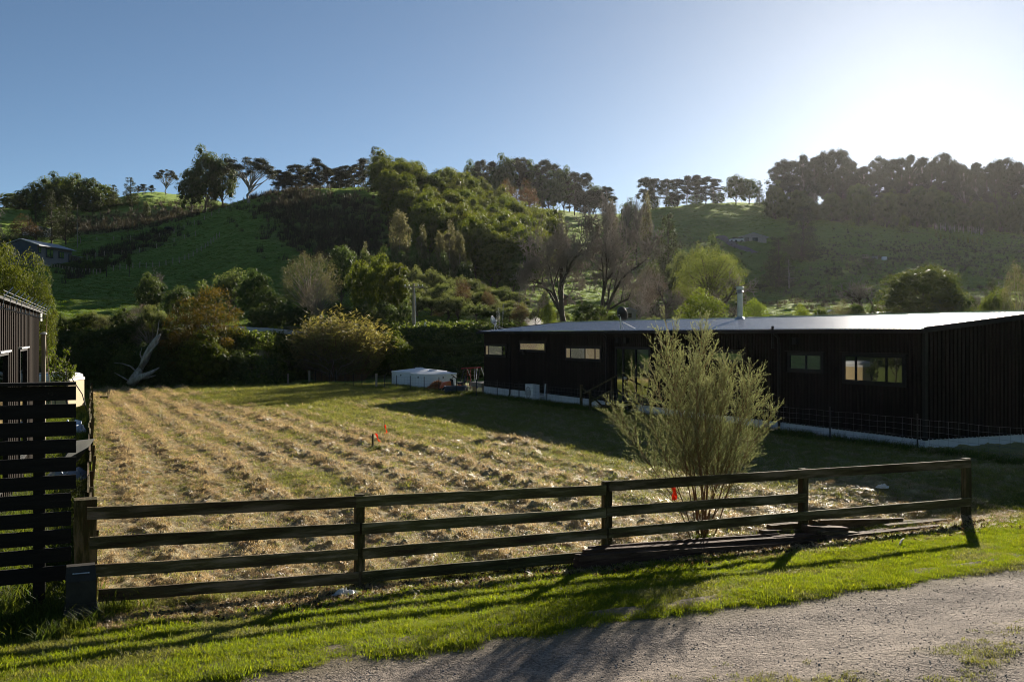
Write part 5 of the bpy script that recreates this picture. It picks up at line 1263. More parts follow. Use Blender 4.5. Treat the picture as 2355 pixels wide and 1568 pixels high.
# ride-on mower
mc = pxg(1040, 56.5); r = empty('ride_on_mower', mc, 'orange and black ride-on mower parked among the hay in front of the right tank', 'mower')
mx = Vector((1, 0.25, 0)).normalized(); my = Vector((-mx.y, mx.x, 0))
def mp(a, b_, z): return mc + mx * a + my * b_ + UP * z
mb = MB(); mb.hexa([mp(-0.72, -0.25, 0.3), mp(-0.1, -0.25, 0.3), mp(-0.1, 0.25, 0.3), mp(-0.72, 0.25, 0.3), mp(-0.6, -0.2, 0.62), mp(-0.12, -0.22, 0.72), mp(-0.12, 0.22, 0.72), mp(-0.6, 0.2, 0.62)]); mb.build('bonnet', M['orange_paint'], r)
mb = MB(); mb.hexa([mp(-0.1, -0.24, 0.28), mp(0.06, -0.24, 0.28), mp(0.06, 0.24, 0.28), mp(-0.1, 0.24, 0.28), mp(-0.12, -0.2, 0.85), mp(0.0, -0.2, 0.8), mp(0.0, 0.2, 0.8), mp(-0.12, 0.2, 0.85)]); mb.build('dashboard', M['black_rubber'], r)
mb = MB(); mb.box(mp(0.25, 0, 0.33), (0.62, 0.5, 0.12), mx, my); mb.box(mp(0.55, 0, 0.42), (0.4, 0.8, 0.08), mx, my); mb.build('chassis', M['orange_paint'], r)
mb = MB(); mb.box(mp(0.5, 0, 0.58), (0.42, 0.42, 0.12), mx, my); mb.hexa([mp(0.66, -0.2, 0.62), mp(0.74, -0.2, 0.62), mp(0.74, 0.2, 0.62), mp(0.66, 0.2, 0.62), mp(0.78, -0.17, 1.02), mp(0.84, -0.17, 1.0), mp(0.84, 0.17, 1.0), mp(0.78, 0.17, 1.02)]); mb.build('seat', M['black_rubber'], r)
mb = MB(); c = mp(0.08, 0, 0.97); ax_ = (mx * 0.6 + UP * 0.8).normalized(); a1 = ax_.cross(my).normalized()
mb.tube([c + (a1 * math.cos(k * 0.5236) + my * math.sin(k * 0.5236)) * 0.17 for k in range(13)], 0.018, 5); mb.tube([mp(-0.05, 0, 0.78), c], 0.02, 5); mb.tube([c - my * 0.16, c + my * 0.16], 0.014, 4); mb.build('steering_wheel', M['black_rubber'], r)
for a, b_, rr in ((-0.5, -0.36, 0.19), (-0.5, 0.36, 0.19), (0.55, -0.42, 0.26), (0.55, 0.42, 0.26)):
    mb = MB(); mb.lathe(mp(a, b_ - 0.09, rr), [(rr * 0.5, 0), (rr * 0.9, 0.0), (rr, 0.04), (rr, 0.14), (rr * 0.9, 0.18), (rr * 0.5, 0.18)], 16, my); w_ = mb.build('wheel', M['black_rubber'], r)
    mb = MB(); mb.lathe(mp(a, b_ - 0.1, rr), [(rr * 0.52, 0), (rr * 0.3, 0.02), (rr * 0.2, 0.0)], 12, my); mb.build('rim', M['white_paint'], w_)
# straw heaps
def heap(x, Y, wpx, h, label, seed):
    b = pxg(x, Y); g = np.random.default_rng(seed); s = wpx * Y / F / 2; n = 5200
    a = g.uniform(0, 6.28, n); q = np.sqrt(g.uniform(0, 1, n)); p = np.stack([q * s * np.cos(a), q * s * 0.7 * np.sin(a), h * (1 - q ** 1.7) * g.uniform(0.75, 1.1, n)], -1)
    d = unit(g.normal(size=(n, 3)) * np.array([1, 1, 0.45])); L_ = g.uniform(0.06, 0.2, (n, 1)); sd = unit(np.cross(d, g.normal(size=(n, 3)))) * 0.006
    V = np.stack([p - d * L_ - sd, p - d * L_ + sd, p + d * L_ + sd, p + d * L_ - sd], 1).reshape(-1, 3)
    k = 14; dome = MB(); prof = [(s * 0.97 * (1 - i / 8), h * 0.93 * (1 - (1 - i / 8) ** 1.7)) for i in range(8)]; dome.lathe((0, 0, 0), prof, 18)
    V2 = np.array([tuple(v) for v in dome.v]) * np.array([1, 0.7, 1]); Q2 = [np.array(dome.f[4])]
    me = mesh_np('straw_heap', np.concatenate([V, V2]), [np.arange(4 * n).reshape(-1, 4)] + [q2 + 4 * n for q2 in Q2], M['rust_straw'])
    o = link('straw_heap', me); o.location = b; tag(o, label, 'straw heap')
heap(1006, 57.6, 54, 0.62, 'larger red brown straw heap in front of the mower bonnet', 1)
heap(1052, 55.6, 42, 0.42, 'smaller red brown straw heap below the mower seat', 2)
b = pxg(1047, 54.7); r = empty('tarp_trough', b, 'low dark blue trough with glinting rim behind the netting fence', 'trough')
mb = MB(); mb.box(b + UP * 0.22, (1.15, 0.7, 0.5)); mb.build('body', M['navy'], r)
mb = MB(); 
for dx, dy, sx, sy in ((0, -0.36, 1.22, 0.07), (0, 0.36, 1.22, 0.07), (-0.58, 0, 0.07, 0.66), (0.58, 0, 0.07, 0.66)): mb.box(b + Vector((dx, dy, 0.47)), (sx, sy, 0.05))
mb.build('rim', M['navy'], r)
# swing set
b = pxg(1083, 60.0); r = empty('swing_set', b, 'small red and dark steel swing set left of the house corner', 'swing set')
def sw(cx, cy, dY=0.0): return W(cx, cy, 60.0 + dY)
mb = MB(); mb.tube([sw(1060, 847.2), sw(1106, 844.5, 0.3)], 0.035, 8); mb.build('top_bar', M['red_steel'], r)
for (x0, y0, x1, d0, d1, mt) in ((1068, 847, 1052, 0, -0.7, 'dark_steel'), (1073, 847, 1092, 0, 0.7, 'dark_steel'), (1106, 845, 1124, 0.3, 0.9, 'pale_metal'), (1104, 845, 1092, 0.3, -0.5, 'dark_steel')):
    mb = MB(); p = sw(x0, y0, d0); q = pxg(x1, 60 + d1); mb.tube([p, q], 0.028, 6); mb.build('leg', M[mt], r)
for x in (1090, 1094): 
    mb = MB(); mb.tube([sw(x, 846), sw(x + 1, 876)], 0.012, 4); mb.build('hanger', M['pale_metal'], r)
for x in (1074, 1082):
    mb = MB(); mb.tube([sw(x, 848), sw(x, 896)], 0.014, 4); mb.build('ladder_rail', M['red_steel'], r)
for y in (862, 874, 886):
    mb = MB(); mb.tube([sw(1074, y), sw(1082, y)], 0.012, 4); mb.build('rung', M['red_steel'], r)
mb = MB(); c = sw(1093, 886.5, -1.5); mb.hexa([c + Vector(v) for v in ((-0.12, -0.1, -0.1), (0.14, -0.1, -0.14), (0.14, 0.1, -0.14), (-0.12, 0.1, -0.1), (-0.1, -0.12, 0.06), (0.16, -0.12, 0.16), (0.16, 0.12, 0.16), (-0.1, 0.12, 0.06))]); mb.build('swing_seat', M['blue_plastic'], r)
mb = MB(); mb.tube([c + UP * 0.1, sw(1097, 846, 0.25)], 0.008, 4); mb.build('hanger', M['pale_metal'], r)

# ------------------------------------------------------------------ front rail fence, timbers, pillar
def RP(x, y, s_=0.0):
    """photo point on the vertical plane s metres in front of the fence line"""
    u = (x - CX) / F; B = F0 - DV * s_; a = (u * B.y - B.x) / (EV.x - u * EV.y); p = B + EV * a; p.z = H - (y - CY) * p.y / F; return p
r = empty('rail_fence', RP(826, 1353), 'weathered post and rail fence along the front of the field', 'fence')
for x, yt, wd, dp in ((826, 1135, 0.105, 0.105), (1395, 1106, 0.108, 0.105), (1846, 1077, 0.108, 0.105), (2221, 1053, 0.112, 0.11)):
    p = RP(x, yt); q = Vector((p.x, p.y, -0.25)); mb = MB(); mb.beam(q, p, wd, dp, DV, 4, 0.004, int(x)); mb.build('post', M['post'], r)
p1 = Vector(((196 - CX) * 11.12 / F, 11.12, H - (1146 - CY) * 11.12 / F)); mb = MB(); mb.beam(Vector((p1.x, p1.y, -0.25)), p1, 0.235, 0.22, DV, 4, 0.006, 3); mb.build('strainer_post', M['post'], r)
RAILS = [((200, 1180.5), (830, 1153)), ((818, 1153), (1392, 1126)), ((1400, 1118), (2230, 1065.5)),
         ((206, 1248), (826, 1215)), ((832, 1215), (1392, 1178)), ((1394, 1176), (1852, 1143.5)),
         ((216, 1312), (822, 1273)), ((834, 1272), (1394, 1226)), ((1398, 1225), (2230, 1153)),
         ((226, 1368), (824, 1327)), ((832, 1326), (1352, 1279))]
for i, ((xa, ya), (xb, yb)) in enumerate(RAILS):
    pa, pb = RP(xa, ya, 0.072 + 0.002 * (i % 3)), RP(xb, yb, 0.072 + 0.002 * (i % 3)); mb = MB(); mb.beam(pa, pb, 0.036, 0.132, UP, 8, 0.0035, i); mb.build('rail', M['rail'], r)
TIM = [((1343, 1274), (1900, 1236), 0.26, 0.10, 0.075, 'long upper board at the front of the timber stack'),
       ((1326, 1285), (1790, 1256), 0.36, 0.13, 0.075, 'long board with split left end below the upper front board'),
       ((1325, 1299), (1620, 1283), 0.36, 0.16, 0.08, 'lowest dark board under the left end of the timber stack'),
       ((1352, 1269), (1790, 1237), 0.10, 0.05, 0.10, 'board lying under the fence line behind the front boards'),
       ((1630, 1283), (1870, 1262), 0.34, 0.14, 0.08, 'dark bottom board under the middle of the timber stack'),
       ((1775, 1240), (1868, 1233.5), 0.20, 0.12, 0.07, 'short board resting on the upper front board'),
       ((1749, 1226), (1836, 1222), 0.00, 0.10, 0.06, 'short board half buried in grass left of the fourth post'),
       ((1768, 1214), (1838, 1209), -0.14, 0.12, 0.07, 'dark offcut behind the fourth post, left side'),
       ((1851, 1216), (1942, 1220), 0.14, 0.16, 0.075, 'board sloping right from the fourth post on the right pile'),
       ((1879, 1227), (1969, 1231), 0.24, 0.15, 0.07, 'grey faced board in the middle of the right pile'),
       ((1864, 1204), (1900, 1217), 0.02, 0.11, 0.08, 'short offcut with pale end leaning at the fourth post'),
       ((1884, 1207), (2073, 1202), -0.16, 0.06, 0.105, 'long red brown board at the back of the right pile'),
       ((2072, 1206), (2166, 1197), -0.12, 0.10, 0.075, 'board with chipped end at the back right of the pile'),
       ((2035, 1217), (2178, 1211.5), 0.04, 0.12, 0.10, 'dark thick board at the right end of the pile'),
       ((1972, 1229), (2054, 1221.5), 0.16, 0.12, 0.06, 'short dark board between the two long boards of the right pile'),
       ((1898, 1249), (2158, 1219.5), 0.34, 0.10, 0.085, 'long board along the front of the right pile')]
for i, ((xa, ya), (xb, yb), s_, wd, ht, lab) in enumerate(TIM):
    ht *= 1.5; wd *= 1.05
    pa, pb = RP(xa, ya, s_), RP(xb, yb, s_ + 0.01); pa.z = max(pa.z, 0.045); pb.z = max(pb.z, 0.045); mb = MB(); mb.beam(pa, pb, wd, ht, UP, 6, 0.004, 50 + i)
    thing1(mb, 'old_board', M['timber'], (pa + pb) / 2 - UP * ht / 2, lab, 'timber board', 'old boards stacked along the fence')
mb = MB(); pa, pb = RP(1738, 1237, 0.0), RP(1800, 1215, -0.3); mb.tube([pa, pb], [0.018, 0.012], 6); thing1(mb, 'broken_stick', M['deadwood'], pa, 'pale stick leaning beside the base of the fine leaved shrub', 'stick')
mb = MB(); pa, pb = RP(2068, 1300, 1.35), RP(2078, 1283, 1.15); pa.z = znear(pa.x, pa.y) + 0.05; pb.z = znear(pb.x, pb.y) + 0.09; mb.tube([pa, (pa + pb) / 2 + UP * 0.02, pb], [0.012, 0.014, 0.008], 6); thing1(mb, 'bleached_stick', M['deadwood'], pa, 'short bleached stick lying on the grass verge in front of the right pile', 'stick')
# meter pillar
c = Vector(((186 - CX) * 10.62 / F, 10.62, 0.0)); r = empty('meter_pillar', c, 'dark grey utility pillar with sloped lid beside the thick fence post', 'utility pillar')
def mpil(a, s_, z): return c + EV * a - DV * s_ + UP * z
def ph(mb, a0, a1, s0, s1, z0, z1, a2=None, a3=None, s2=None, s3=None):
    a2 = a0 if a2 is None else a2; a3 = a1 if a3 is None else a3; s2 = s0 if s2 is None else s2; s3 = s1 if s3 is None else s3
    return mb.hexa([mpil(a0, s1, z0), mpil(a1, s1, z0), mpil(a1, s0, z0), mpil(a0, s0, z0), mpil(a2, s3, z1), mpil(a3, s3, z1), mpil(a3, s2, z1), mpil(a2, s2, z1)])
mb = MB(); ph(mb, -0.185, 0.185, -0.16, 0.17, -0.1, 0.09); ph(mb, -0.18, 0.18, -0.155, 0.165, 0.09, 0.17, -0.16, 0.16, -0.14, 0.145); mb.build('base', M['grey_plastic'], r)
mb = MB(); ph(mb, -0.145, 0.145, -0.12, 0.125, 0.17, 0.46); ph(mb, -0.15, 0.15, -0.12, 0.135, 0.205, 0.225); mb.build('body', M['grey_plastic'], r)
mb = MB(); ph(mb, -0.15, 0.15, -0.125, 0.13, 0.46, 0.60, -0.14, 0.14, -0.10, 0.03); mb.build('lid', M['grey_plastic'], r)
nrm = (-DV * 0.14 + UP * 0.10).normalized(); lc = mpil(0.0, 0.088, 0.535)
mb = MB(); mb.box(lc, (0.13, 0.012, 0.004), EV, nrm.cross(EV), nrm); lp = mb.build('label_plate', M['pale_metal'], r)
for s_ in (-0.075, 0.075):
    mb = MB(); mb.lathe(lc + EV * s_, [(0.009, -0.002), (0.009, 0.004), (0.004, 0.006)], 8, nrm); mb.build('screw', M['pale_metal'], lp)
# black slatted fence
RX_ = Vector(((175 - CX) * 11.0 / F, 11.0, 0)); r = empty('slatted_fence', RX_ - EV * 1.2, 'tall black horizontal slat fence at the left edge', 'fence')
SL = [(886.6, 919.4), (927.9, 959.6), (968, 1001), (1008.5, 1040), (1049.5, 1082), (1090.6, 1122), (1131.8, 1164.6), (1173.4, 1206), (1213.7, 1246.4), (1254.9, 1287.6), (1296, 1330)]
for i, (ya, yb) in enumerate(SL):
    z1, z0 = H - (ya - CY) * 11.0 / F, H - (yb - CY) * 11.0 / F; e0 = 0.0 if i < 6 else -0.05; zc = (z0 + z1) / 2
    mb = MB(); mb.beam(RX_ - EV * 3.4 + UP * zc, RX_ + EV * e0 + UP * zc, 0.022, z1 - z0, UP, 6, 0.0015, 70 + i); mb.build('slat', M['black_board'], r)
zc = H - (881.5 - CY) * 11.0 / F; mb = MB(); mb.beam(RX_ - EV * 3.4 + UP * zc - DV * 0.0, RX_ + EV * 0.0 + UP * zc, 0.15, 0.035); mb.build('cap_rail', M['black_board'], r)
for a_ in (-0.37, -3.1):
    p = RX_ + EV * a_ + DV * 0.075; mb = MB(); mb.beam(p - UP * 0.2, p + UP * 2.46, 0.118, 0.12, DV); mb.build('post', M['black_board'], r)
# low board edging down the left side of the field
r = empty('board_edging', AQ(a_left(8), 8), 'low dark board edging with stakes down the left side of the field', 'edging')
q = 0.35; i = 0
while q < 53:
    L_ = 2.1; pa, pb = AQ(a_left(q) - 0.06, q), AQ(a_left(q + L_) - 0.06, q + L_); za, zb = znear(pa.x, pa.y), znear(pb.x, pb.y); ln = rnd.uniform(-0.03, 0.05); dz = rnd.uniform(-0.06, 0.06)
    for k in range(2):
        h0 = 0.10 + 0.205 * k + dz * 0.5; mb = MB(); off = EV * (ln * k - 0.02 * (i % 2)); mb.beam(pa + off + UP * (za + h0), pb + off + UP * (zb + h0 + rnd.uniform(-0.02, 0.03)), 0.03, 0.19, UP, 2, 0.006, i * 3 + k); mb.build('board', M['rail'], r)
    mb = MB(); p = pa + EV * 0.05; mb.beam(p + UP * (za - 0.1), p + UP * (za + 0.5 + dz) + EV * rnd.uniform(-0.03, 0.05), 0.06, 0.05, DV); mb.build('stake', M['post'], r)
    q += L_; i += 1
# things lying along the edging
pl_ = AQ(a_left(13.2) - 0.34, 13.2); zz = znear(pl_.x, pl_.y); mb = MB(); mb.hexa([pl_ + Vector(v) for v in ((-0.3, -0.45, zz), (-0.27, -0.45, zz), (-0.27, 0.55, zz), (-0.3, 0.55, zz), (0.10, -0.3, zz + 0.66), (0.13, -0.3, zz + 0.66), (0.13, 0.7, zz + 0.6), (0.10, 0.7, zz + 0.6))])
thing1(mb, 'leaning_panel', M['panel_grey'], pl_ + UP * zz, 'grey panel leaning on the board edging beside the slat fence', 'panel')
def crumple(x, y, z, sx, sy, sz, name, mat, label, cat, seed, rot=0.0):
    g = np.random.default_rng(seed); b = MB(); n = 14; prof = [(math.sin(math.pi * (k + 0.3) / 8) , -math.cos(math.pi * (k + 0.3) / 8)) for k in range(8)]; b.lathe((0, 0, 0), prof, n)
    V = []
    for v in b.v:
        k = 1 + g.normal() * 0.2; vv = Vector((v[0] * sx * k, v[1] * sy * k, max(-0.2, v[2]) * sz * (1 + g.normal() * 0.35) + 0.2 * sz)); vv.rotate(Euler((0, 0, rot))); V.append(vv + Vector((x, y, z)))
    b.v = V; return thing1(b, name, mat, (x, y, z), label, cat)
def onpx(x, y, z0=0.0):
    Y = (H - z0) * F / (y - CY); p = Vector(((x - CX) * Y / F, Y, 0))
    for _ in range(5): z = znear(p.x, p.y) + 0.02; Y = (H - z) * F / (y - CY); p = Vector(((x - CX) * Y / F, Y, z))
    return p
p = onpx(797, 1369); crumple(p.x, p.y, p.z, 0.14, 0.08, 0.055, 'plastic_bag', M['white_plastic'], 'crumpled white plastic bag at the foot of the second fence post', 'plastic bag', 1, 0.2)
p = onpx(2028, 1125); crumple(p.x, p.y, p.z + 0.03, 0.12, 0.08, 0.05, 'plastic_bag', M['white_plastic'], 'white plastic scrap at the edge of the house shadow on the right', 'plastic bag', 2, 0.5)
p = onpx(335, 1093); crumple(p.x, p.y, p.z + 0.05, 0.09, 0.06, 0.03, 'paper_scrap', M['white_plastic'], 'small white paper scrap on the hay field on the left', 'paper', 3)
p = onpx(1217, 909); crumple(p.x, p.y, p.z + 0.03, 0.28, 0.2, 0.14, 'rubbish_bundle', M['white_plastic'], 'white rubbish bundle at the foot of the far downpipe', 'rubbish', 4)
p = AQ(a_left(22) - 0.55, 22); crumple(p.x, p.y, znear(p.x, p.y), 0.35, 0.5, 0.28, 'plastic_sheet', mk('pale_blue_plastic', (0.42, 0.50, 0.62), (0.6, 0.66, 0.74), 5, 0.35), 'pale blue plastic sheet in the grass behind the slat fence end', 'plastic sheet', 5)
p = AQ(a_left(11) - 0.5, 11); crumple(p.x, p.y, znear(p.x, p.y), 0.3, 0.6, 0.2, 'plastic_sheet', mk('grey_blue_plastic', (0.28, 0.33, 0.40), (0.42, 0.46, 0.52), 5, 0.4), 'grey plastic sheet beside the near end of the board edging', 'plastic sheet', 6)
p = onpx(235, 917); mb = MB(); mb.box(p + UP * 0.06, (0.62, 0.25, 0.16), (0.98, 0.17, 0), (-0.17, 0.98, 0)); thing1(mb, 'wood_block', M['timber'], p, 'dark wooden block on the far left corner of the field', 'wood block')
p = onpx(374, 896); crumple(p.x, p.y, p.z, 0.55, 0.3, 0.16, 'stone', M['clay'], 'reddish stone at the far end of the hay field', 'stone', 7)
# peg with orange tapes
p = onpx(857, 1029); r = empty('survey_peg', p, 'short dark survey peg in a grass tuft in the field', 'peg')
mb = MB(); mb.beam(p - UP * 0.08, p + UP * 0.37, 0.05, 0.05, (0, 1, 0)); mb.build('stake', M['post'], r)
def ribbon_tape(c, pts, w, label):
    mb = MB(); V = []; fs = []
    for i, (x, y, z) in enumerate(pts):
        a = 0.9 * i; o = Vector((math.cos(a) * w, math.sin(a) * w * 0.7, 0.25 * w * math.sin(2 * a))); x, y, z = 0.8 * x, 0.8 * y, 0.8 * z; o = o * 0.75; V += [c + Vector((x, y, z)) - o, c + Vector((x, y, z)) + o]
    n = len(pts); V2 = [v + Vector((0.002, 0.004, 0.001)) for v in V]
    fs = [(2 * i, 2 * i + 1, 2 * i + 3, 2 * i + 2) for i in range(n - 1)]; mb.add(V, fs); mb.add(V2, [f[::-1] for f in fs]); return thing1(mb, 'marker_tape', M['orange_tape'], c, label, 'marker tape', 'orange marker tapes')
q = onpx(868, 1020); ribbon_tape(q, [(-0.06, 0, 0.36), (-0.02, 0.02, 0.27), (0.0, 0, 0.19), (0.04, -0.02, 0.11), (0.07, 0, 0.06), (0.05, 0.03, 0.13)], 0.045, 'orange marker tape fluttering just right of the survey peg')
q = onpx(885, 1001); ribbon_tape(q, [(0.0, 0, 0.40), (0.01, 0.02, 0.31), (0.04, 0, 0.22), (0.07, -0.02, 0.13), (0.02, 0, 0.09), (-0.02, 0.02, 0.03)], 0.04, 'orange marker tape farther back, up right of the survey peg')
mb = MB(); mb.tube([q - UP * 0.02, q + Vector((-0.02, 0, 0.45))], 0.006, 4); thing1(mb, 'wire_pin', M['dark_steel'], q, 'thin wire pin holding the farther orange tape', 'pin')
q = RP(1547, 1145, -0.35); ribbon_tape(q, [(0.0, 0, 0.20), (0.03, 0.02, 0.12), (-0.01, 0, 0.05), (0.02, -0.02, -0.03), (0.04, 0, 0.04), (0.05, 0.01, 0.14)], 0.045, 'orange tape tied low on the fine leaved shrub behind the rail fence')
# ------------------------------------------------------------------ neighbour on the left
class NWall(Wall):
    D_ = Vector((-math.sin(math.radians(22.2)), math.cos(math.radians(22.2)), 0)); E_ = Vector((D_.y, -D_.x, 0))
    def at(s, t, w, z): return s.A + s.D_ * t + s.E_ * w + UP * z
    def t(s, x):
        u = (x - CX) / F; return (s.A.x - s.A.y * u) / (-s.D_.x + s.D_.y * u)
    def z(s, x, y): return H - (y - CY) * (s.A.y + s.D_.y * s.t(x)) / F
NW = NWall(Vector((-11.9, 25.0, 0.0))); zn_ = znear(-11.9, 25.0)
r = empty('ribbed_house', NW.A + UP * -0.3, 'dark brown ribbed house at the left edge with unfinished gutter', 'house')
NL = 11.5; nt_ = 3.62
mb = MB(); mb.hexa([NW.at(-NL, -5, -0.4), NW.at(-NL, -0.03, -0.4), NW.at(0, -0.03, -0.4), NW.at(0, -5, -0.4), NW.at(-NL, -5, nt_ - 0.4), NW.at(-NL, -0.03, nt_ - 0.1), NW.at(0, -0.03, nt_ - 0.1), NW.at(0, -5, nt_ - 0.4)]); mb.build('wall', M['clad_left'], r)
nwin = []
for x0, x1, y0, y1 in ((-12, 13, 811, 885), (40, 57, 801, 885)):
    a, b = sorted((NW.t(x0), NW.t(x1))); xm = (x0 + x1) / 2; z1 = NW.z(xm, y0); z0 = 0.55
    nwin.append((a, b, z0, z1)); mb = MB(); f = 0.05
    for (c, d, e, g_) in ((a, b, z1 - f, z1), (a, b, z0, z0 + f), (a, a + f, z0 + f, z1 - f), (b - f, b, z0 + f, z1 - f)): wbox(mb, NW, c, d, -0.03, 0.05, e, g_)
    wo_ = mb.build('window', M['dark_trim'], r); mb = MB(); wbox(mb, NW, a + f, b - f, -0.028, 0.004, z0 + f, z1 - f); mb.build('pane', M['glass'], wo_)
    mb = MB(); wbox(mb, NW, a - 0.05, b + 0.05, -0.02, 0.09, z1 + 0.002, z1 + 0.03); mb.build('flashing', M['pale_metal'], wo_)
k = 0
while k * 0.38 < NL:
    t0, t1 = -k * 0.38 - 0.15, -k * 0.38 - 0.02; segs = [(-0.2, nt_ - 0.05)]
    for a, b, c, d in nwin:
        if t1 > a and t0 < b: segs = [(-0.2, c), (d, nt_ - 0.05)]
    for z0, z1 in segs: mb = MB(); wbox(mb, NW, t0, t1, -0.03, 0.024, z0, z1); mb.build('cladding_rib', M['clad_left'], r)
    k += 1
mb = MB(); mb.hexa([NW.at(-NL, -5.2, nt_ - 0.35), NW.at(-NL, 0.1, nt_ - 0.02), NW.at(0.15, 0.1, nt_ - 0.02), NW.at(0.15, -5.2, nt_ - 0.35), NW.at(-NL, -5.2, nt_ - 0.3), NW.at(-NL, 0.1, nt_ + 0.03), NW.at(0.15, 0.1, nt_ + 0.03), NW.at(0.15, -5.2, nt_ - 0.3)]); mb.build('roof', M['dark_trim'], r)
for k in range(11):
    t_ = -0.25 - k * 1.1; mb = MB(); mb.tube([NW.at(t_, 0.03, nt_ - 0.16), NW.at(t_, 0.17, nt_ - 0.16), NW.at(t_, 0.19, nt_ + 0.0), NW.at(t_ + 0.1, 0.30, nt_ + 0.14)], 0.009, 4); mb.build('gutter_bracket', M['pale_metal'], r)
for dz in (0.0, 0.07, 0.13): mb = MB(); mb.tube([NW.at(0.1, 0.2, nt_ - 0.06 + dz), NW.at(-NL, 0.2, nt_ - 0.05 + dz)], 0.006, 4); mb.build('gutter_wire', M['dark_steel'], r)
p = NW.at(0.12, 0.12, 0); mb = MB(); mb.tube([p + UP * -0.2, p + UP * 3.06], 0.055, 10); pp_ = mb.build('corner_pole', M['pale_pole'], r)
mb = MB(); mb.lathe(p + UP * 3.06, [(0.085, 0.0), (0.085, 0.04), (0.03, 0.06)], 10); mb.build('pole_cap', M['white_paint'], pp_)
mb = MB(); mb.tube([NW.at(0.1, 0.2, nt_ - 0.1), p + UP * 2.9 + EV * 0.05, p + UP * 1.0 + EV * 0.2], 0.008, 4); mb.build('cord', M['stem'], r)
mb = MB(); wbox(mb, NW, 0.15, 0.9, -1.2, 0.05, nt_ - 0.22, nt_ - 0.02); mb.build('eave_panel', M['panel_grey'], r)
# beige box with white lid
c = Vector(((131 - CX) * 41.0 / F, 41.0, 0)); c.z = znear(c.x, c.y); r = empty('box_trailer', c, 'beige box with rounded white lid behind the slat fence', 'box trailer')
zt_ = H - (872 - CY) * 40.2 / F - c.z
mb = MB(); mb.box(c + UP * (0.12 + zt_ / 2), (1.6, 1.5, zt_ - 0.2)); mb.build('body', M['beige'], r)
mb = MB(); V = []
for k, (s_, z_) in enumerate(((1.0, 0.0), (1.03, 0.06), (0.99, 0.13), (0.86, 0.19), (0.5, 0.22), (0.02, 0.225))):
    for j in range(24):
        a = 2 * math.pi * j / 24; ca, sa = math.cos(a), math.sin(a); V.append(c + Vector((0.83 * s_ * math.copysign(abs(ca) ** 0.35, ca), 0.78 * s_ * math.copysign(abs(sa) ** 0.35, sa), zt_ + 0.03 + z_)))
mb.add(V, [(i * 24 + j, i * 24 + (j + 1) % 24, (i + 1) * 24 + (j + 1) % 24, (i + 1) * 24 + j) for i in range(5) for j in range(24)]); mb.build('lid', M['white_paint'], r, smooth=True)
mb = MB(); mb.box(c + UP * (zt_ - 0.02), (1.64, 1.54, 0.1)); mb.build('band', M['white_paint'], r)
for s_ in (-0.5, 0.5): mb = MB(); mb.lathe(c + Vector((s_, -0.76, 0.16)), [(0.05, 0), (0.17, 0.0), (0.17, 0.1), (0.05, 0.1)], 14, (0, 1, 0)); mb.build('wheel', M['black_rubber'], r)
mb = MB(); mb.tube([W(60, 860, 39.2), W(150, 857, 39.2), W(158, 858, 39.2), W(166, 871, 39.1), W(189, 906, 39.0), Vector(((203 - CX) * 39 / F, 39, c.z))], 0.022, 6); mb.build('roll_bar', M['dark_steel'], r)

# ------------------------------------------------------------------ road, tracks, guard rail, pole
def ribbon(name, pts, w, mat, dz=0.06):
    P_ = []; n = 40; xs = np.interp(np.linspace(0, len(pts) - 1, n), range(len(pts)), [p[0] for p in pts]); ys = np.interp(np.linspace(0, len(pts) - 1, n), range(len(pts)), [p[1] for p in pts])
    C = [Vector(((x - CX) * Y / F, Y, 0)) for x, Y in zip(xs, ys)]; V = []
    for i, p in enumerate(C):
        d = (C[min(i + 1, n - 1)] - C[max(i - 1, 0)]).normalized(); s_ = Vector((-d.y, d.x, 0))
        for k in (-1, -0.4, 0.4, 1): q = p + s_ * w / 2 * k; V.append((q.x, q.y, zt(q.x, q.y) + dz + (0.25 if abs(k) < 0.9 else 0.05)))
    o = link(name, mesh_np(name, V, grid_faces(n, 4), mat, True)); return tag(o, kind='structure')
ribbon('road', [(-300, 74), (200, 75.5), (420, 76), (560, 78), (700, 85), (860, 89), (980, 90)], 4.5, M['asphalt'])
ribbon('drive', [(965, 87), (1000, 89), (1040, 93), (1075, 99)], 2.6, M['asphalt'])
ribbon('track', [(1240, 96), (1238, 102), (1228, 108), (1212, 114), (1200, 122), (1194, 130)], 2.6, M['asphalt'])
r = empty('guard_rail', P(560, 74), 'pale steel guard rail along the road above the stream bank', 'guard rail')
GP = [W(400, 750, 72.5), W(480, 752.5, 73.2), W(555, 756, 74), W(630, 760.5, 75.5), W(710, 768.5, 78)]
prof = [(0, 0.16), (0.05, 0.11), (0.05, 0.06), (0, 0.0), (0.05, -0.06), (0.05, -0.11), (0, -0.16)]
mb = MB(); V = []
for p in GP:
    for o_, z_ in prof: V.append(p + Vector((0, -o_, z_)))
nn = len(prof); fs = [(i * nn + k, (i + 1) * nn + k, (i + 1) * nn + k + 1, i * nn + k + 1) for i in range(len(GP) - 1) for k in range(nn - 1)]
mb.add(V, fs); mb.add([Vector(v) + Vector((0, 0.008, 0)) for v in V], [f[::-1] for f in fs]); mb.build('rail', M['guard'], r)
for k in range(9):
    t_ = k / 8 * 4; i = min(3, int(t_)); p = GP[i].lerp(GP[i + 1], t_ - i); mb = MB(); mb.box(p + Vector((0, 0.08, -0.45)), (0.12, 0.12, 1.3)); mb.build('post', M['post'], r)
b = P(951, 86); top = W(951, 652, 86); r = empty('power_pole', b, 'weathered timber power pole with crossarm in front of the olive scrub', 'power pole')
mb = MB(); mb.tube([b - UP * 0.3, (b + top) / 2, top], [0.15, 0.12, 0.09], 10); mb.build('pole', M['pale_pole'], r)
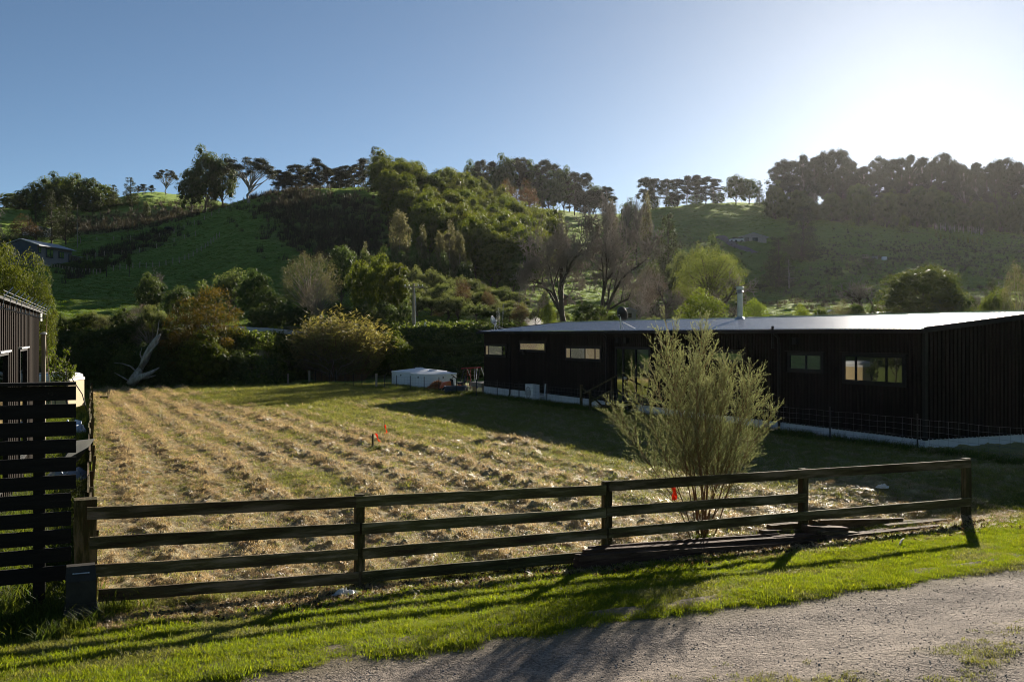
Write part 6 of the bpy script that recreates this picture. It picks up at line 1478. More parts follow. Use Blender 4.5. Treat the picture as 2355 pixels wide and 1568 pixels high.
mb = MB(); ca_ = W(951, 660, 85.8); mb.beam(ca_ - Vector((0.85, 0, 0)), ca_ + Vector((0.85, 0.2, 0)), 0.1, 0.12); ar = mb.build('crossarm', M['pale_pole'], r)
for dx in (-0.75, -0.4, 0.4, 0.75): mb = MB(); mb.lathe(ca_ + Vector((dx, 0.05, 0.06)), [(0.02, 0), (0.05, 0.05), (0.05, 0.12), (0.02, 0.16)], 8); mb.build('insulator', M['white_paint'], ar)
mb = MB(); mb.tube([W(953, 665, 85.9), W(956, 700, 85.5), W(954.5, 782, 85.4)], 0.025, 5); mb.build('cable', M['pale_metal'], r)
mb = MB(); mb.box(W(951, 778, 85.7), (0.36, 0.3, 0.5)); mb.build('meter_box', M['pale_metal'], r)
b = P(977, 84); mb = MB(); mb.box(b + UP * 0.42, (0.11, 0.04, 1.0)); mb.box(b + UP * 0.94, (0.12, 0.045, 0.08)); thing1(mb, 'marker_post', M['white_paint'], b, 'slim white roadside marker post right of the power pole', 'marker post')
# dead log on the bank
r = empty('dead_log', P(305, 65), 'silver grey dead tree with bare limbs leaning on the stream bank', 'dead tree')
def LW(x, y, Y=65.0): return W(x, y, Y)
for nm_, pts, rad in (('trunk', [LW(300, 884, 64.5), LW(318, 858), LW(332, 830), LW(346, 800), LW(358, 782), LW(369, 768)], [0.30, 0.30, 0.26, 0.22, 0.17, 0.05]),
                      ('limb', [LW(302, 880, 64.3), LW(325, 866, 64.2), LW(345, 858, 64.2), LW(366, 845, 64.2)], [0.26, 0.2, 0.14, 0.03]),
                      ('limb', [LW(310, 872, 64.6), LW(338, 868, 64.4), LW(358, 863, 64.3)], [0.16, 0.09, 0.02]),
                      ('limb', [LW(322, 846), LW(330, 828, 64.7), LW(352, 800, 64.7), LW(366, 785, 64.6)], [0.15, 0.12, 0.07, 0.02]),
                      ('limb', [LW(316, 856), LW(300, 842, 64.8), LW(282, 836, 64.8), LW(262, 834, 64.8)], [0.06, 0.045, 0.03, 0.01]),
                      ('limb', [LW(330, 832), LW(322, 815), LW(326, 800)], [0.06, 0.04, 0.012]),
                      ('limb', [LW(356, 786), LW(362, 765), LW(366, 735)], [0.05, 0.03, 0.01]),
                      ('limb', [LW(300, 878, 64.4), LW(280, 866, 64.4), LW(262, 856, 64.4)], [0.06, 0.035, 0.01])):
    mb = MB(); mb.tube(pts, rad, 8); mb.build(nm_, M['deadwood'], r, smooth=True)

# ------------------------------------------------------------------ farm buildings and stock
BW = Wall(Vector((-90.7, 190.0, 0)))
b = Vector((-93, 194, 16)); r = empty('blue_house', b, 'blue grey and brick house with iron roof on the left hillside', 'house')
c0, c1 = Vector((-90.7, 190, 0)), Vector((-89.7, 203, 0)); gv = Vector((-6.4, 0.9, 0)); zb_, ze_, zr_ = 15.2, 20.1, 21.25
def bh(t, g_, z): return c0.lerp(c1, t) + gv * g_ + UP * z
mb = MB(); mb.add([bh(0, 0, zb_), bh(0, 1, zb_), bh(0, 1, ze_), bh(0, 0.5, zr_), bh(0, 0, ze_), bh(0.012, 0, zb_), bh(0.012, 1, zb_), bh(0.012, 1, ze_), bh(0.012, 0.5, zr_), bh(0.012, 0, ze_)], [(0, 1, 2, 4), (4, 2, 3), (5, 9, 7, 6), (9, 8, 7), (0, 5, 6, 1), (1, 6, 7, 2), (2, 7, 8, 3), (3, 8, 9, 4), (4, 9, 5, 0)]); mb.build('gable_wall', M['house_blue'], r)
for k in range(14):
    mb = MB(); z_ = zb_ + 0.34 * k; mb.beam(bh(-0.004, -0.01, z_ + 0.17), bh(-0.004, 1.01, z_ + 0.17), 0.06, 0.31); mb.build('weatherboard', M['house_blue'], r)
mb = MB(); mb.hexa([bh(0.012, 0, zb_ + 1.4), bh(1, 0, zb_ + 1.4), bh(1, 0.96, zb_), bh(0.012, 0.96, zb_), bh(0.012, 0, ze_), bh(1, 0, ze_), bh(1, 0.96, ze_), bh(0.012, 0.96, ze_)]); mb.build('brick_wall', M['house_brick'], r)
mb = MB(); mb.hexa([bh(0.05, 0.03, zb_), bh(1, 0.03, zb_), bh(1, 0.9, zb_), bh(0.05, 0.9, zb_), bh(0.05, 0.03, zb_ + 1.39), bh(1, 0.03, zb_ + 1.39), bh(1, 0.9, zb_ + 1.39), bh(0.05, 0.9, zb_ + 1.39)]); mb.build('basement_wall', M['backing'], r)
for g0, g1 in ((-0.12, 0.5), (1.12, 0.5)):
    mb = MB(); za_ = ze_ - 0.12; mb.hexa([bh(-0.03, g0, za_), bh(1.03, g0, za_), bh(1.03, g1, zr_ + 0.02), bh(-0.03, g1, zr_ + 0.02), bh(-0.03, g0, za_ + 0.14), bh(1.03, g0, za_ + 0.14), bh(1.03, g1, zr_ + 0.16), bh(-0.03, g1, zr_ + 0.16)]); mb.build('roof', M['iron_roof'], r)
def bt(x):
    u = (x - CX) / F; d_ = c1 - c0; return (u * c0.y - c0.x) / (d_.x - u * d_.y)
for (x0, x1, z0, z1, nm_) in ((86.3, 92.5, 18.6, 19.8, 'window'), (105, 120.5, 18.0, 19.7, 'window'), (134, 145, 18.2, 19.5, 'window'), (157, 163, 16.6, 19.3, 'door'), (85.5, 90.5, 15.5, 16.5, 'window'), (97, 106, 15.3, 16.5, 'window'), (107.5, 118, 15.3, 16.5, 'window')):
    a, b_ = bt(x0), bt(x1); lower = z1 < 17; mb = MB(); o_ = -0.03
    mb.hexa([bh(a, 0.02, z0), bh(b_, 0.02, z0), bh(b_, o_, z0), bh(a, o_, z0), bh(a, 0.02, z1), bh(b_, 0.02, z1), bh(b_, o_, z1), bh(a, o_, z1)]); wf = mb.build(nm_, M['white_paint'] if lower else M['house_blue'], r)
    m_ = (a + b_) / 2
    for p_, q_ in ((a, m_), (m_, b_)):
        mb = MB(); i0, i1 = p_ + (q_ - p_) * 0.12, p_ + (q_ - p_) * 0.9; mb.hexa([bh(i0, 0.0, z0 + 0.15), bh(i1, 0.0, z0 + 0.15), bh(i1, o_ - 0.006, z0 + 0.15), bh(i0, o_ - 0.006, z0 + 0.15), bh(i0, 0.0, z1 - 0.12), bh(i1, 0.0, z1 - 0.12), bh(i1, o_ - 0.006, z1 - 0.12), bh(i0, o_ - 0.006, z1 - 0.12)]); mb.build('pane', M['glass'], wf)
mb = MB(); mb.hexa([bh(1.0, 0.05, 16.3), bh(1.28, 0.05, 16.3), bh(1.28, 0.7, 16), bh(1.0, 0.7, 16), bh(1.0, 0.05, 19.0), bh(1.28, 0.05, 19.0), bh(1.28, 0.7, 19.2), bh(1.0, 0.7, 19.2)]); mb.build('lean_to', M['house_brick'], r)
mb = MB(); mb.hexa([bh(1.0, -0.04, 19.0), bh(1.31, -0.04, 19.0), bh(1.31, 0.75, 19.25), bh(1.0, 0.75, 19.25), bh(1.0, -0.04, 19.12), bh(1.31, -0.04, 19.12), bh(1.31, 0.75, 19.37), bh(1.0, 0.75, 19.37)]); mb.build('lean_to_roof', M['iron_roof'], r)
def Yat(x, y, lo=85.0, hi=345.0):
    """depth at which the ground is seen at photo point (x, y)"""
    Y = np.arange(lo, hi, 0.5); yy = CY - (zter((x - CX) * Y / F, Y) - H) * F / Y; k = np.nonzero(yy <= y)[0]; return float(Y[k[0]]) if len(k) else hi
def gable_house(name, x0, x1, ye, yr, yb, Y, depth, wallm, roofm, label, cat, wins=()):
    Y = Yat((x0 + x1) / 2, yb) if Y > 110 else Y; a, b_ = W(x0, yb, Y), W(x1, yb, Y); ze, zr = H - (ye - CY) * Y / F, H - (yr - CY) * Y / F; z0 = min(a.z, zt(a.x, a.y) - 0.3, zt(b_.x, b_.y) - 0.3); m_ = (a + b_) / 2
    r = empty(name, Vector((m_.x, Y + depth / 2, z0)), label, cat); dv = Vector((0, depth, 0)); up0 = lambda p, z: Vector((p.x, p.y, z))
    mb = MB(); P8 = [up0(a, z0), up0(b_, z0), up0(b_, ze), up0(m_, zr), up0(a, ze)]; P8 += [p + dv for p in P8]
    mb.add(P8, [(0, 1, 2, 4), (4, 2, 3), (5, 9, 7, 6), (9, 8, 7), (0, 5, 6, 1), (1, 6, 7, 2), (4, 9, 5, 0)]); mb.build('wall', wallm, r)
    ov = (b_ - a) * 0.08
    for p, q in ((a - ov, m_), (b_ + ov, m_)):
        zp = ze - (zr - ze) * 0.16; mb = MB(); f_ = Vector((0, -0.25, 0)); e_ = dv + Vector((0, 0.25, 0)); mb.hexa([up0(p, zp) + f_, up0(q, zr) + f_, up0(q, zr) + e_, up0(p, zp) + e_, up0(p, zp + 0.12) + f_, up0(q, zr + 0.12) + f_, up0(q, zr + 0.12) + e_, up0(p, zp + 0.12) + e_]); mb.build('roof', roofm, r)
    for (xa, xb, ya, yb2) in wins:
        mb = MB(); c_ = W((xa + xb) / 2, (ya + yb2) / 2, Y - 0.03); mb.box(c_, ((xb - xa) * Y / F, 0.08, (yb2 - ya) * Y / F)); w_ = mb.build('window', M['dark_trim'], r)
        mb = MB(); mb.box(c_ - Vector((0, 0.05, 0)), ((xb - xa) * Y / F * 0.85, 0.02, (yb2 - ya) * Y / F * 0.85)); mb.build('pane', M['glass'], w_)
gable_house('render_house', 50, 108, 526, 519, 545, 226, 6, M['house_white'], M['iron_roof'], 'pale render house half hidden by bare shrubs above the blue house', 'house', ((92, 99, 529, 537),))
b = P(130, Yat(130, 545)); mb = MB(); mb.lathe(b, [(1.25, -0.4), (1.25, 1.35), (1.2, 1.45), (0.3, 1.55)], 24); thing1(mb, 'green_tank', M['green_tank'], b, 'green water tank beside the pale render house', 'water tank')
gable_house('hillside_house', 1702, 1762, 545, 536, 557, 212, 7, M['house_brick'], M['iron_roof'], 'small grey gabled house on the right hillside', 'house', ((1712, 1722, 547, 555), (1730, 1742, 547, 556)))
for x, w_, lab in ((1697, 2.6, 'right pale vehicle beside the hillside house'), (1686, 1.9, 'left pale vehicle beside the hillside house')):
    b = P(x, Yat(x, 557.5)); r = empty('parked_vehicle', b, lab, 'vehicle', 'pale vehicles at the hillside house')
    mb = MB(); mb.hexa([b + Vector(v) for v in ((-w_ / 2, -0.8, 0.3), (w_ / 2, -0.8, 0.3), (w_ / 2, 0.8, 0.3), (-w_ / 2, 0.8, 0.3), (-w_ / 2, -0.8, 0.8), (w_ / 2, -0.8, 0.85), (w_ / 2, 0.8, 0.85), (-w_ / 2, 0.8, 0.8))]); mb.build('body', M['white_paint'], r)
    mb = MB(); mb.hexa([b + Vector(v) for v in ((-w_ / 4, -0.75, 0.8), (w_ / 2.2, -0.75, 0.85), (w_ / 2.2, 0.75, 0.85), (-w_ / 4, 0.75, 0.8), (-w_ / 8, -0.65, 1.35), (w_ / 2.6, -0.65, 1.35), (w_ / 2.6, 0.65, 1.35), (-w_ / 8, 0.65, 1.35))]); mb.build('cabin', M['glass'], r)
    for s_ in (-0.3, 0.3): mb = MB(); mb.lathe(b + Vector((s_ * w_, -0.82, 0.3)), [(0.1, 0), (0.3, 0), (0.3, 0.2), (0.1, 0.2)], 12, (0, 1, 0)); mb.build('wheel', M['black_rubber'], r)
ribbon('driveway', [(1655, Yat(1655, 546)), (1672, Yat(1672, 556)), (1690, Yat(1690, 566)), (1718, Yat(1718, 576)), (1740, Yat(1740, 584))], 3.0, M['asphalt'])
gable_house('small_shed', 1432, 1462, 716, 709, 735, 100, 2.6, M['panel_grey'], M['iron_roof'], 'small open shed with pale iron roof behind the near satellite dish', 'shed', ((1440, 1452, 720, 731),))
gable_house('garden_hut', 1287, 1303, 681, 677, 705, 118, 2.0, M['clay'], M['iron_roof'], 'little pinkish hut behind the left bare tree', 'hut')
gable_house('far_cottage', 1894, 1928, 726, 715, 745, 106, 4, M['house_white'], M['iron_roof'], 'small pale gable showing over the roof among shrubs', 'cottage')
gable_house('far_shed', 2016, 2056, 722, 719, 742, 108, 4, M['panel_grey'], M['iron_roof'], 'low shed roof line left of the big dark tree', 'shed')
# small things on the right hillside
b = P(1991, Yat(1991, 597)); r = empty('timber_stand', b, 'pale timber stand on the right hillside paddock', 'stand')
for dx in (-0.45, 0.45):
    for dy in (0, 0.8): mb = MB(); mb.box(b + Vector((dx, dy, 0.55)), (0.1, 0.1, 1.3)); mb.build('leg', M['pale_pole'], r)
mb = MB(); mb.box(b + Vector((0, 0.4, 0.45)), (1.1, 1.0, 0.3)); mb.box(b + Vector((0, 0.4, 1.15)), (1.1, 1.0, 0.08)); mb.build('shelf', M['pale_pole'], r)
b = P(2011, Yat(2011, 598)); mb = MB(); mb.box(b + UP * 0.35, (1.2, 0.8, 0.7)); mb.box(b + UP * 0.74, (1.3, 0.9, 0.08)); thing1(mb, 'grey_hutch', M['panel_grey'], b, 'low grey hutch right of the timber stand', 'hutch')
b = P(2033, Yat(2033, 599)); mb = MB(); mb.lathe(b, [(0.6, -0.1), (0.62, 0.7), (0.55, 0.82), (0.2, 0.86)], 18); thing1(mb, 'pale_drum', M['white_paint'], b, 'pale round drum right of the grey hutch', 'drum')
# black cow
b = P(386, Yat(386, 535)); r = empty('black_cow', b, 'black cow grazing by the fence under the brown hill', 'cow')
mb = MB(); cxv = Vector((1, 0, 0))
mb.tube([b + Vector((-0.8, 0, 1.12)), b + Vector((-0.5, 0, 1.05)), b + Vector((0, 0, 1.0)), b + Vector((0.45, 0, 1.05)), b + Vector((0.8, 0, 1.05)), b + Vector((1.1, 0, 0.75)), b + Vector((1.35, 0, 0.3)), b + Vector((1.5, 0, 0.12))], [0.2, 0.36, 0.4, 0.36, 0.26, 0.17, 0.15, 0.08], 10)
for x, y in ((-0.6, -0.2), (-0.6, 0.2), (0.5, -0.2), (0.5, 0.2)): mb.tube([b + Vector((x, y, 0.9)), b + Vector((x + 0.04, y, 0.45)), b + Vector((x, y, -0.02))], [0.15, 0.08, 0.06], 6)
mb.tube([b + Vector((-0.82, 0, 1.2)), b + Vector((-0.95, 0, 0.9)), b + Vector((-0.95, 0, 0.45))], [0.04, 0.03, 0.04], 5); mb.build('body', M['cow'], r, smooth=True)
# hill fences: posts and wires
def hill_fence(pts, step, label, h=1.2):
    xs = np.array([p[0] for p in pts], float); ys = np.array([p[1] for p in pts], float); n = max(2, int(abs(xs[-1] - xs[0]) / step)); k = np.linspace(0, len(pts) - 1, n)
    X_ = np.interp(k, range(len(pts)), xs); Y_ = np.interp(k, range(len(pts)), ys); Ps = [P(x, Y) for x, Y in zip(X_, Y_)]
    r = empty('farm_fence', Ps[0], label, 'fence', 'post and wire fences on the left hillside')
    for i, p in enumerate(Ps): mb = MB(); mb.tube([p - UP * 0.3, p + UP * (h + rnd.uniform(-0.1, 0.12)) + Vector((rnd.uniform(-0.08, 0.08), 0, 0))], 0.085, 5); mb.build('post', M['pale_pole'], r)
    for z_ in (0.45, 0.85): mb = MB(); mb.tube([p + UP * z_ for p in Ps], 0.012, 3, False); mb.build('wire', M['wire'], r)
hill_fence([(185, 236), (300, 238), (400, 240), (470, 242), (520, 250), (560, 256)], 23, 'post and wire fence along the grass track under the brown hill')
hill_fence([(200, 205), (240, 210), (320, 216), (400, 222), (450, 226)], 26, 'post and wire fence across the rough slope right of the blue house')
hill_fence([(260, 186), (340, 190), (420, 196), (470, 204), (505, 214)], 11, 'fence of close stakes climbing the lower green slope')
hill_fence([(575, 258), (640, 262), (700, 265), (780, 266), (840, 266)], 15, 'post and wire fence on the grassy crest right of the spreading gum')
hill_fence([(118, 190), (150, 187), (190, 184), (230, 183)], 7, 'row of vine stakes below the blue house', 0.9)

# ------------------------------------------------------------------ the fine leaved shrub behind the rail fence
def fine_shrub():
    g = np.random.default_rng(77); b = RP(1613, 1244, -0.55); b.z = znear(b.x, b.y); S = []; tw = []
    stems = 20
    for i in range(stems):
        t = -0.78 + 1.70 * i / (stems - 1) + g.normal() * 0.06; dy = (0.35 if i % 2 else -0.35) * g.uniform(0.2, 1)
        d = unit(np.array([0.43 * t * EV.x, 0.43 * t * EV.y + dy * 0.5, 1.0])); L_ = g.uniform(2.2, 3.05) * (1 - 0.12 * abs(t)) * (1.08 if abs(t) < 0.3 else 1)
        p = np.array([g.normal() * 0.06 + 0.05 * t, g.normal() * 0.06, -0.03]); n = 14; r0 = g.uniform(0.007, 0.015); pts = [p]; ds = [d]
        for k in range(n):
            d = unit(d + np.array([0.012 * t, 0, 0.01]) + g.normal(size=3) * 0.045); q = p + d * L_ / n; S.append([*p, *q, r0 * (1 - 0.88 * k / n), r0 * (1 - 0.88 * (k + 1) / n)]); p = q; pts.append(p); ds.append(d)
        nb = 24
        for j in range(nb):
            s_ = 0.30 + 0.70 * (j + g.uniform(0, 1)) / nb; k = min(n - 1, int(s_ * n)); q = pts[k] + (pts[k + 1] - pts[k]) * (s_ * n - k); az = j * 2.4 + g.uniform(-0.4, 0.4)
            a1 = unit(np.cross(ds[k], np.array([0.2, 0.9, 0.1]))); a2 = np.cross(ds[k], a1); side = a1 * math.cos(az) + a2 * math.sin(az)
            bd = unit(ds[k] * 0.85 + side * g.uniform(0.45, 0.8) + np.array([0.1 * t, 0, 0.12])); bl = g.uniform(0.30, 0.72) * (1.1 - 0.62 * s_) + 0.08; r1 = 0.0045; pp = q; m = 5; bp = [pp]
            for e in range(m):
                bd = unit(bd + np.array([0, 0, 0.07]) + g.normal(size=3) * 0.05); nx = pp + bd * bl / m; S.append([*pp, *nx, r1 * (1 - 0.16 * e), r1 * (1 - 0.16 * (e + 1))]); pp = nx; bp.append(pp)
            for e in range(12):
                s2 = 0.15 + 0.85 * e / 11; kk = min(m - 1, int(s2 * m)); st = bp[kk] + (bp[kk + 1] - bp[kk]) * (s2 * m - kk)
                td = unit(bd * 0.8 + g.normal(size=3) * 0.42 + np.array([0, 0, 0.18])); tl = g.uniform(0.10, 0.26) * (1.15 - 0.5 * s2); en = st + td * tl; S.append([*st, *en, 0.0018, 0.0008]); tw.append((*st, *en))
            tw.append((*bp[-2], *bp[-1]))
        tw.append((*pts[-3], *pts[-1]))
    tw = np.array(tw); n = 24; N = len(tw) * n; f = g.uniform(0.05, 1.05, (len(tw), n, 1)); st = tw[:, None, 0:3]; en = tw[:, None, 3:6]; d = unit(en - st)
    p = (st + (en - st) * f).reshape(-1, 3); dd = np.repeat(d[:, 0], n, 0)
    o = unit(dd * 0.9 + unit(g.normal(size=(N, 3))) * 0.75); L_ = g.uniform(0.009, 0.023, (N, 1)); sd = unit(np.cross(o, g.normal(size=(N, 3)))) * L_ * 0.17
    V = np.stack([p, p + o * L_ * 0.5 + sd, p + o * L_, p + o * L_ * 0.5 - sd], 1).reshape(-1, 3)
    hz = np.clip(p[:, 2] / 2.9, 0, 1); tone = np.clip(0.5 * g.beta(1.6, 1.8, N) + 0.55 * hz * f.reshape(-1), 0, 1)
    r = empty('fine_leaved_shrub', b, 'tall fine leaved olive shrub fanning out behind the rail fence', 'shrub')
    me = mesh_np('foliage', V, np.arange(4 * N).reshape(-1, 4), M['lf_shrub']); set_attr(me, 'tone', np.repeat(tone, 4)); link('foliage', me, r)
    S = np.array(S); big = S[:, 6] > 0.0046; V1, Q1 = segmesh(S[big], 6); link('stem', mesh_np('stem', V1, Q1, M['stem'], True), r); V2, Q2 = segmesh(S[~big], 3); link('twig', mesh_np('twig', V2, Q2, M['stem']), r)
    print('shrub leaves', N)
fine_shrub()
# young leafy sapling behind the slat fence
def sapling(x, Y, ytop, wpx, label, seed):
    g = np.random.default_rng(seed); pr = bare(seed, 3, 0.55, 0.4, 0.018, (4, 6), up=0.2, ratio=0.6); b = P(x, Y) if Y > 45 else pxg(x, Y); h = H - (ytop - CY) * Y / F - b.z; r = empty('sapling', b, label, 'sapling'); s = wpx * Y / F / pr.w; r.scale = (s, s, h)
    co = np.empty(len(pr.crown.vertices) * 3, dtype=np.float32); pr.crown.vertices.foreach_get('co', co); co = co.reshape(-1, 3)
    V, Q, t = leafcloud(co[::4], np.full(len(co[::4]), 0.02), np.ones(len(co[::4])), 5, 0.035, g); me = mesh_np('foliage', V, Q, M['lf_lime']); set_attr(me, 'tone', t)
    link('stem', pr.trunk, r); link('twig', pr.crown, r); link('foliage', me, r)
sapling(158, 38, 797, 105, 'lime green leafy sapling behind the slat fence', 401)
sapling(128, 40, 838, 60, 'pale leaning sapling left of the lime green sapling', 402)

# ------------------------------------------------------------------ grass, hay, gravel: what nobody could count
def place(n, amin, amax, qmin, qmax, zf, power=1.0):
    a = rng.uniform(amin, amax, n); q = qmin + (qmax - qmin) * rng.uniform(0, 1, n) ** power; return a, q
def aq_xy(a, q): return F0.x + a * EV.x + q * DV.x, F0.y + a * EV.y + q * DV.y
def rots(n, tilt=0.12): return np.stack([rng.normal(0, tilt, n), rng.normal(0, tilt, n), rng.uniform(0, 6.28, n)], -1)
def scl(n, a, b): s = rng.uniform(a, b, n)[:, None]; return np.concatenate([s, s, s * rng.uniform(0.75, 1.25, (n, 1))], 1)
# verge lawn
c = hidden_collection('verge_tufts', tuft_objs('grass_tuft', 6, M['gr_verge'], 46, 0.085, 0.016, 0.048, 0.0021, 0.75))
n = 34000; a = rng.uniform(-7, 17, n); s_ = -0.1 + (s_edge(a) + 0.12) * rng.uniform(0, 1, n) ** 0.85
keep = (rng.uniform(0, 1, n) < sst(-0.15, 0.75, s_ + 0.9 * (fbm(a / 0.8, s_ / 0.5, 101, 3) - 0.45))); a, s_ = a[keep], s_[keep]; x, y = aq_xy(a, -s_)
tt = s_ / s_edge(a); z = znear(x, y) + 0.012 + (fbm(x / 0.5, y / 0.5, 93, 3) - 0.5) * 0.05 - 0.05 * sst(0.965, 1.0, tt); n = len(a)
pv = np.stack([x, y, z], -1); rv = rots(n); sv = scl(n, 0.6, 1.25) * (0.65 + 0.75 * fbm(a / 0.6, s_ / 0.6, 103, 2))[:, None]; dv_ = rng.uniform(0, 1, n) < 0.06 + 0.9 * sst(0.56, 0.72, fbm(a / 0.9, s_ / 0.5, 105, 3))
scatter('verge_grass', pv[~dv_], rv[~dv_], sv[~dv_], c)
scatter('verge_dry_grass', pv[dv_], rv[dv_], sv[dv_], hidden_collection('verge_dry_tufts', tuft_objs('dry_grass_tuft', 4, M['gr_haygreen'], 40, 0.085, 0.014, 0.044, 0.0021, 0.9)))
# hay over the field
c = hidden_collection('hay_tufts', tuft_objs('hay_tuft', 6, M['gr_hay'], 34, 0.075, 0.022, 0.07, 0.0021, 1.6, 0.015))
c2 = hidden_collection('hay_green_tufts', tuft_objs('cut_grass_tuft', 5, M['gr_haygreen'], 42, 0.13, 0.025, 0.08, 0.0024, 1.3, 0.01))
n = 125000; q = 54 * rng.uniform(0, 1, n) ** 1.9; a = a_left(q) + (np.minimum(20, 17.2 + np.maximum(0, 8 - q)) - a_left(q)) * rng.uniform(0, 1, n)
gq_ = field_green(a, q); x, y = aq_xy(a, q); z = zfield(a, q); isg = rng.uniform(0, 1, n) < gq_ * 0.85 + 0.08
clump = field_bumps(a, q); far = 1 + 0.03 * q; pos = np.stack([x, y, z - 0.005], -1); S_ = scl(n, 0.55, 1.15) * far[:, None]
hk = (~isg) & (rng.uniform(0, 1, n) < 0.35 + clump * 8)
scatter('hay', pos[hk], rots(hk.sum(), 0.3), (S_ * (0.65 + clump * 4.5)[:, None])[hk], c)
scatter('cut_grass', pos[isg], rots(isg.sum(), 0.2), S_[isg], c2)
# hay and dead leaves along the foot of the fence
n = 6500; a = rng.uniform(-3, 11, n); s_ = rng.normal(0.25, 0.28, n) + 0.10 * (a < 2); k_ = (a < 0.9) | (np.abs(s_ - 0.15) > 0.33) | (a > 8.2); a, s_ = a[k_], s_[k_]; n = len(a); x, y = aq_xy(a, -s_); z = znear(x, y) + 0.02
scatter('hay', np.stack([x, y, z], -1), rots(n, 0.3), scl(n, 0.4, 0.9), c)
def flat_leaf(name, mat, cnt=4):
    out = []
    for k in range(cnt):
        V, Q, t = leafcloud(np.zeros((1, 3)), np.array([0.03]), np.array([0.25]), 3, 0.05, rng, outward=0.1); me = mesh_np(name, V, Q, mat); set_attr(me, 'tone', t); out.append(bpy.data.objects.new(name, me))
    return out
c3 = hidden_collection('leaf_litter_bits', flat_leaf('dead_leaf', M['lf_rust']))
n = 1600; a = rng.uniform(-2.5, 10, n); s_ = rng.normal(0.45, 0.3, n); x, y = aq_xy(a, -s_); scatter('leaf_litter', np.stack([x, y, znear(x, y) + 0.04], -1), rots(n, 0.5), scl(n, 0.5, 1.3), c3)
# taller rank grass: field edges, fence lines, yard
ct = hidden_collection('rank_tufts', tuft_objs('rank_grass_tuft', 5, M['gr_tall'], 36, 0.12, 0.14, 0.42, 0.0042, 0.75))
pts = []
def addl(p, q, n, spread, h): 
    for _ in range(n):
        t = rng.uniform(); v = p.lerp(q, t); x_ = v.x + rng.normal() * spread; y_ = v.y + rng.normal() * spread; pts.append((x_, y_, float(znear(x_, y_)) - 0.02, h * rng.uniform(0.5, 1.3)))
addl(AQ(-3.15, 0.3), AQ(a_left(50) - 0.3, 50), 900, 0.12, 0.7); addl(AQ(-3.9, 2), AQ(a_left(40) - 0.9, 40), 1500, 0.35, 0.9); addl(AQ(-4.2, 0.5), AQ(-4.2, 9), 900, 0.4, 0.9)
addl(AQ(-9, 0.2), AQ(-3.6, 0.1), 900, 0.25, 0.9); addl(AQ(-9, -0.5), AQ(-3.2, -0.4), 700, 0.3, 0.7)
addl(Fpt(-5, -0.75), Fpt(29, -0.75), 1500, 0.2, 0.75); addl(Fpt(14, -1.3), Fpt(26, -1.2), 450, 0.25, 0.95)
for i in range(1, len(line) - 1): addl(line[i], line[i + 1], 330, 0.3, 0.95)
addl(AQ(a_left(54) + 0.5, 53.6), AQ(9, 54.2), 1100, 0.5, 0.75); addl(RP(1613, 1244, -0.55), RP(1625, 1244, -0.5), 26, 0.10, 0.65); addl(RP(1780, 1226, 0.0), RP(1835, 1222, 0.0), 34, 0.07, 0.7); addl(RP(1985, 1222, 0.1), RP(2120, 1215, 0.15), 90, 0.06, 0.4)
pk = onpx(857, 1030); addl(pk, pk + Vector((0.1, 0, 0)), 26, 0.10, 0.42); addl(RP(228, 1385, 0.02), RP(300, 1380, 0.0), 22, 0.08, 0.8)
pts = np.array(pts); n = len(pts); sc_ = np.stack([pts[:, 3] * 0.9 + 0.2, pts[:, 3] * 0.9 + 0.2, pts[:, 3]], -1)
scatter('rank_grass', pts[:, :3], rots(n, 0.15), sc_, ct)
# leafy undergrowth over the banks
def leaf_objs(name, mat, cnt):
    out = []
    for k in range(cnt):
        V, Q, t = leafcloud(np.array([[0, 0, 0.1], [0.2, 0.1, 0.16], [-0.18, 0.12, 0.1], [0.05, -0.2, 0.14]]), np.array([0.22, 0.2, 0.2, 0.18]), np.ones(4), 26, 0.12, rng, tonez=0.3, dome=0.8); me = mesh_np(name, V, Q, mat); set_attr(me, 'tone', t); out.append(bpy.data.objects.new(name, me))
    return out
cl_ = hidden_collection('undergrowth_bits', leaf_objs('undergrowth_sprig', M['lf_dark'], 3) + leaf_objs('undergrowth_sprig', M['lf_mid'], 2) + leaf_objs('undergrowth_sprig', M['lf_kanuka'], 1))
n = 9000; px_ = rng.uniform(60, 1180, n); yb_ = 63.5 + 14.5 * sst(560, 720, px_); Y_ = yb_ + rng.uniform(0.15, 1, n) * np.where(px_ < 740, 6.3, 9.5); k_ = (np.abs(px_ - 620) > 70) | (rng.uniform(0, 1, n) < 0.25); px_, Y_ = px_[k_], Y_[k_]; n = len(px_); x = (px_ - CX) * Y_ / F
scatter('undergrowth', np.stack([x, Y_, zter(x, Y_) - 0.03], -1), rots(n, 0.3), scl(n, 0.7, 2.2), cl_)
# gravel and the grassy crown of the road
def stone_objs(cnt):
    out = []; m_ = mk('gravel_stone', (0.13, 0.115, 0.10), (0.44, 0.39, 0.34), 2.0, 0.75, rand=0.45, detail=2)
    for k in range(cnt):
        b = MB(); b.lathe((0, 0, 0), [(0.3, -0.4), (0.85, -0.2), (1.0, 0.15), (0.55, 0.5)], 6); V = np.array([tuple(v) for v in b.v]) * rng.uniform(0.7, 1.3, (len(b.v), 1)); me = bpy.data.meshes.new('stone'); me.from_pydata(V.tolist(), [], b.f[4] + b.big); me.materials.append(m_); out.append(bpy.data.objects.new('stone', me))
    return out
cs = hidden_collection('stones', stone_objs(6))
n = 42000; a = rng.uniform(-2, 13, n); s_ = rng.uniform(3.35, 7.2, n); k_ = rng.uniform(0, 1, n) < 0.35 + 0.5 * sst(4.6, 6.0, s_) + 0.4 * (fbm(a / 0.5, s_ / 0.3, 111, 2) - 0.5); a, s_ = a[k_], s_[k_]; n = len(a); x, y = aq_xy(a, -s_)
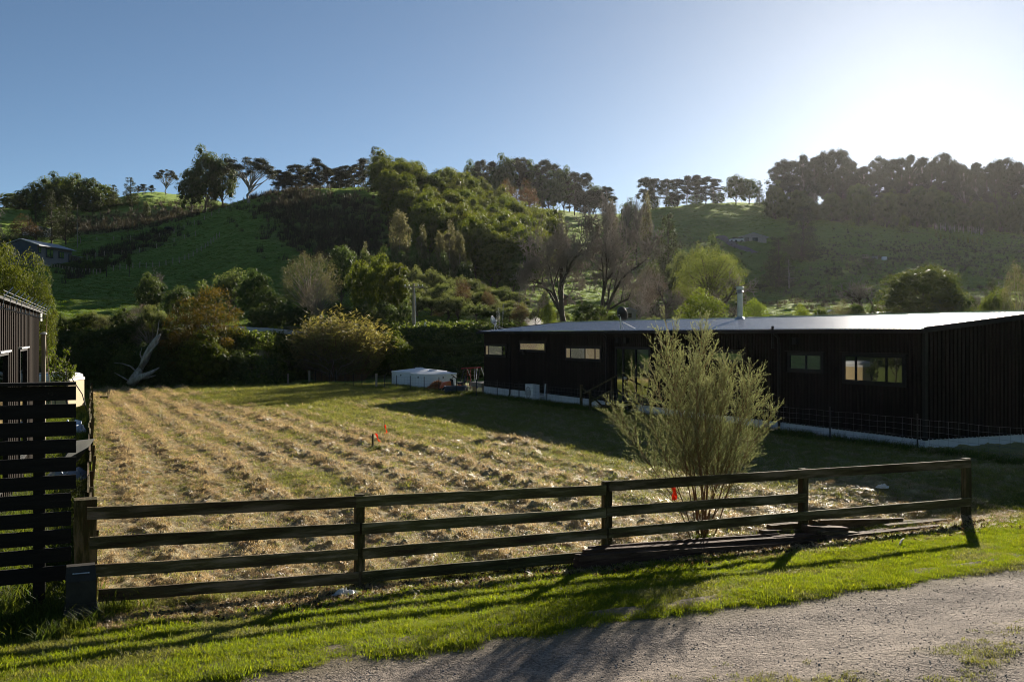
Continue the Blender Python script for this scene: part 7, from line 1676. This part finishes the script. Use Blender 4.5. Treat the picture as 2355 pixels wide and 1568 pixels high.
r_ = 0.0035 + 0.015 * rng.beta(1.0, 6.5, n); scatter('gravel', np.stack([x, y, zroad(a, s_) + r_ * 0.2], -1), rots(n, 0.5), np.stack([r_, r_ * rng.uniform(0.7, 1, n), r_ * rng.uniform(0.45, 0.8, n)], -1), cs)
n = 2600; a = rng.uniform(-1, 13, n); s_ = rng.normal(5.55, 0.3, n); k_ = fbm(a / 0.8, s_ / 0.5, 97, 3) + rng.normal(0, 0.05, n) > 0.52; a, s_ = a[k_], s_[k_]; n = len(a); x, y = aq_xy(a, -s_)
scatter('road_grass', np.stack([x, y, zroad(a, s_)], -1), rots(n), scl(n, 0.35, 1.0), hidden_collection('road_tufts', tuft_objs('grass_tuft', 3, M['gr_haygreen'], 30, 0.07, 0.015, 0.06, 0.0022, 1.0)))
# pasture grass and dry scrub on the hills
chl = hidden_collection('pasture_tufts', tuft_objs('pasture_tuft', 4, M['gr_hill'], 34, 0.55, 0.08, 0.24, 0.022, 0.6))
chd = hidden_collection('scrub_tufts', tuft_objs('scrub_tuft', 4, M['gr_dry'], 26, 0.5, 0.6, 1.7, 0.03, 0.35))
n = 95000; px_ = rng.uniform(-60, 2420, n); Y_ = 84 * np.exp(rng.uniform(0, math.log(345 / 84.0), n)); x = (px_ - CX) * Y_ / F; z = zter(x, Y_)
ii = np.clip(np.searchsorted(yr, Y_) - 1, 0, len(yr) - 2); jj = np.clip(((px_ + 420) / 3220 * 559).astype(int), 0, 558); fy = (Y_ - yr[ii]) / (yr[ii + 1] - yr[ii]); fx = (px_ - xr[jj]) / (xr[jj + 1] - xr[jj])
z = (ZZ[ii, jj] * (1 - fx) + ZZ[ii, jj + 1] * fx) * (1 - fy) + (ZZ[ii + 1, jj] * (1 - fx) + ZZ[ii + 1, jj + 1] * fx) * fy
sb = scrub[ii, jj]; dry = rng.uniform(0, 1, n) < sb * 0.9; pos = np.stack([x, Y_, z - 0.04], -1); S_ = scl(n, 0.6, 1.3) * (0.45 + 0.35 * Y_ / 150)[:, None]
scatter('pasture_grass', pos[~dry], rots((~dry).sum()), S_[~dry], chl)
dk = dry & (rng.uniform(0, 1, n) < 0.75); scatter('dry_scrub', pos[dk], rots(dk.sum()), scl(dk.sum(), 0.6, 1.3) * np.where(px_[dk] > 1300, 0.5, 1.0)[:, None], chd)

# ------------------------------------------------------------------ the hazy valley air
mb = MB(); mb.hexa([(-345, -46, -6), (345, -46, -6), (345, 515, -6), (-345, 515, -6), (-345, -46, 88), (345, -46, 88), (345, 515, 88), (-345, 515, 88)])
hm = bpy.data.materials.new('valley_haze'); hm.use_nodes = True; nt = hm.node_tree; nt.nodes.clear()
ho = nd(nt, 'ShaderNodeOutputMaterial'); hv = nd(nt, 'ShaderNodeVolumePrincipled'); hv.inputs['Color'].default_value = (0.40, 0.405, 0.42, 1); hv.inputs['Density'].default_value = 0.00005; hv.inputs['Anisotropy'].default_value = 0.72
nt.links.new(hv.outputs[0], ho.inputs['Volume'])
o = mb.build('haze', hm); o['kind'] = 'stuff'
